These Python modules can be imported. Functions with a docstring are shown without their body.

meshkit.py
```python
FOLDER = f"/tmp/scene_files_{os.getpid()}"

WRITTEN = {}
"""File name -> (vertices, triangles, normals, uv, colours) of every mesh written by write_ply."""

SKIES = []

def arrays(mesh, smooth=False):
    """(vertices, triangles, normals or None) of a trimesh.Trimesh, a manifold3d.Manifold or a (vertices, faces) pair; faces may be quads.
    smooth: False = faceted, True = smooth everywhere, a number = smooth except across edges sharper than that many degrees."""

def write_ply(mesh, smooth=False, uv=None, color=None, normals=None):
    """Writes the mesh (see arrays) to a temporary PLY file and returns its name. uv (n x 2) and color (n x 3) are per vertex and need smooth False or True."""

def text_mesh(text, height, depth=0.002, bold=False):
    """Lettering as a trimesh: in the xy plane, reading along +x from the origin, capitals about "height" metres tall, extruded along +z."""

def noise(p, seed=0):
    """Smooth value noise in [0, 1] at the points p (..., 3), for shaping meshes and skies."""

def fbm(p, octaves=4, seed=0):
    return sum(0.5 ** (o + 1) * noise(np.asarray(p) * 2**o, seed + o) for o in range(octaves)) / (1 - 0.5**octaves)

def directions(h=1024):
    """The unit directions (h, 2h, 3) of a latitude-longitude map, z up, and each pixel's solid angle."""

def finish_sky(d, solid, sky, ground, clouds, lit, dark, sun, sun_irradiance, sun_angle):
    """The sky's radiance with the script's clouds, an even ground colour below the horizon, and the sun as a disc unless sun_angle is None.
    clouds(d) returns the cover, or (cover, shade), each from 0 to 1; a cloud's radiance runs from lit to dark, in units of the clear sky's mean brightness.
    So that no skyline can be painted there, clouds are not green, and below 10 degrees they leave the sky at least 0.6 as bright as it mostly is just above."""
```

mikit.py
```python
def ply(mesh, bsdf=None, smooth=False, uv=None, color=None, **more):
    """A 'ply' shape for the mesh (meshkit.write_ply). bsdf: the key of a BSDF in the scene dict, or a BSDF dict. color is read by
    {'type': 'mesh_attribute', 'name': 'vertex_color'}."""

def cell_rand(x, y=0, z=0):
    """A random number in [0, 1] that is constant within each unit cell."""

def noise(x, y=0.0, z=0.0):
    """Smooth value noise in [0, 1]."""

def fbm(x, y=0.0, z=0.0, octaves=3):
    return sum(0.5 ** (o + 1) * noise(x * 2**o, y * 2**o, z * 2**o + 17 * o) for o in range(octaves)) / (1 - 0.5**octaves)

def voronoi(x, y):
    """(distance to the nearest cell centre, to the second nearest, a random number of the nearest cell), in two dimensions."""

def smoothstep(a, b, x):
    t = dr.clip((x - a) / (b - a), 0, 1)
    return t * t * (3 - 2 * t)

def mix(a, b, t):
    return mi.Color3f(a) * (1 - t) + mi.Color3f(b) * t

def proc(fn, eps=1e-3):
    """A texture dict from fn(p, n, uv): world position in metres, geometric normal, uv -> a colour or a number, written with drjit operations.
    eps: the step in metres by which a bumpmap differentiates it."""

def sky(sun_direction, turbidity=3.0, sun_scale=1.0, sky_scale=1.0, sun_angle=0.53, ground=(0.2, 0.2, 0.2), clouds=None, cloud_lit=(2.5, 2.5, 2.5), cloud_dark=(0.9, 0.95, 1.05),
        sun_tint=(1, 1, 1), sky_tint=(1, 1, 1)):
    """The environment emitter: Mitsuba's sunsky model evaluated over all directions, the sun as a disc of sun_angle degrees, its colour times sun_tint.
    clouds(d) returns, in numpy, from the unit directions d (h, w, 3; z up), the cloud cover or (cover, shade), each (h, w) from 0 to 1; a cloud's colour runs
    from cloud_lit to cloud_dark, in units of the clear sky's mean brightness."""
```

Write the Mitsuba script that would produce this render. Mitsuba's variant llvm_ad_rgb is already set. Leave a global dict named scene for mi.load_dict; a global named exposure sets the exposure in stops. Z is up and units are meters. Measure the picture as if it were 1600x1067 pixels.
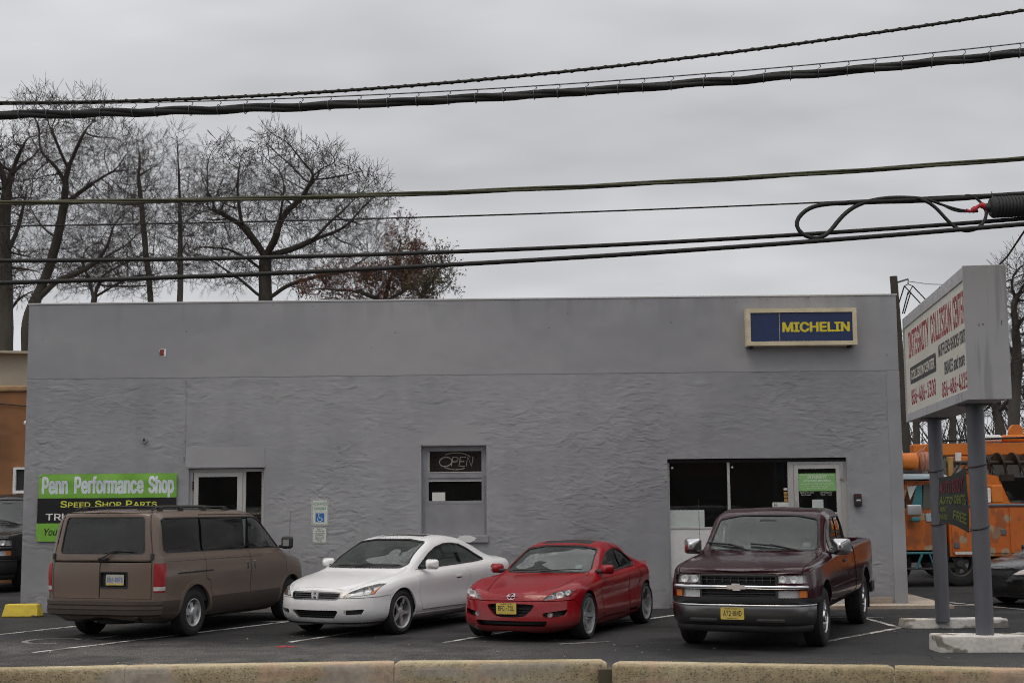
import math, random
import numpy as np, trimesh, manifold3d as m3, drjit as dr, mitsuba as mi
import mikit, meshkit
from mikit import proc, noise, fbm, voronoi, cell_rand, smoothstep, mix
from scipy.interpolate import PchipInterpolator
from scipy.spatial import cKDTree
T = mi.ScalarTransform4f
scene, labels = {'type': 'scene'}, {}

# ---------------------------------------------------------------- camera, sky, exposure
YAW, PITCH, ROLL, EYE = -0.0182, 0.1131, -0.0086, 1.94
def _cam():
    f = np.array([math.sin(YAW) * math.cos(PITCH), math.cos(YAW) * math.cos(PITCH), math.sin(PITCH)])
    r = np.array([math.cos(YAW), -math.sin(YAW), 0.0]); u = np.cross(r, f)
    return f, u * math.cos(ROLL) - r * math.sin(ROLL)
FWD, UPV = _cam()
scene['camera'] = {'type': 'perspective', 'fov': 2 * math.degrees(math.atan(800 / 2200)), 'fov_axis': 'x', 'near_clip': 0.1, 'far_clip': 3000.0,
                   'to_world': T().look_at(origin=[0, 0, EYE], target=[float(v) for v in np.array([0, 0, EYE]) + FWD], up=[float(v) for v in UPV])}
def overcast(d):
    q = d / np.maximum(d[..., 2:3] + 0.35, 0.2)
    a = meshkit.fbm(q * np.array([1.5, 3.4, 0.8]) + 3.1, 4, 5)
    b = meshkit.fbm(q * np.array([5.0, 10.0, 2.0]), 4, 9)
    s = np.clip(0.5 + 1.8 * (a - 0.5) + 1.0 * (b - 0.5), 0, 1)
    c = meshkit.fbm(q * np.array([.7, 1.6, .4]) + 8.3, 3, 2)
    s = np.clip(s + 1.5 * (c - .5), 0, 1)
    up = np.clip((d[..., 2] - .36) / .5, 0, 1)          # an overcast sky brightens towards the zenith
    return np.ones(s.shape), .695 + .33 * s - .58 * up
scene['sky'] = mikit.sky((-0.25, -0.45, 0.86), turbidity=3, sun_scale=0.12, sun_angle=24, clouds=overcast, cloud_lit=(3.45, 3.46, 3.50), cloud_dark=(1.30, 1.32, 1.38))
exposure = 1.92

# ---------------------------------------------------------------- helpers
def numbered(key):
    if key not in scene and key not in labels and not any(k.startswith(key + '__') for k in list(scene)[-400:]): return key
    i = 1
    while f'{key}_{i:03d}' in scene or f'{key}_{i:03d}' in labels: i += 1
    return f'{key}_{i:03d}'
def lab(key, label=None, cat=None, group=None, kind=None):
    e = labels.setdefault(key, {})
    for k, v in (('label', label), ('category', cat), ('group', group), ('kind', kind)):
        if v: e[k] = v
    return key
def thing(name, label, cat, group=None):
    key = numbered(name); labels[key] = {}
    return lab(key, label, cat, group)
def put(name, mesh, mat, parent=None, smooth=False, to=None, **info):
    key = numbered((parent + '__' if parent else '') + name)
    more = {'to_world': to} if to is not None else {}
    scene[key] = mikit.ply(mesh, mat, smooth, **more)
    if info: lab(key, **info)
    return key
def put_d(name, d, parent=None, to=None, **info):
    key = numbered((parent + '__' if parent else '') + name)
    scene[key] = {**d, 'to_world': to} if to is not None else d
    if info: lab(key, **info)
    return key
def puts(name, meshes, *a, **k):
    for m_ in meshes: put(name, m_, *a, **k)
def heavy(t, d):
    return trimesh.util.concatenate([mv(t, d, .0004), t, mv(t, -d, .0008), mv(t, d / 2, .0012, d / 2), mv(t, -d / 2, .0016, -d / 2)])
cat_ = trimesh.util.concatenate
def box(x0, x1, y0, y1, z0, z1):
    b = trimesh.creation.box((x1 - x0, y1 - y0, z1 - z0)); b.apply_translation(((x0 + x1) / 2, (y0 + y1) / 2, (z0 + z1) / 2)); return b
def mbox(x0, x1, y0, y1, z0, z1): return m3.Manifold.cube((x1 - x0, y1 - y0, z1 - z0)).translate((x0, y0, z0))
def rbox(x0, x1, y0, y1, z0, z1, r=0.01, n=8):
    return m3.Manifold.batch_hull([m3.Manifold.sphere(r, n).translate((x, y, z)) for x in (x0 + r, x1 - r) for y in (y0 + r, y1 - r) for z in (z0 + r, z1 - r)])
def tm(m):
    a = m.to_mesh(); return trimesh.Trimesh(np.array(a.vert_properties[:, :3]), np.array(a.tri_verts), process=False)
def mf(t):
    t = trimesh.Trimesh(t.vertices, t.faces, process=True)
    return m3.Manifold(m3.Mesh(np.asarray(t.vertices, np.float32), np.asarray(t.faces, np.uint32)))
def prism(poly, axis, a, b):
    """polygon (list of points or a CrossSection) extruded along an axis: 'y' reads poly as (x,z), 'x' as (y,z), 'z' as (x,y)"""
    cs = poly if isinstance(poly, m3.CrossSection) else m3.CrossSection([np.asarray(poly, float)], m3.FillRule.NonZero)
    e = m3.Manifold.extrude(cs, b - a)
    if axis == 'z': return e.translate((0, 0, a))
    M = np.array([[1, 0, 0, 0], [0, 0, 1, a], [0, 1, 0, 0]]) if axis == 'y' else np.array([[0, 0, 1, a], [1, 0, 0, 0], [0, 1, 0, 0]])
    if axis == 'y':
        e = e.transform(np.array([[1, 0, 0, 0], [0, 0, -1, b], [0, 1, 0, 0]], float))
    else: e = e.transform(M.astype(float))
    return e
def cs(poly, off=0.0, rnd=0.0):
    c = m3.CrossSection([np.asarray(poly, float)], m3.FillRule.NonZero)
    if rnd: c = c.offset(-rnd, m3.JoinType.Round, 2, 24).offset(rnd, m3.JoinType.Round, 2, 24)
    if off: c = c.offset(off, m3.JoinType.Round, 2, 24)
    return c
def tube(pts, rad, sides=8, caps=True):
    p = np.asarray(pts, float); rad = np.broadcast_to(np.asarray(rad, float), (len(p),))
    t = np.gradient(p, axis=0); t /= np.linalg.norm(t, axis=1, keepdims=True) + 1e-12
    ref = np.array([0, 0, 1.0]) if abs(t[0][2]) < 0.9 else np.array([1.0, 0, 0])
    a = np.cross(t[0], ref); a /= np.linalg.norm(a); A = [a]
    for i in range(1, len(p)):
        a = A[-1] - t[i] * np.dot(A[-1], t[i]); a /= np.linalg.norm(a) + 1e-12; A.append(a)
    A = np.array(A); B = np.cross(t, A)
    an = np.arange(sides) * 2 * np.pi / sides
    v = (p[:, None] + rad[:, None, None] * (np.cos(an)[None, :, None] * A[:, None] + np.sin(an)[None, :, None] * B[:, None])).reshape(-1, 3)
    i, j = np.meshgrid(np.arange(len(p) - 1), np.arange(sides), indexing='ij'); j2 = (j + 1) % sides
    q = np.stack([i * sides + j, i * sides + j2, (i + 1) * sides + j2, (i + 1) * sides + j], -1).reshape(-1, 4)
    f = np.vstack([q[:, [0, 1, 2]], q[:, [0, 2, 3]]])
    if caps:
        n0 = len(v); v = np.vstack([v, p[:1], p[-1:]]); k = np.arange(sides); e = (len(p) - 1) * sides
        f = np.vstack([f, np.stack([k * 0 + n0, (k + 1) % sides, k], 1), np.stack([k * 0 + n0 + 1, e + k, e + (k + 1) % sides], 1)])
    return trimesh.Trimesh(v, f, process=False)
def lathe(prof, axis='y', n=48, closed=True):
    """profile (radius, position along axis) revolved; closed profile makes a ring"""
    pr = np.asarray(prof, float); m = len(pr); an = np.arange(n) * 2 * np.pi / n
    r, h = pr[:, 0], pr[:, 1]
    P = np.stack([np.outer(np.cos(an), r), np.outer(np.sin(an), r), np.outer(np.ones(n), h)], -1)
    v = P.reshape(-1, 3)
    if axis == 'y': v = v[:, [0, 2, 1]] * [1, 1, 1]
    elif axis == 'x': v = v[:, [2, 0, 1]]
    i, j = np.meshgrid(np.arange(n), np.arange(m if closed else m - 1), indexing='ij'); i2, j2 = (i + 1) % n, (j + 1) % m
    q = np.stack([i * m + j, i2 * m + j, i2 * m + j2, i * m + j2], -1).reshape(-1, 4)
    f = np.vstack([q[:, [0, 1, 2]], q[:, [0, 2, 3]]])
    if axis == 'y': f = f[:, ::-1]
    t = trimesh.Trimesh(v, f, process=False)
    if closed and t.volume < 0: t.invert()
    return t
def text(s, h, sx=1.0, bold=False, shear=0.0, depth=0.002, spacing=None):
    """lettering centred on x, baseline z=0, standing in the xz plane, facing -y"""
    t = meshkit.text_mesh(s, h, depth, bold)
    v = np.array(t.vertices); v[:, 0] = (v[:, 0] + shear * v[:, 1]) * sx
    v[:, 0] -= (v[:, 0].max() + v[:, 0].min()) / 2
    return trimesh.Trimesh(np.stack([v[:, 0], -v[:, 2], v[:, 1]], 1), t.faces, process=False)
def fit_text(s, w, h, bold=False, shear=0.0, depth=0.002):
    t = text(s, h, 1.0, bold, shear, depth); ww = np.ptp(t.vertices[:, 0]); v = np.array(t.vertices); v[:, 0] *= w / ww
    return trimesh.Trimesh(v, t.faces, process=False)
def mv(t, x=0, y=0, z=0, rz=0.0):
    t = t.copy()
    if rz: t.apply_transform(trimesh.transformations.rotation_matrix(rz, [0, 0, 1]))
    t.apply_translation((x, y, z)); return t

# ---------------------------------------------------------------- materials
def rgb(*c): return {'type': 'rgb', 'value': list(map(float, c))}
def mat(name, color, rough=0.7, **k):
    c = color if isinstance(color, dict) else rgb(*color)
    scene[name] = {'type': 'twosided', 'bsdf': {'type': 'principled', 'base_color': c, 'roughness': rough, **k}}
def bump(name, color, rough, fn, eps=0.004, scale=1.0, **k):
    c = color if isinstance(color, dict) else rgb(*color)
    scene[name] = {'type': 'twosided', 'bsdf': {'type': 'bumpmap', 'arbitrary': proc(fn, eps), 'scale': scale, 'bsdf': {'type': 'principled', 'base_color': c, 'roughness': rough, **k}}}
def C(*v): return mi.Color3f(*v)
def stucco_h(p, n, uv):
    """skip-trowel stucco: flat irregular islands with crisp lower lips over a rough ground"""
    wx = .22 * (fbm(p.x * 3.1, p.z * 3.7, 2.0, 2) - .5); x, z = p.x + wx, p.z + wx * .5
    a = fbm(x * 4.6 + 3, z * 7.6, 1.0, 3); b = fbm(x * 9.0, z * 13.0 + 5, 7.0, 2); c = fbm(x * 15.0, z * 22.0 + 2, 11.0, 2)
    big = .35 + .65 * smoothstep(.38, .60, fbm(p.x * 1.1, p.z * 1.5, 9.0, 3))
    t = .0046 * smoothstep(.53, .60, a) + .0048 * smoothstep(.54, .62, b) + .0040 * smoothstep(.52, .62, c)
    return t * big + .0040 * fbm(p.x * 16, p.z * 20, 0.0, 2) + .004 * fbm(p.x * 2.2, p.z * 2.6, 1.0, 2)
def stucco_c(p, n, uv):
    a = fbm(p.x * 0.55, p.z * 0.8, 3.0, 4); b = fbm(p.x * 6, p.z * 9, 1.0, 3)
    stain = smoothstep(0.55, 0.8, fbm(p.x * 2.6, p.z * 0.35, 8.0, 3))
    k = dr.abs(noise(p.x * 1.3 + 2 * noise(p.x * 2, p.z * 3), p.z * 5.5, 31.0) - 0.5)
    crack = smoothstep(0.018, 0.0, k) * smoothstep(0.66, 0.8, noise(p.x * 1.4, p.z * 2.0, 37.0))
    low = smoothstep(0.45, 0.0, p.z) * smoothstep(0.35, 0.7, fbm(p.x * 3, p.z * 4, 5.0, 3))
    c = mix(C(0.2632, 0.2683, 0.2890), C(0.3216, 0.3268, 0.3474), smoothstep(.25, .75, a)) * (0.93 + 0.14 * b)
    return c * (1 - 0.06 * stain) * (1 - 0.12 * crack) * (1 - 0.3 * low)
bump('mat_stucco', proc(stucco_c), 0.85, stucco_h, eps=.007)
def plaster_h(p, n, uv): return 0.005 * fbm(p.x * 1.2, p.z * 1.6, 1.0, 3) + 0.0015 * fbm(p.x * 9, p.z * 12, 0.0, 2)
def plaster_c(p, n, uv):
    a = fbm(p.x * 0.4, p.z * 0.9, 3.0, 4); b = fbm(p.x * 4, p.z * 5, 1.0, 3)
    drip = smoothstep(0.5, 0.75, fbm(p.x * 5.0, p.z * 0.5, 8.0, 3)) * smoothstep(4.9, 5.68, p.z)
    k = dr.abs(noise(p.x * 1.1 + 1.5 * noise(p.x * 2, p.z * 3), p.z * 2.0, 41.0) - 0.5)
    crack = smoothstep(0.012, 0.0, k) * smoothstep(0.72, 0.85, noise(p.x * 1.0, p.z * 1.6, 47.0))
    sp, _, r = voronoi(p.x * 1.4, p.z * 1.9)
    chip = smoothstep(0.05, 0.03, sp + 0.03 * noise(p.x * 40, p.z * 40)) * (r < 0.25)
    c = mix(C(0.2683, 0.2726, 0.2924), C(0.3337, 0.3380, 0.3560), smoothstep(.25, .75, a)) * (0.95 + 0.1 * b)
    return c * (1 - 0.1 * drip) * (1 - 0.12 * crack) * (1 - 0.35 * dr.select(chip > 0, chip, 0))
bump('mat_plaster', proc(plaster_c), 0.8, plaster_h)
mat('mat_coping', (.55, .55, .55), .6)
mat('mat_trim_grey', proc(lambda p, n, uv: C(0.2477, 0.2511, 0.2718) * (0.85 + 0.3 * fbm(p.x * 5, p.z * 5, p.y * 5, 3))), .6)
mat('mat_frame', proc(lambda p, n, uv: C(.46, .46, .45) * (0.82 + 0.32 * fbm(p.x * 3, p.z * 2, p.y * 9, 3))), .45)
mat('mat_alu', (.55, .55, .56), .35, metallic=.7)
mat('mat_dark', (.012, .012, .013), .6)
mat('mat_black', (.02, .02, .021), .5)
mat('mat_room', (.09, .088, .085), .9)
mat('mat_white', (.72, .73, .73), .6)
mat('mat_paper', (.62, .64, .62), .8)
mat('mat_panel_white', proc(lambda p, n, uv: C(.66, .67, .67) * (0.9 + 0.14 * fbm(p.x * 2, p.z * 3, 0, 3))), .55)
mat('mat_panel_pale', proc(lambda p, n, uv: C(.50, .56, .55) * (0.9 + 0.14 * fbm(p.x * 6, p.z * 2, 0, 3))), .55)
def glass(name, tr, film=.05, col=(.10, .10, .10), ior=1.5):
    """a pane whose haze and sky sheen are put into a diffuse colour layer"""
    scene[name] = {'type': 'blendbsdf', 'weight': film, 'a': {'type': 'thindielectric', 'int_ior': ior, 'specular_transmittance': rgb(*tr)},
                   'b': {'type': 'twosided', 'bsdf': {'type': 'diffuse', 'reflectance': rgb(*col)}}}
glass('mat_glass', (.9, .9, .9), .03)
glass('mat_glass_tint', (.45, .47, .47), .05, (.08, .085, .085))
glass('mat_glass_dark', (.09, .09, .095), .12, (.04, .038, .036), 1.55)
glass('mat_glass_green', (.40, .47, .445), .15, (.17, .205, .19), 1.52)
def asphalt_c(p, n, uv):
    f = fbm(p.x * 38, p.y * 38, 0, 2); s1, _, r1 = voronoi(p.x * 55, p.y * 55)
    big = fbm(p.x * 0.45 + 4, p.y * 0.9, 2.0, 4); mid = fbm(p.x * 2.3, p.y * 3.1, 7.0, 3)
    worn = smoothstep(20.4, 18.6, p.y + 1.8 * (mid - .5) + 0.12 * p.x) * smoothstep(1.6, -1.5, p.x + 2 * (big - .5)) + .35 * smoothstep(18.2, 17.0, p.y + (mid - .5))
    grit = smoothstep(.30, .22, s1) * r1
    c = mix(C(0.0192, 0.0190, 0.0200), C(0.0320, 0.0316, 0.0328), smoothstep(.3, .7, big)) * (0.75 + 0.5 * f)
    c = mix(c, C(0.1003, 0.0952, 0.0884) * (0.45 + 0.5 * f + 1.5 * grit), worn * (0.55 + 0.45 * smoothstep(.35, .6, mid)))
    oil = smoothstep(.56, .68, fbm(p.x * 0.9, p.y * 1.1, 21.0, 3))
    c = c * (1 - .35 * oil) + C(.10, .10, .10) * grit * 0.22
    k = dr.abs(noise(p.x * 0.8 + 1.2 * noise(p.x * 1.5, p.y * 1.5), p.y * 1.1, 51.0) - .5)
    return c * (1 - .5 * smoothstep(.013, .003, k))
bump('mat_asphalt', proc(asphalt_c), .82, lambda p, n, uv: 0.004 * fbm(p.x * 40, p.y * 40, 0, 2) + 0.02 * fbm(p.x * .7, p.y * .9, 3, 2), specular=.35)
def paint_wear(col):
    def fn(p, n, uv):
        w = smoothstep(.42, .6, fbm(p.x * 7, p.y * 7, 3, 3) + .12 * (noise(p.x * 40, p.y * 40) - .5))
        return mix(C(*col), C(.07, .07, .07), .75 * w)
    return fn
mat('mat_line', proc(paint_wear((.50, .49, .46))), .8)
mat('mat_line_faded', proc(paint_wear((.20, .195, .19))), .85)
def kerb_c(p, n, uv):
    s, _, r = voronoi(p.x * 26 + p.y * 5, p.z * 34 + p.y * 22); s2, _, r2 = voronoi(p.x * 60, p.z * 60 + p.y * 60)
    a = fbm(p.x * 1.3, p.z * 4 + p.y, 3.0, 4); f = fbm(p.x * 17, p.z * 17, p.y * 17, 3)
    c = mix(C(0.3060, 0.2465, 0.1487), C(0.3910, 0.3315, 0.2167), smoothstep(.25, .75, a)) * (0.70 + 0.6 * f)
    face = smoothstep(-.2, -.9, n.y)
    pit = dr.select(r > .45, smoothstep(.34, .14, s + .2 * (f - .5)), 0)
    c = c * (1 - face * .58 * pit) * (0.80 + 0.36 * r2)
    grey = smoothstep(.52, .66, fbm(p.x * .9 + 9, p.z * 3, 5, 3)) * face
    pink = smoothstep(.58, .7, fbm(p.x * 1.6 + 3, p.z * 4, 15, 3))
    return mix(mix(c, C(.44, .28, .21) * (.7 + .5 * f), .5 * pink), C(.34, .315, .28) * (.65 + .7 * f), .75 * grey)
def kerb_h(p, n, uv):
    s, _, r = voronoi(p.x * 42 + p.y * 5, p.z * 42 + p.y * 22)
    face = smoothstep(-.2, -.9, n.y)
    return 0.006 * fbm(p.x * 18, p.y * 18, p.z * 18, 3) + face * 0.006 * smoothstep(.1, .35, s)
bump('mat_kerb', proc(kerb_c), .9, kerb_h, eps=.002)
def conc_c(base, a=.75):
    def fn(p, n, uv):
        f = fbm(p.x * 3, p.y * 3, p.z * 3, 4); g = fbm(p.x * 30, p.y * 30, p.z * 30, 2)
        st = smoothstep(.5, .7, fbm(p.x * 1.7, p.y * 1.7, p.z * 5, 3))
        return C(*base) * (a + .4 * f) * (.85 + .3 * g) * (1 - .28 * st)
    return fn
bump('mat_concrete', proc(conc_c((.42, .40, .375))), .9, lambda p, n, uv: .004 * fbm(p.x * 20, p.y * 20, p.z * 20, 3))
bump('mat_pavement', proc(conc_c((.36, .305, .25))), .9, lambda p, n, uv: .003 * fbm(p.x * 20, p.y * 20, p.z * 20, 3))
def yell(p, n, uv):
    w = smoothstep(.60, .68, fbm(p.x * 6, p.y * 6, p.z * 9, 3))
    return mix(C(.62, .47, .05) * (.85 + .3 * fbm(p.x * 9, p.y * 9, p.z * 9, 3)), C(.13, .10, .06), w)
bump('mat_yellow', proc(yell), .7, lambda p, n, uv: .003 * fbm(p.x * 20, p.y * 20, p.z * 20, 3))
mat('mat_dirt', proc(lambda p, n, uv: mix(C(.05, .045, .035), C(.10, .085, .055), fbm(p.x * .6, p.y * .6, 1, 4))), .95)
mat('mat_cable', (.012, .0125, .0115), .6)
mat('mat_cable_green', proc(lambda p, n, uv: mix(C(.03, .03, .02), C(.12, .12, .065), fbm(p.x * 30, p.y * 30, p.z * 60, 2))), .6)
mat('mat_steel_wire', (.16, .16, .17), .4, metallic=.5)
mat('mat_red_tape', (.42, .02, .03), .5)

# ---------------------------------------------------------------- ground
put('parking_lot', trimesh.Trimesh([[-400, 15.97, 0], [-11.2, 15.97, 0], [-7.7, 16.14, 0], [-4.75, 16.43, 0], [-1.7, 16.67, 0], [.79, 16.72, 0], [3.87, 15.92, 0], [5.9, 15.38, 0], [8.5, 14.52, 0], [400, 14.52, 0], [400, 900, 0], [-400, 900, 0]], [[0, 1, 11], [1, 2, 11], [2, 3, 11], [3, 4, 11], [4, 5, 11], [5, 10, 11], [5, 6, 10], [6, 7, 10], [7, 8, 10], [8, 9, 10]], process=False), 'mat_asphalt', kind='structure')
put('road', trimesh.Trimesh([[-400, -12, -.30], [400, -12, -.30], [400, 16.6, -.30], [-400, 16.6, -.30]], [[0, 1, 2], [0, 2, 3]], process=False), 'mat_asphalt', kind='structure')
put('far_ground', trimesh.Trimesh([[-400, -300, -.03], [400, -300, -.03], [400, -12, -.03], [-400, -12, -.03]], [[0, 1, 2], [0, 2, 3]], process=False), 'mat_dirt', kind='structure')
# kerb of stone blocks between road and lot
labels['kerb'] = {'kind': 'structure'}
def kerb_block(x0, y0, x1, y1, e_=.004, z=.10, d=.30, r=.055):
    L = math.hypot(x1 - x0, y1 - y0); a = math.atan2(y1 - y0, x1 - x0)
    n = 10
    prof = [(-d, -.4), (-d, z - .03), (-d + .03, z)]
    prof = [(0.035, -.4), (0.02, z - .08)] + [(-r + (r + .012) * math.cos(t), z - r + r * math.sin(t)) for t in np.linspace(.15, math.pi / 2, n)] + [(-d + .03, z), (-d, z - .03), (-d, -.4)]
    sec = m3.CrossSection([np.array([(-p, q) for p, q in prof])], m3.FillRule.NonZero)   # x: behind the front face, y: height
    e = prism(sec, 'x', 0.002, L - .002)
    c = m3.Manifold.batch_hull([m3.Manifold.cylinder(1.0, .04, .04, 12).translate((x, y, z - .95)) for x in (.048, L - .048) for y in (-.2, .6)]) 
    m = tm(e.refine_to_length(.06))
    v = np.array(m.vertices); v += (meshkit.fbm(v * 6 + 11, 3, 3)[:, None] - .5) * [0, .014, .010]
    ends = np.minimum(v[:, 0] - .002, L - .002 - v[:, 0]); k = np.clip(1 - ends / .05, 0, 1) ** 2
    v[:, 2] -= e_ * k * (v[:, 2] > 0); v[:, 1] += e_ * .5 * k * (v[:, 1] < .05)
    m.vertices = v
    m.apply_transform(trimesh.transformations.rotation_matrix(a, [0, 0, 1])); m.apply_translation((x0, y0, 0)); return m
for x0, y0, x1, y1, *e_ in [(-11.2, 15.85, -7.7, 16.02), (-7.7, 16.02, -4.75, 16.31), (-4.75, 16.31, -1.70, 16.55), (-1.70, 16.55, .765, 16.61, .03), (.81, 16.38, 3.87, 15.80, .02), (3.87, 15.80, 5.9, 15.26), (5.9, 15.26, 8.5, 14.4)]:
    put('dark_joint_box', box(.66, .92, 16.50, 16.8, -.4, .02), 'mat_dirt', 'kerb') if x0 == .81 else 0  # dark box added behind the open joint, standing for its shade
    put('block', kerb_block(x0, y0, x1, y1, *e_), 'mat_kerb', 'kerb', smooth=40)
# lot surface edge in front of its own start is hidden behind the kerb; strip that closes the lot to the kerb line
def flat(poly, z):
    import shapely.geometry as sg
    v, f = trimesh.creation.triangulate_polygon(sg.Polygon(poly), engine='earcut')
    return trimesh.Trimesh(np.column_stack([v, np.full(len(v), z)]), f, process=False)
def stripe(x0, y0, x1, y1, w=.09, z=.004, name='stall_line', mt='mat_line', **k):
    d = np.array([x1 - x0, y1 - y0]); d /= np.linalg.norm(d); n = np.array([-d[1], d[0]]) * w / 2
    N = max(2, int(math.hypot(x1 - x0, y1 - y0) / .15)); t = np.linspace(0, 1, N)[:, None]; c = np.array([[x0, y0]]) * (1 - t) + np.array([[x1, y1]]) * t
    rr = np.random.default_rng(int(abs(x0 * 100) + abs(y1 * 10))); j = 1 + rr.uniform(-.25, .2, (N, 1))
    v = np.vstack([c + n * j, c - n * j]); v = np.column_stack([v, np.full(len(v), z)])
    f = [[i, i + N, i + 1] for i in range(N - 1)] + [[i + 1, i + N, i + N + 1] for i in range(N - 1)]
    return trimesh.Trimesh(v, np.array(f), process=False)
LN = [(-8.9, 20.3, -6.1, 25.7), (-6.75, 18.95, -3.6, 24.6), (-1.35, 19.9, .1, 22.6), (-3.55, 20.1, -1.0, 25.2), (.35, 21.6, 3.1, 26 - .5), (3.75, 19.5, 5.42, 21.7), (5.42, 21.7, 5.30, 23.5)]
g = thing('stall_markings', 'white painted stall lines on the black asphalt in front of the building', 'road marking')
labels[g] = {'kind': 'structure'}
for a in LN: put('stall_line', stripe(*a), 'mat_line', g)
put('stall_line', stripe(3.1, 23.9, 5.62, 23.5), 'mat_line', g)
put('stall_line', stripe(-4.6, 23.6, -1.6, 24.3, w=.07), 'mat_line', g)
put('stall_line', stripe(.25, 19.6, .95, 19.9, w=.08), 'mat_line_faded', g)
put('stall_line', stripe(6.9, 28.5, 8.6, 24.6, w=.12), 'mat_line', g)
put('stall_line', stripe(7.4, 26.2, 9.6, 25.6, w=.08), 'mat_line', g)
wc = trimesh.util.concatenate([mv(flat([(math.cos(a) * r, math.sin(a) * r) for a, r in [(t, .42) for t in np.linspace(.4, 5.2, 30)] + [(t, .33) for t in np.linspace(5.2, .4, 30)]], .004), -7.05, 20.55, 0), stripe(-6.9, 20.85, -6.35, 21.1, .08), stripe(-6.6, 20.6, -6.3, 21.3, .08)])
put('wheelchair_marking', wc, 'mat_line_faded', g)
put('spray_mark', flat([(-3.62, 19.45), (-3.50, 19.40), (-3.47, 19.52), (-3.42, 19.40), (-3.33, 19.44), (-3.40, 19.56), (-3.48, 19.58), (-3.53, 19.66), (-3.56, 19.55)], .004), 'mat_red_tape', g)
# pavement wedge past the right corner of the building
put('pavement', cat_([tm(mbox(6.05, 7.3, 25.35, 31.0, -.05, .06)), tm(mbox(5.0, 6.05, 25.35, 25.9, -.05, .06))]), 'mat_pavement', kind='structure')
bumper = m3.Manifold.batch_hull([m3.Manifold.sphere(.02, 8).translate((x, y, z)) for x, z, w in ((-.30, .02, .14), (.30, .02, .14), (-.27, .2, .08), (.27, .2, .08)) for y in (-w, w)])
put('parking_block', mv(tm(bumper), -9.13, 25.05, 0), 'mat_yellow', smooth=30, label='yellow painted concrete parking block with chipped paint at left building corner', cat='parking block')
pb = tm(m3.Manifold.batch_hull([m3.Manifold.sphere(.02, 8).translate((x, y, z)) for x, z, w in ((-.9, .02, .12), (.9, .02, .12), (-.86, .11, .08), (.86, .11, .08)) for y in (-w, w)]))
put('wheel_stop', mv(pb, -4.55, 25.5, 0, 0), 'mat_concrete', smooth=30, label='worn pale concrete wheel stop glimpsed on the asphalt under the nose of the brown van', cat='wheel stop')
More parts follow.
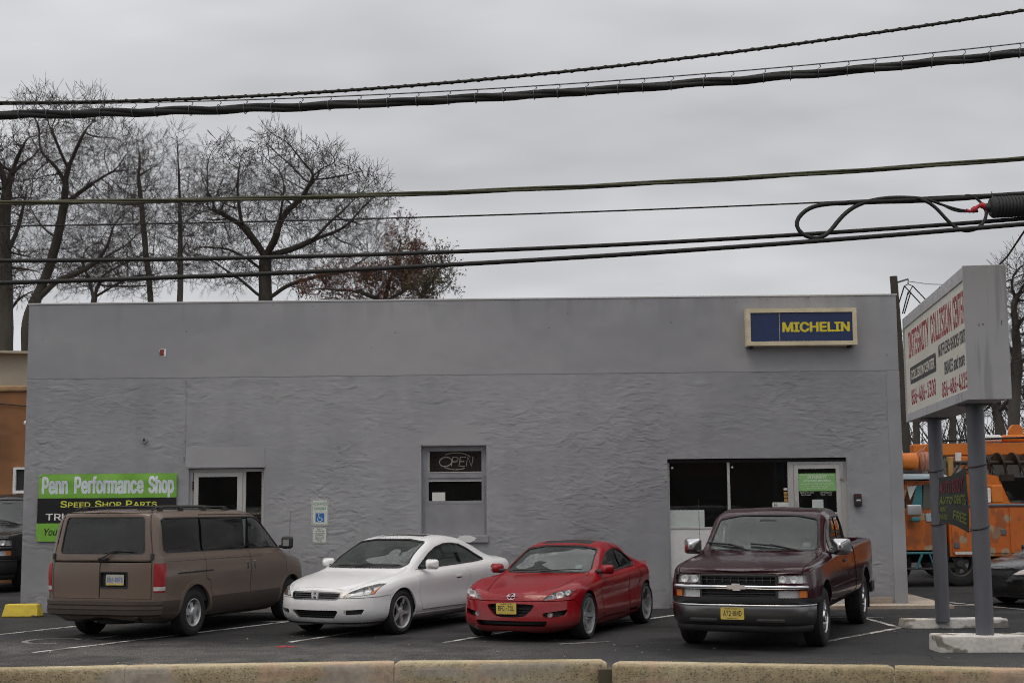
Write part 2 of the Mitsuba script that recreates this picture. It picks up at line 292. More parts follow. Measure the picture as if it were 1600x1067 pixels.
# ---------------------------------------------------------------- the garage building
B = thing('building', 'long low flat-roofed grey stucco commercial building with smooth parapet band and storefront', 'building')
X0, X1, Y0, ZT, ZB = -9.49, 6.63, 25.9, 5.68, 4.27
D1 = (-6.44, -5.05, 0.0, 2.60)      # left door opening
W1 = (-2.16, -.96, 1.27, 2.97)      # window
S1 = (2.35, 5.62, 0.0, 2.69)        # storefront
front = mbox(X0, X1, Y0, Y0 + .3, -.2, ZB)
for x0, x1, z0, z1 in (D1, W1, S1): front -= mbox(x0, x1, Y0 - 1, Y0 + 1, z0 - .3 if z0 == 0 else z0, z1)
put('wall', tm(front), 'mat_stucco', B)
put('wall', cat_([tm(mbox(X0, X0 + .25, Y0 + .3, 46, -.2, ZB)), tm(mbox(X1 - .25, X1, Y0 + .3, 46, -.2, ZB)), tm(mbox(X0 + .25, X1 - .25, 45.7, 46, -.2, ZB))]), 'mat_stucco', B)
par = mbox(X0, X1, Y0 - .006, 46, ZB + .004, ZT) - mbox(X0 + .25, X1 - .25, Y0 + .25, 45.75, ZB + .2, 9)
put('parapet', tm(par), 'mat_plaster', B)
x = np.linspace(X0 - .02, X1 + .02, 90); zz = ZT + .012 * (meshkit.fbm(np.column_stack([x * 1.3, x * 0, x * 0]), 3, 2) - .4)
cp = [box(a - .001, b + .001, Y0 - .018, Y0 + .28, ZT - .03, z) for a, b, z in zip(x[:-1], x[1:], zz)]
put('coping', cat_([tm(mbox(X0 - .02, X1 + .02, Y0 - .022, Y0 + .28, ZT - .012, ZT + .012)), tm(mbox(X0 - .02, X0 + .28, Y0 + .28, 46, ZT - .012, ZT + .012)), tm(mbox(X1 - .28, X1 + .02, Y0 + .28, 46, ZT - .012, ZT + .012))]), 'mat_coping', B)
put('corner_strip', tm(mbox(6.40, X1 + .006, Y0 - .010, Y0 + .26, -.1, ZB)), 'mat_plaster', B)
put('base_patch', tm(rbox(5.95, 6.36, Y0 - .03, Y0 + .05, -.05, .17, .012)), 'mat_pavement', B)
put('lintel', tm(mbox(-6.50, -5.05, Y0 - .008, Y0 + .02, 2.62, 2.98)), 'mat_plaster', B)
put('lintel', tm(prism([(-2.2, 2.98), (-.9, 2.98), (-1.4, 3.42), (-1.62, 3.42)], 'y', Y0 - .006, Y0 + .02)), 'mat_plaster', B)
sm = [(-6.515, ZB), (-6.51, 3.6), (-6.53, 2.7)]
put('seam', tube([(a, Y0 - .004, z) for a, z in sm], .010, 6), 'mat_stucco', B)
put('ledge', tm(mbox(-6.46, -5.03, Y0 - .035, Y0 + .03, 2.60, 2.625)), 'mat_trim_grey', B)
# a dark hall behind the openings
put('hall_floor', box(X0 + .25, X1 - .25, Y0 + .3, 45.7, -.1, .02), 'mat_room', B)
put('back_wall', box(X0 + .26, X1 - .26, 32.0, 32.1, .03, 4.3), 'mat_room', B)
puts('counter', [tm(rbox(2.9, 4.6, 28.6, 29.2, .02, 1.1, .02)), tm(rbox(-6.2, -5.2, 29.0, 29.6, .02, 1.2, .02))], 'mat_trim_grey', B)
puts('shelf', [box(3.2, 5.2, 31.6, 31.95, z, z + .04) for z in (1.3, 1.7, 2.1)], 'mat_panel_pale', B)
for i_ in range(9): put('stock_box', box(3.25 + .21 * i_, 3.38 + .21 * i_, 31.65, 31.9, 1.34 + .4 * (i_ % 3), 1.52 + .4 * (i_ % 3)), ['mat_red_tape', 'mat_paper', 'mat_yellow'][i_ % 3], B)
# --- left glazed door with sidelight
def frame(parts): return cat_([box(*p) for p in parts])
Yd = Y0 + .09
d = B + '__door'
put('frame', frame([(-6.44, -6.385, Yd, Yd + .09, 0, 2.59), (-5.11, -5.05, Yd, Yd + .09, 0, 2.59), (-6.385, -5.11, Yd, Yd + .09, 2.53, 2.59), (-5.455, -5.405, Yd, Yd + .09, 0, 2.53)]), 'mat_frame', d)
put('leaf', frame([(-6.365, -6.28, Yd - .015, Yd + .035, .02, 2.525), (-5.56, -5.46, Yd - .015, Yd + .035, .02, 2.525), (-6.28, -5.56, Yd - .015, Yd + .035, 2.44, 2.525), (-6.28, -5.56, Yd - .015, Yd + .035, .02, .25)]), 'mat_frame', d)
put('pane', box(-6.28, -5.56, Yd + .005, Yd + .009, .25, 2.44), 'mat_glass_tint', d)
put('side_pane', box(-5.405, -5.11, Yd + .04, Yd + .044, .05, 2.53), 'mat_glass_tint', d)
put('handle', cat_([box(-5.53, -5.505, Yd - .07, Yd - .04, 1.0, 1.28), box(-5.53, -5.505, Yd - .05, Yd - .01, 1.02, 1.05), box(-5.53, -5.505, Yd - .05, Yd - .01, 1.23, 1.26)]), 'mat_alu', d)
put('lock', cat_([tm(rbox(-5.525, -5.495, Yd - .022, Yd - .01, 1.36, 1.52, .004))]), 'mat_alu', d)
puts('hinge', ([box(-6.388, -6.36, Yd - .03, Yd + .02, z, z + .16) for z in (.3, 1.2, 2.2)]), 'mat_dark', d)
put('threshold', box(-6.44, -5.05, Y0 + .02, Y0 + .28, 0.02, .05), 'mat_alu', d)
# --- window, half boarded
w = B + '__window'; Yw = Y0 + .12
fr = prism([(-2.16, 1.27), (-.96, 1.27), (-.96, 2.97), (-2.16, 2.97)], 'y', Yw, Yw + .08)
for x0, x1, z0, z1 in ((-2.03, -1.055, 2.495, 2.875), (-2.03, -1.055, 1.965, 2.315)): fr -= mbox(x0, x1, Yw - 1, Yw + 1, z0, z1)
put('frame', tm(fr), 'mat_trim_grey', w)
put('rail', cat_([box(-2.09, -1.0, Yw - .02, Yw + .01, 2.385, 2.415), box(-2.09, -1.0, Yw - .012, Yw + .01, 1.90, 1.93), box(-2.09, -2.035, Yw - .012, Yw + .01, 1.93, 2.385), box(-1.05, -1.0, Yw - .012, Yw + .01, 1.93, 2.385)]), 'mat_trim_grey', w)
put('bead', cat_([box(-2.03, -2.015, Yw - .01, Yw + .02, 2.495, 2.86), box(-2.03, -1.055, Yw - .01, Yw + .02, 2.480, 2.495), box(-2.03, -1.055, Yw - .01, Yw + .02, 2.316, 2.330)]), 'mat_frame', w)
put('pane', box(-2.03, -1.055, Yw + .03, Yw + .034, 2.495, 2.875), 'mat_glass', w)
put('pane', box(-2.03, -1.055, Yw + .03, Yw + .034, 1.965, 2.315), 'mat_glass_tint', w)
put('board', box(-2.10, -1.0, Yw - .012, Yw + .001, 1.29, 1.895), 'mat_trim_grey', w)
put('sill', cat_([tm(rbox(-2.2, -.93, Y0 - .05, Y0 + .12, 1.20, 1.335, .012))]), 'mat_trim_grey', w)
rs = np.random.default_rng(4)
put('peeled_paint', flat([(math.cos(t) * (.14 + .05 * rs.random()), math.sin(t) * (.045 + .03 * rs.random())) for t in np.linspace(0, 6.2, 22)], 0).apply_transform(trimesh.transformations.rotation_matrix(math.pi / 2, [1, 0, 0])).apply_translation((-1.33, Y0 - .053, 1.275)), 'mat_white', w)
put('paper_notice', box(-1.97, -1.73, Yw + .022, Yw + .026, 1.945, 2.12), 'mat_paper', label='blank cream paper sheet propped inside the lower window pane', cat='paper')
mat('mat_added_board', (.16, .145, .13), .9)
put('added_board', box(-2.3, -.8, Yw + .45, Yw + .47, 1.9, 3.0), 'mat_added_board', w)  # brown board added behind the glass to catch light and lift the black
# neon OPEN sign inside the window
mat('mat_neon', (.80, .78, .70), .4)
neon = thing('neon_open_sign', 'unlit neon tube sign reading OPEN inside upper window pane', 'neon sign')
def stroke(pts, r=.010): return tube([(-1.54 + a + .16 * b, Yw + .075, 2.595 + b) for a, b in pts], r, 6)
ell = [(.115 * math.cos(t) - .155 - .04, .085 + .085 * math.sin(t)) for t in np.linspace(0, 2 * math.pi, 25)]
letters = [stroke(ell), stroke([(-.075, 0), (-.075, .17)]), stroke([(-.075, .17), (.0, .17), (.025, .15), (.025, .11), (.0, .085), (-.07, .085)]),
           stroke([(.17, .17), (.065, .17), (.065, 0), (.17, 0)]), stroke([(.065, .088), (.15, .088)]), stroke([(.20, 0), (.20, .17), (.30, 0), (.30, .17)])]
put('lettering', cat_(letters), 'mat_neon', neon, smooth=True)
arc = lambda t0, t1: tube([(-1.53 + .30 * math.cos(t), Yw + .075, 2.69 + .155 * math.sin(t)) for t in np.linspace(t0, t1, 24)], .008, 6)
puts('border_tube', ([arc(.5, 2.3), arc(3.9, 5.3)]), 'mat_neon', neon, smooth=True)
# --- storefront
mat('mat_added_screen', (.07, .068, .066), .9)
puts('added_screen', [box(2.2, 3.9, 27.9, 27.95, .02, 2.9), box(4.3, 5.9, 28.6, 28.65, .02, 2.9)], 'mat_added_screen', B)  # dim screens added so the shop panes are not pure black
s = B + '__storefront'; Ys = Y0 + .10
put('frame', frame([(2.35, 2.395, Ys, Ys + .1, .06, 2.62), (3.455, 3.50, Ys, Ys + .1, .06, 2.62), (4.56, 4.66, Ys, Ys + .1, .06, 2.62), (5.52, 5.62, Ys, Ys + .1, .06, 2.62), (2.395, 3.455, Ys, Ys + .1, .46, .52), (3.5, 4.56, Ys, Ys + .1, .46, .52), (4.66, 5.52, Ys, Ys + .1, 2.57, 2.62)]), 'mat_frame', s)
put('head_rail', frame([(2.35, 4.66, Ys, Ys + .1, 2.62, 2.69), (4.66, 5.62, Ys, Ys + .1, 2.621, 2.69)]), 'mat_dark', s)
put('pane', box(2.395, 3.455, Ys + .05, Ys + .054, .52, 2.62), 'mat_glass_tint', s)
put('pane', box(3.5, 4.56, Ys + .05, Ys + .054, .52, 2.62), 'mat_glass_tint', s)
put('panel', box(2.395, 3.02, Ys + .02, Ys + .04, 1.45, 1.76), 'mat_panel_pale', s, label='pale green-grey panel across the lower left shop window')
put('panel', box(2.395, 3.455, Ys + .015, Ys + .04, .53, 1.42), 'mat_panel_white', s, label='white panel filling the bottom of the left shop window')
put('sill_rail', box(2.395, 3.455, Ys + .0, Ys + .045, 1.42, 1.45), 'mat_frame', s)
put('stall_riser', cat_([box(2.35, 4.56, Ys + .01, Ys + .12, -.1, .46)]), 'mat_trim_grey', s)
put('door_leaf', frame([(4.665, 4.745, Ys - .02, Ys + .03, .03, 2.565), (5.435, 5.515, Ys - .02, Ys + .03, .03, 2.565), (4.745, 5.435, Ys - .02, Ys + .03, 2.49, 2.565), (4.745, 5.435, Ys - .02, Ys + .03, .03, .28), (4.745, 5.435, Ys - .02, Ys + .03, 1.66, 1.70)]), 'mat_frame', s)
put('door_pane', box(4.745, 5.435, Ys + .003, Ys + .007, .28, 2.49), 'mat_glass_tint', s)
put('door_handle', cat_([box(4.69, 4.715, Ys - .07, Ys - .045, 1.1, 1.4), box(4.69, 4.715, Ys - .05, Ys - .018, 1.12, 1.15), box(4.69, 4.715, Ys - .05, Ys - .018, 1.35, 1.38), tm(rbox(4.685, 4.72, Ys - .03, Ys - .018, 1.80, 1.93, .004))]), 'mat_alu', s)
put('door_closer', cat_([box(5.50, 5.56, Ys - .05, Ys - .01, 2.30, 2.56)]), 'mat_alu', s)
puts('corner_light', ([tm(m3.Manifold.sphere(.022, 10).translate((2.45, Ys + .03, 2.53))), tm(m3.Manifold.sphere(.022, 10).translate((3.55, Ys + .03, 2.53)))]), 'mat_white', s)
put('threshold', box(4.665, 5.515, Y0 + .02, Y0 + .28, 0.021, .055), 'mat_alu', s)
mat('mat_poster_green', proc(lambda p, n, uv: C(.235, .47, .185) * (.92 + .16 * fbm(p.x * 3, p.z * 3, 0, 2))), .5)
mat('mat_print_white', (.62, .68, .60), .6)
pg = thing('door_poster', 'green poster with white printed shop lettering taped inside the right glass door', 'poster')
put('sheet', box(4.75, 5.432, Ys - .004, Ys - .001, 1.965 + .12, 2.405), 'mat_poster_green', pg)
tx = [mv(fit_text('INTEGRITY', .36, .045, True), 5.09, Ys - .0045, 2.315), mv(fit_text('AUTO BODY REPAIRING', .50, .035, True), 5.09, Ys - .0045, 2.255), mv(fit_text('COLLISION CENTER', .44, .018), 5.09, Ys - .0045, 2.165), mv(fit_text('BRAKES AND MORE', .36, .018), 5.09, Ys - .0045, 2.13)]
put('lettering', cat_(tx + [box(4.78, 5.40, Ys - .006, Ys - .0042, z, z + .006) for z in (2.215, 2.375)]), 'mat_print_white', pg)
dl = thing('door_lettering', 'small white opening hours lettering on the right glass door under the green poster', 'lettering')
put('lines', cat_([mv(fit_text('MON TO FRI', .24, .022), 4.90, Ys + .001, 2.045), mv(fit_text('8AM TO 5PM', .17, .02), 4.88, Ys + .001, 2.005), mv(fit_text('SATURDAY', .22, .022), 5.25, Ys + .001, 2.045), mv(fit_text('9:00 - 1:00', .2, .02), 5.25, Ys + .001, 2.005)]), 'mat_print_white', dl)
put('door_notice', box(4.985, 5.19, Ys - .006, Ys - .002, 1.77, 1.93), 'mat_panel_pale', label='small pale notice sheet taped on the right glass door', cat='notice')
st = thing('window_sticker', 'small white sticker strip low on the middle shop window beside the door', 'sticker')
put('sheet', box(4.27, 4.56, Ys + .044, Ys + .048, 1.79, 1.885), 'mat_paper', st)
put('lettering', mv(fit_text('ASE', .07, .05, True), 4.33, Ys + .0435, 1.815), 'mat_dark', st)
mat('mat_sticker_amber', (.42, .25, .08), .6)
cs_ = thing('card_stickers', 'column of small amber and white payment stickers on the middle shop window', 'sticker')
for i, (z, m_) in enumerate([(2.10, 'mat_paper'), (2.03, 'mat_sticker_amber'), (1.965, 'mat_sticker_amber'), (1.90, 'mat_sticker_amber')]):
    put('sticker', box(4.485, 4.553, Ys + .044, Ys + .048, z, z + .048), m_, cs_)
mb = thing('mailbox', 'small black wall mounted box right of the storefront door', 'mailbox')
put('box', tm(rbox(5.72, 5.85, Y0 - .11, Y0, 1.80, 2.03, .02)), 'mat_black', mb, smooth=30)
mat('mat_red_led', (.12, .012, .012), .4)
put('lens', box(5.735, 5.835, Y0 - .114, Y0 - .108, 1.975, 2.0), 'mat_red_led', mb)
put('label_plate', box(5.745, 5.825, Y0 - .114, Y0 - .108, 1.90, 1.925), 'mat_paper', mb)

# ---------------------------------------------------------------- signs on the wall
mat('mat_sign_cream', proc(lambda p, n, uv: C(.58, .51, .36) * (.8 + .4 * fbm(p.x * 4, p.z * 8, 0, 3))), .6)
mat('mat_sign_blue', proc(lambda p, n, uv: C(.014, .029, .100) * (.85 + .3 * fbm(p.x * 5, p.z * 5, 0, 3))), .35)
mat('mat_sign_yellow', (.62, .52, .03), .5)
sg = thing('tyre_brand_sign', 'blue wall sign with yellow MICHELIN lettering in a cream frame', 'sign')
sx0, sx1, sz0, sz1, sy = 3.83, 5.84, 4.73, 5.41, Y0 - .25
cab = prism([(sx0, sz0), (sx1, sz0), (sx1, sz1), (sx0, sz1)], 'y', sy, Y0 - .006) - mbox(sx0 + .075, sx1 - .075, sy - 1, sy + .05, sz0 + .075, sz1 - .075)
put('frame', tm(cab), 'mat_sign_cream', sg)
put('face', box(sx0 + .075, sx1 - .075, sy + .03, sy + .045, sz0 + .075, sz1 - .075), 'mat_sign_blue', sg)
put('divider', box(4.43, 4.437, sy + .022, sy + .032, sz0 + .08, sz1 - .08), 'mat_sign_cream', sg)
put('lettering', heavy(mv(fit_text('MICHELIN', 1.22, .165, True, depth=.006), 5.10, sy + .03, 4.985), .007), 'mat_sign_yellow', sg)
puts('bracket', ([box(3.9, 3.95, sy + .05, Y0 - .007, 4.69, 4.728), box(5.7, 5.75, sy + .05, Y0 - .007, 4.69, 4.728)]), 'mat_dark', sg)

# reserved parking signs
mat('mat_sign_white', proc(lambda p, n, uv: C(.60, .64, .60) * (.85 + .25 * fbm(p.x * 12, p.z * 12, 0, 2))), .5)
mat('mat_sign_green', (.10, .24, .19), .6); mat('mat_sign_access', (.03, .15, .42), .5)
rp = thing('reserved_parking_sign', 'white RESERVED PARKING sign with green letters and blue wheelchair square', 'sign')
put('plate', tm(prism(cs([(-4.17, 1.54), (-3.86, 1.54), (-3.86, 2.01), (-4.17, 2.01)], rnd=.02), 'y', Y0 - .012, Y0 - .008)), 'mat_sign_white', rp)
put('border', tm(prism(cs([(-4.16, 1.55), (-3.87, 1.55), (-3.87, 2.0), (-4.16, 2.0)], rnd=.02) - cs([(-4.152, 1.558), (-3.878, 1.558), (-3.878, 1.992), (-4.152, 1.992)], rnd=.02), 'y', Y0 - .0135, Y0 - .0115)), 'mat_trim_grey', rp)
put('lettering', cat_([mv(fit_text('RESERVED', .25, .05, True), -4.015, Y0 - .012, 1.905), mv(fit_text('PARKING', .22, .05, True), -4.015, Y0 - .012, 1.82)]), 'mat_sign_green', rp)
put('wheelchair_symbol', box(-4.095, -3.935, Y0 - .0136, Y0 - .0115, 1.60, 1.76), 'mat_sign_access', rp)
ws = [tube([(-4.015 + .045 * math.cos(t), Y0 - .015, 1.65 + .04 * math.sin(t)) for t in np.linspace(2.4, 6.0, 16)], .006, 5), tube([(-4.035, Y0 - .015, 1.72), (-4.03, Y0 - .015, 1.675), (-3.99, Y0 - .015, 1.675), (-3.965, Y0 - .015, 1.635)], .007, 5), tm(m3.Manifold.sphere(.012, 8).translate((-4.037, Y0 - .015, 1.738)))]
put('wheelchair_figure', cat_(ws), 'mat_white', rp)
ps = thing('penalty_sign', 'small white penalty notice plate with black print below the reserved parking sign', 'sign')
put('plate', tm(prism(cs([(-4.15, 1.215), (-3.885, 1.215), (-3.885, 1.51), (-4.15, 1.51)], rnd=.025), 'y', Y0 - .012, Y0 - .008)), 'mat_sign_white', ps)
put('border', tm(prism(cs([(-4.142, 1.223), (-3.893, 1.223), (-3.893, 1.502), (-4.142, 1.502)], rnd=.025) - cs([(-4.135, 1.23), (-3.90, 1.23), (-3.90, 1.495), (-4.135, 1.495)], rnd=.025), 'y', Y0 - .0135, Y0 - .0115)), 'mat_black', ps)
put('lettering', cat_([mv(fit_text(s_, w_, .022, True), -4.017, Y0 - .012, z_) for s_, w_, z_ in (('PENALTY', .10, 1.462), ('$250 FIRST OFFENSE', .17, 1.425), ('SUBSEQUENT OFFENSES', .19, 1.385), ('$250 MINIMUM', .14, 1.352), ('AND OR 90 DAYS', .16, 1.32), ('COMMUNITY SERVICE', .17, 1.287), ('TOW AWAY', .09, 1.25))]), 'mat_black', ps)

# vinyl shop banner
mat('mat_banner_green', proc(lambda p, n, uv: C(.185, .43, .055) * (.93 + .14 * fbm(p.x * 2, p.z * 5, 0, 2))), .45)
mat('mat_banner_black', (.008, .008, .010), .45); mat('mat_banner_yellow', (.62, .66, .08), .5); mat('mat_banner_white', (.62, .68, .74), .5)
mat('mat_banner_shade', (.10, .19, .20), .5)
bn = thing('shop_banner', 'green and black vinyl shop banner on the wall behind the brown van', 'banner')
YB = Y0 - .03
def wavy(x0, x1, z0, z1, nx=60, nz=12):
    u, v = np.meshgrid(np.linspace(x0, x1, nx), np.linspace(z0, z1, nz), indexing='ij')
    y = YB - .006 + wave(u, v)
    P = np.stack([u, y, v], -1).reshape(-1, 3); i, j = np.meshgrid(np.arange(nx - 1), np.arange(nz - 1), indexing='ij'); a = i * nz + j
    q = np.stack([a, a + nz, a + nz + 1, a + 1], -1).reshape(-1, 4)
    return trimesh.Trimesh(P, np.vstack([q[:, [0, 1, 2]], q[:, [0, 2, 3]]]), process=False)
def wave(u, v):
    top = np.clip((v - 2.0) / .5, 0, 1)
    return .012 * np.sin(u * 9 + v * 6) * top - .010 * np.abs(np.sin((u + 9.2) * 3.7)) * top * np.sin((v - 2.05) * 24)
def drape(t):
    t = t.subdivide_to_size(.06) if hasattr(t, 'subdivide_to_size') else t
    v = np.array(t.vertices); v[:, 1] += YB - .0075 + wave(v[:, 0], v[:, 2]); t.vertices = v; return t
put('sheet', wavy(-9.20, -6.65, 2.07, 2.515), 'mat_banner_green', bn, smooth=True)
put('black_band', wavy(-9.215, -6.655, 1.615, 2.07), 'mat_banner_black', bn, smooth=True)
put('sheet', wavy(-9.225, -6.66, 1.285, 1.615), 'mat_banner_green', bn, smooth=True)
def bt(s_, xc, z, w_, h_, **k): return drape(mv(fit_text(s_, w_, h_, **k), xc, 0, z))
puts('lettering', ([drape(heavy(mv(fit_text('Penn', .47, .29, bold=True), -8.90, 0, 2.165), .009)), drape(heavy(mv(fit_text('Performance', 1.27, .29, bold=True), -7.90, 0, 2.165), .009)), drape(heavy(mv(fit_text('Shop', .46, .29, bold=True), -6.935, 0, 2.165), .009))]), 'mat_banner_white', bn, label=None)
def smallcaps(words, xc, z, h1, h2, w_):
    ms, xo = [], 0
    for wd in words:
        a = meshkit.text_mesh(wd[0], h1, .002, True); b = meshkit.text_mesh(wd[1:].upper(), h2, .002, True)
        for t_ in (a, b):
            v = np.array(t_.vertices); v[:, 0] = v[:, 0] - v[:, 0].min() + xo; xo = v[:, 0].max() + .012; t_.vertices = np.stack([v[:, 0], -v[:, 2], v[:, 1]], 1); ms.append(t_)
        xo += .05
    lo = min(m_.vertices[:, 0].min() for m_ in ms); hi = max(m_.vertices[:, 0].max() for m_ in ms)
    for m_ in ms: v = np.array(m_.vertices); v[:, 0] = (v[:, 0] - (lo + hi) / 2) * w_ / (hi - lo) + xc; v[:, 2] += z; m_.vertices = v
    return [drape(cat_(ms[2 * i:2 * i + 2])) for i in range(len(words))]
puts('lettering', smallcaps(['Speed', 'Shop', 'Parts'], -7.90, 1.905, .115, .09, 1.78), 'mat_banner_yellow', bn)
put('lettering', bt('TRUCK PARTS', -8.28, 1.675, 1.55, .115, bold=True), 'mat_white', bn, label='white lettering beginning TRUC above the van roof')
put('lettering', bt('Your Speed', -8.70, 1.40, .75, .12, shear=.25, bold=True), 'mat_banner_black', bn, label='black slanted lettering beginning Your S')
puts('grommet', ([box(x_ - .015, x_ + .015, YB - .012, YB + .03, z_ - .015, z_ + .015) for x_ in (-9.17, -6.68) for z_ in (2.485, 1.31)]), 'mat_alu', bn)
# torn red label on the parapet
mat('mat_red_faded', (.20, .045, .04), .7)
tl = thing('torn_label', 'small torn red and white paper label stuck on the parapet wall', 'paper label')
put('scrap', box(-7.02, -6.94, Y0 - .012, Y0 - .007, 4.69, 4.80), 'mat_red_faded', tl)
put('white_edge', tm(prism([(-7.035, 4.74), (-7.0, 4.81), (-6.9, 4.81), (-6.905, 4.68), (-6.94, 4.67), (-6.94, 4.80), (-7.02, 4.80)], 'y', Y0 - .014, Y0 - .008)), 'mat_white', tl)
# weep holes and hooks on the wall
pt = thing('pipe_stub', 'short round pipe stub sticking out of the stucco above the left door', 'pipe')
put('stub', mv(lathe([(.03, 0), (.05, 0), (.05, .05), (.03, .05)], 'y', 16), -7.27, Y0 - .045, 3.12), 'mat_stucco', pt)

# ---------------------------------------------------------------- vehicles: a body lofted over plan-view contour lines, cut by prisms
def paint(name, col, alpha=.035, dirt=.12, dirtcol=(.12, .11, .10), zd=.55, spec=1.0):
    def fn(p, n, uv):
        d = smoothstep(zd, .2, p.z) * (.4 + .9 * fbm(p.x * 5, p.y * 5, p.z * 7, 3))
        g = fbm(p.x * 1.5, p.y * 1.5, p.z * 1.5, 3)
        return mix(C(*col) * (.93 + .14 * g), C(*dirtcol), dr.clip(dirt * (d * 2.2 + .5 * smoothstep(.45, .75, g)), 0, 1))
    scene[name] = {'type': 'twosided', 'bsdf': {'type': 'roughplastic', 'diffuse_reflectance': proc(fn), 'alpha': alpha, 'int_ior': 1.55, 'nonlinear': False, 'specular_reflectance': {'type': 'rgb', 'value': spec}}}
paint('mat_paint_white', (.88, .885, .89), .03, dirt=.07)
paint('mat_paint_red', (.30, .008, .014), .03)
paint('mat_paint_maroon', (.034, .0058, .0110), .03, dirt=.05)
paint('mat_paint_bronze', (.168, .124, .100), .05, dirt=.16)
paint('mat_paint_bronze_dark', (.088, .068, .058), .20, dirt=.25, spec=.6)
paint('mat_paint_black', (.010, .010, .011), .03, dirt=.12)
paint('mat_paint_grey', (.026, .027, .029), .04, dirt=.15)
mat('mat_chrome', (.72, .72, .73), .10, metallic=1.0)
mat('mat_chrome_dull', (.22, .218, .222), .26, metallic=1.0)
mat('mat_alloy', (.58, .58, .59), .32, metallic=.55)
mat('mat_alloy_dark', (.22, .22, .23), .35, metallic=.8)
mat('mat_brake', (.05, .048, .045), .5, metallic=.6)
mat('mat_rubber', proc(lambda p, n, uv: C(.018, .018, .019) * (.7 + .7 * fbm(p.x * 9, p.y * 9, p.z * 9, 3))), .8)
mat('mat_plastic', (.024, .024, .025), .6)
mat('mat_plastic_grey', (.05, .05, .052), .55)
mat('mat_lining', (.022, .022, .024), .9)
mat('mat_seat', (.085, .082, .078), .9)
mat('mat_seat_dark', (.03, .03, .032), .9)
mat('mat_lamp_bowl', (.84, .85, .86), .3, metallic=.35)
mat('mat_lamp_grey', (.16, .16, .165), .2, metallic=.8)
mat('mat_amber', (.80, .21, .02), .25, clearcoat=.8)
mat('mat_lamp_red', (.30, .010, .014), .2, clearcoat=1.0)
mat('mat_lamp_clear', (.55, .50, .48), .2, clearcoat=1.0)
mat('mat_plate_yellow', proc(lambda p, n, uv: C(.60, .47, .10) * (.9 + .2 * fbm(p.x * 12, p.z * 12, p.y * 12, 2))), .5)
mat('mat_plate_ink', (.02, .02, .03), .6)
mat('mat_plate_blue', (.04, .09, .30), .6)
scene['mat_lens'] = {'type': 'thindielectric', 'int_ior': 1.45}

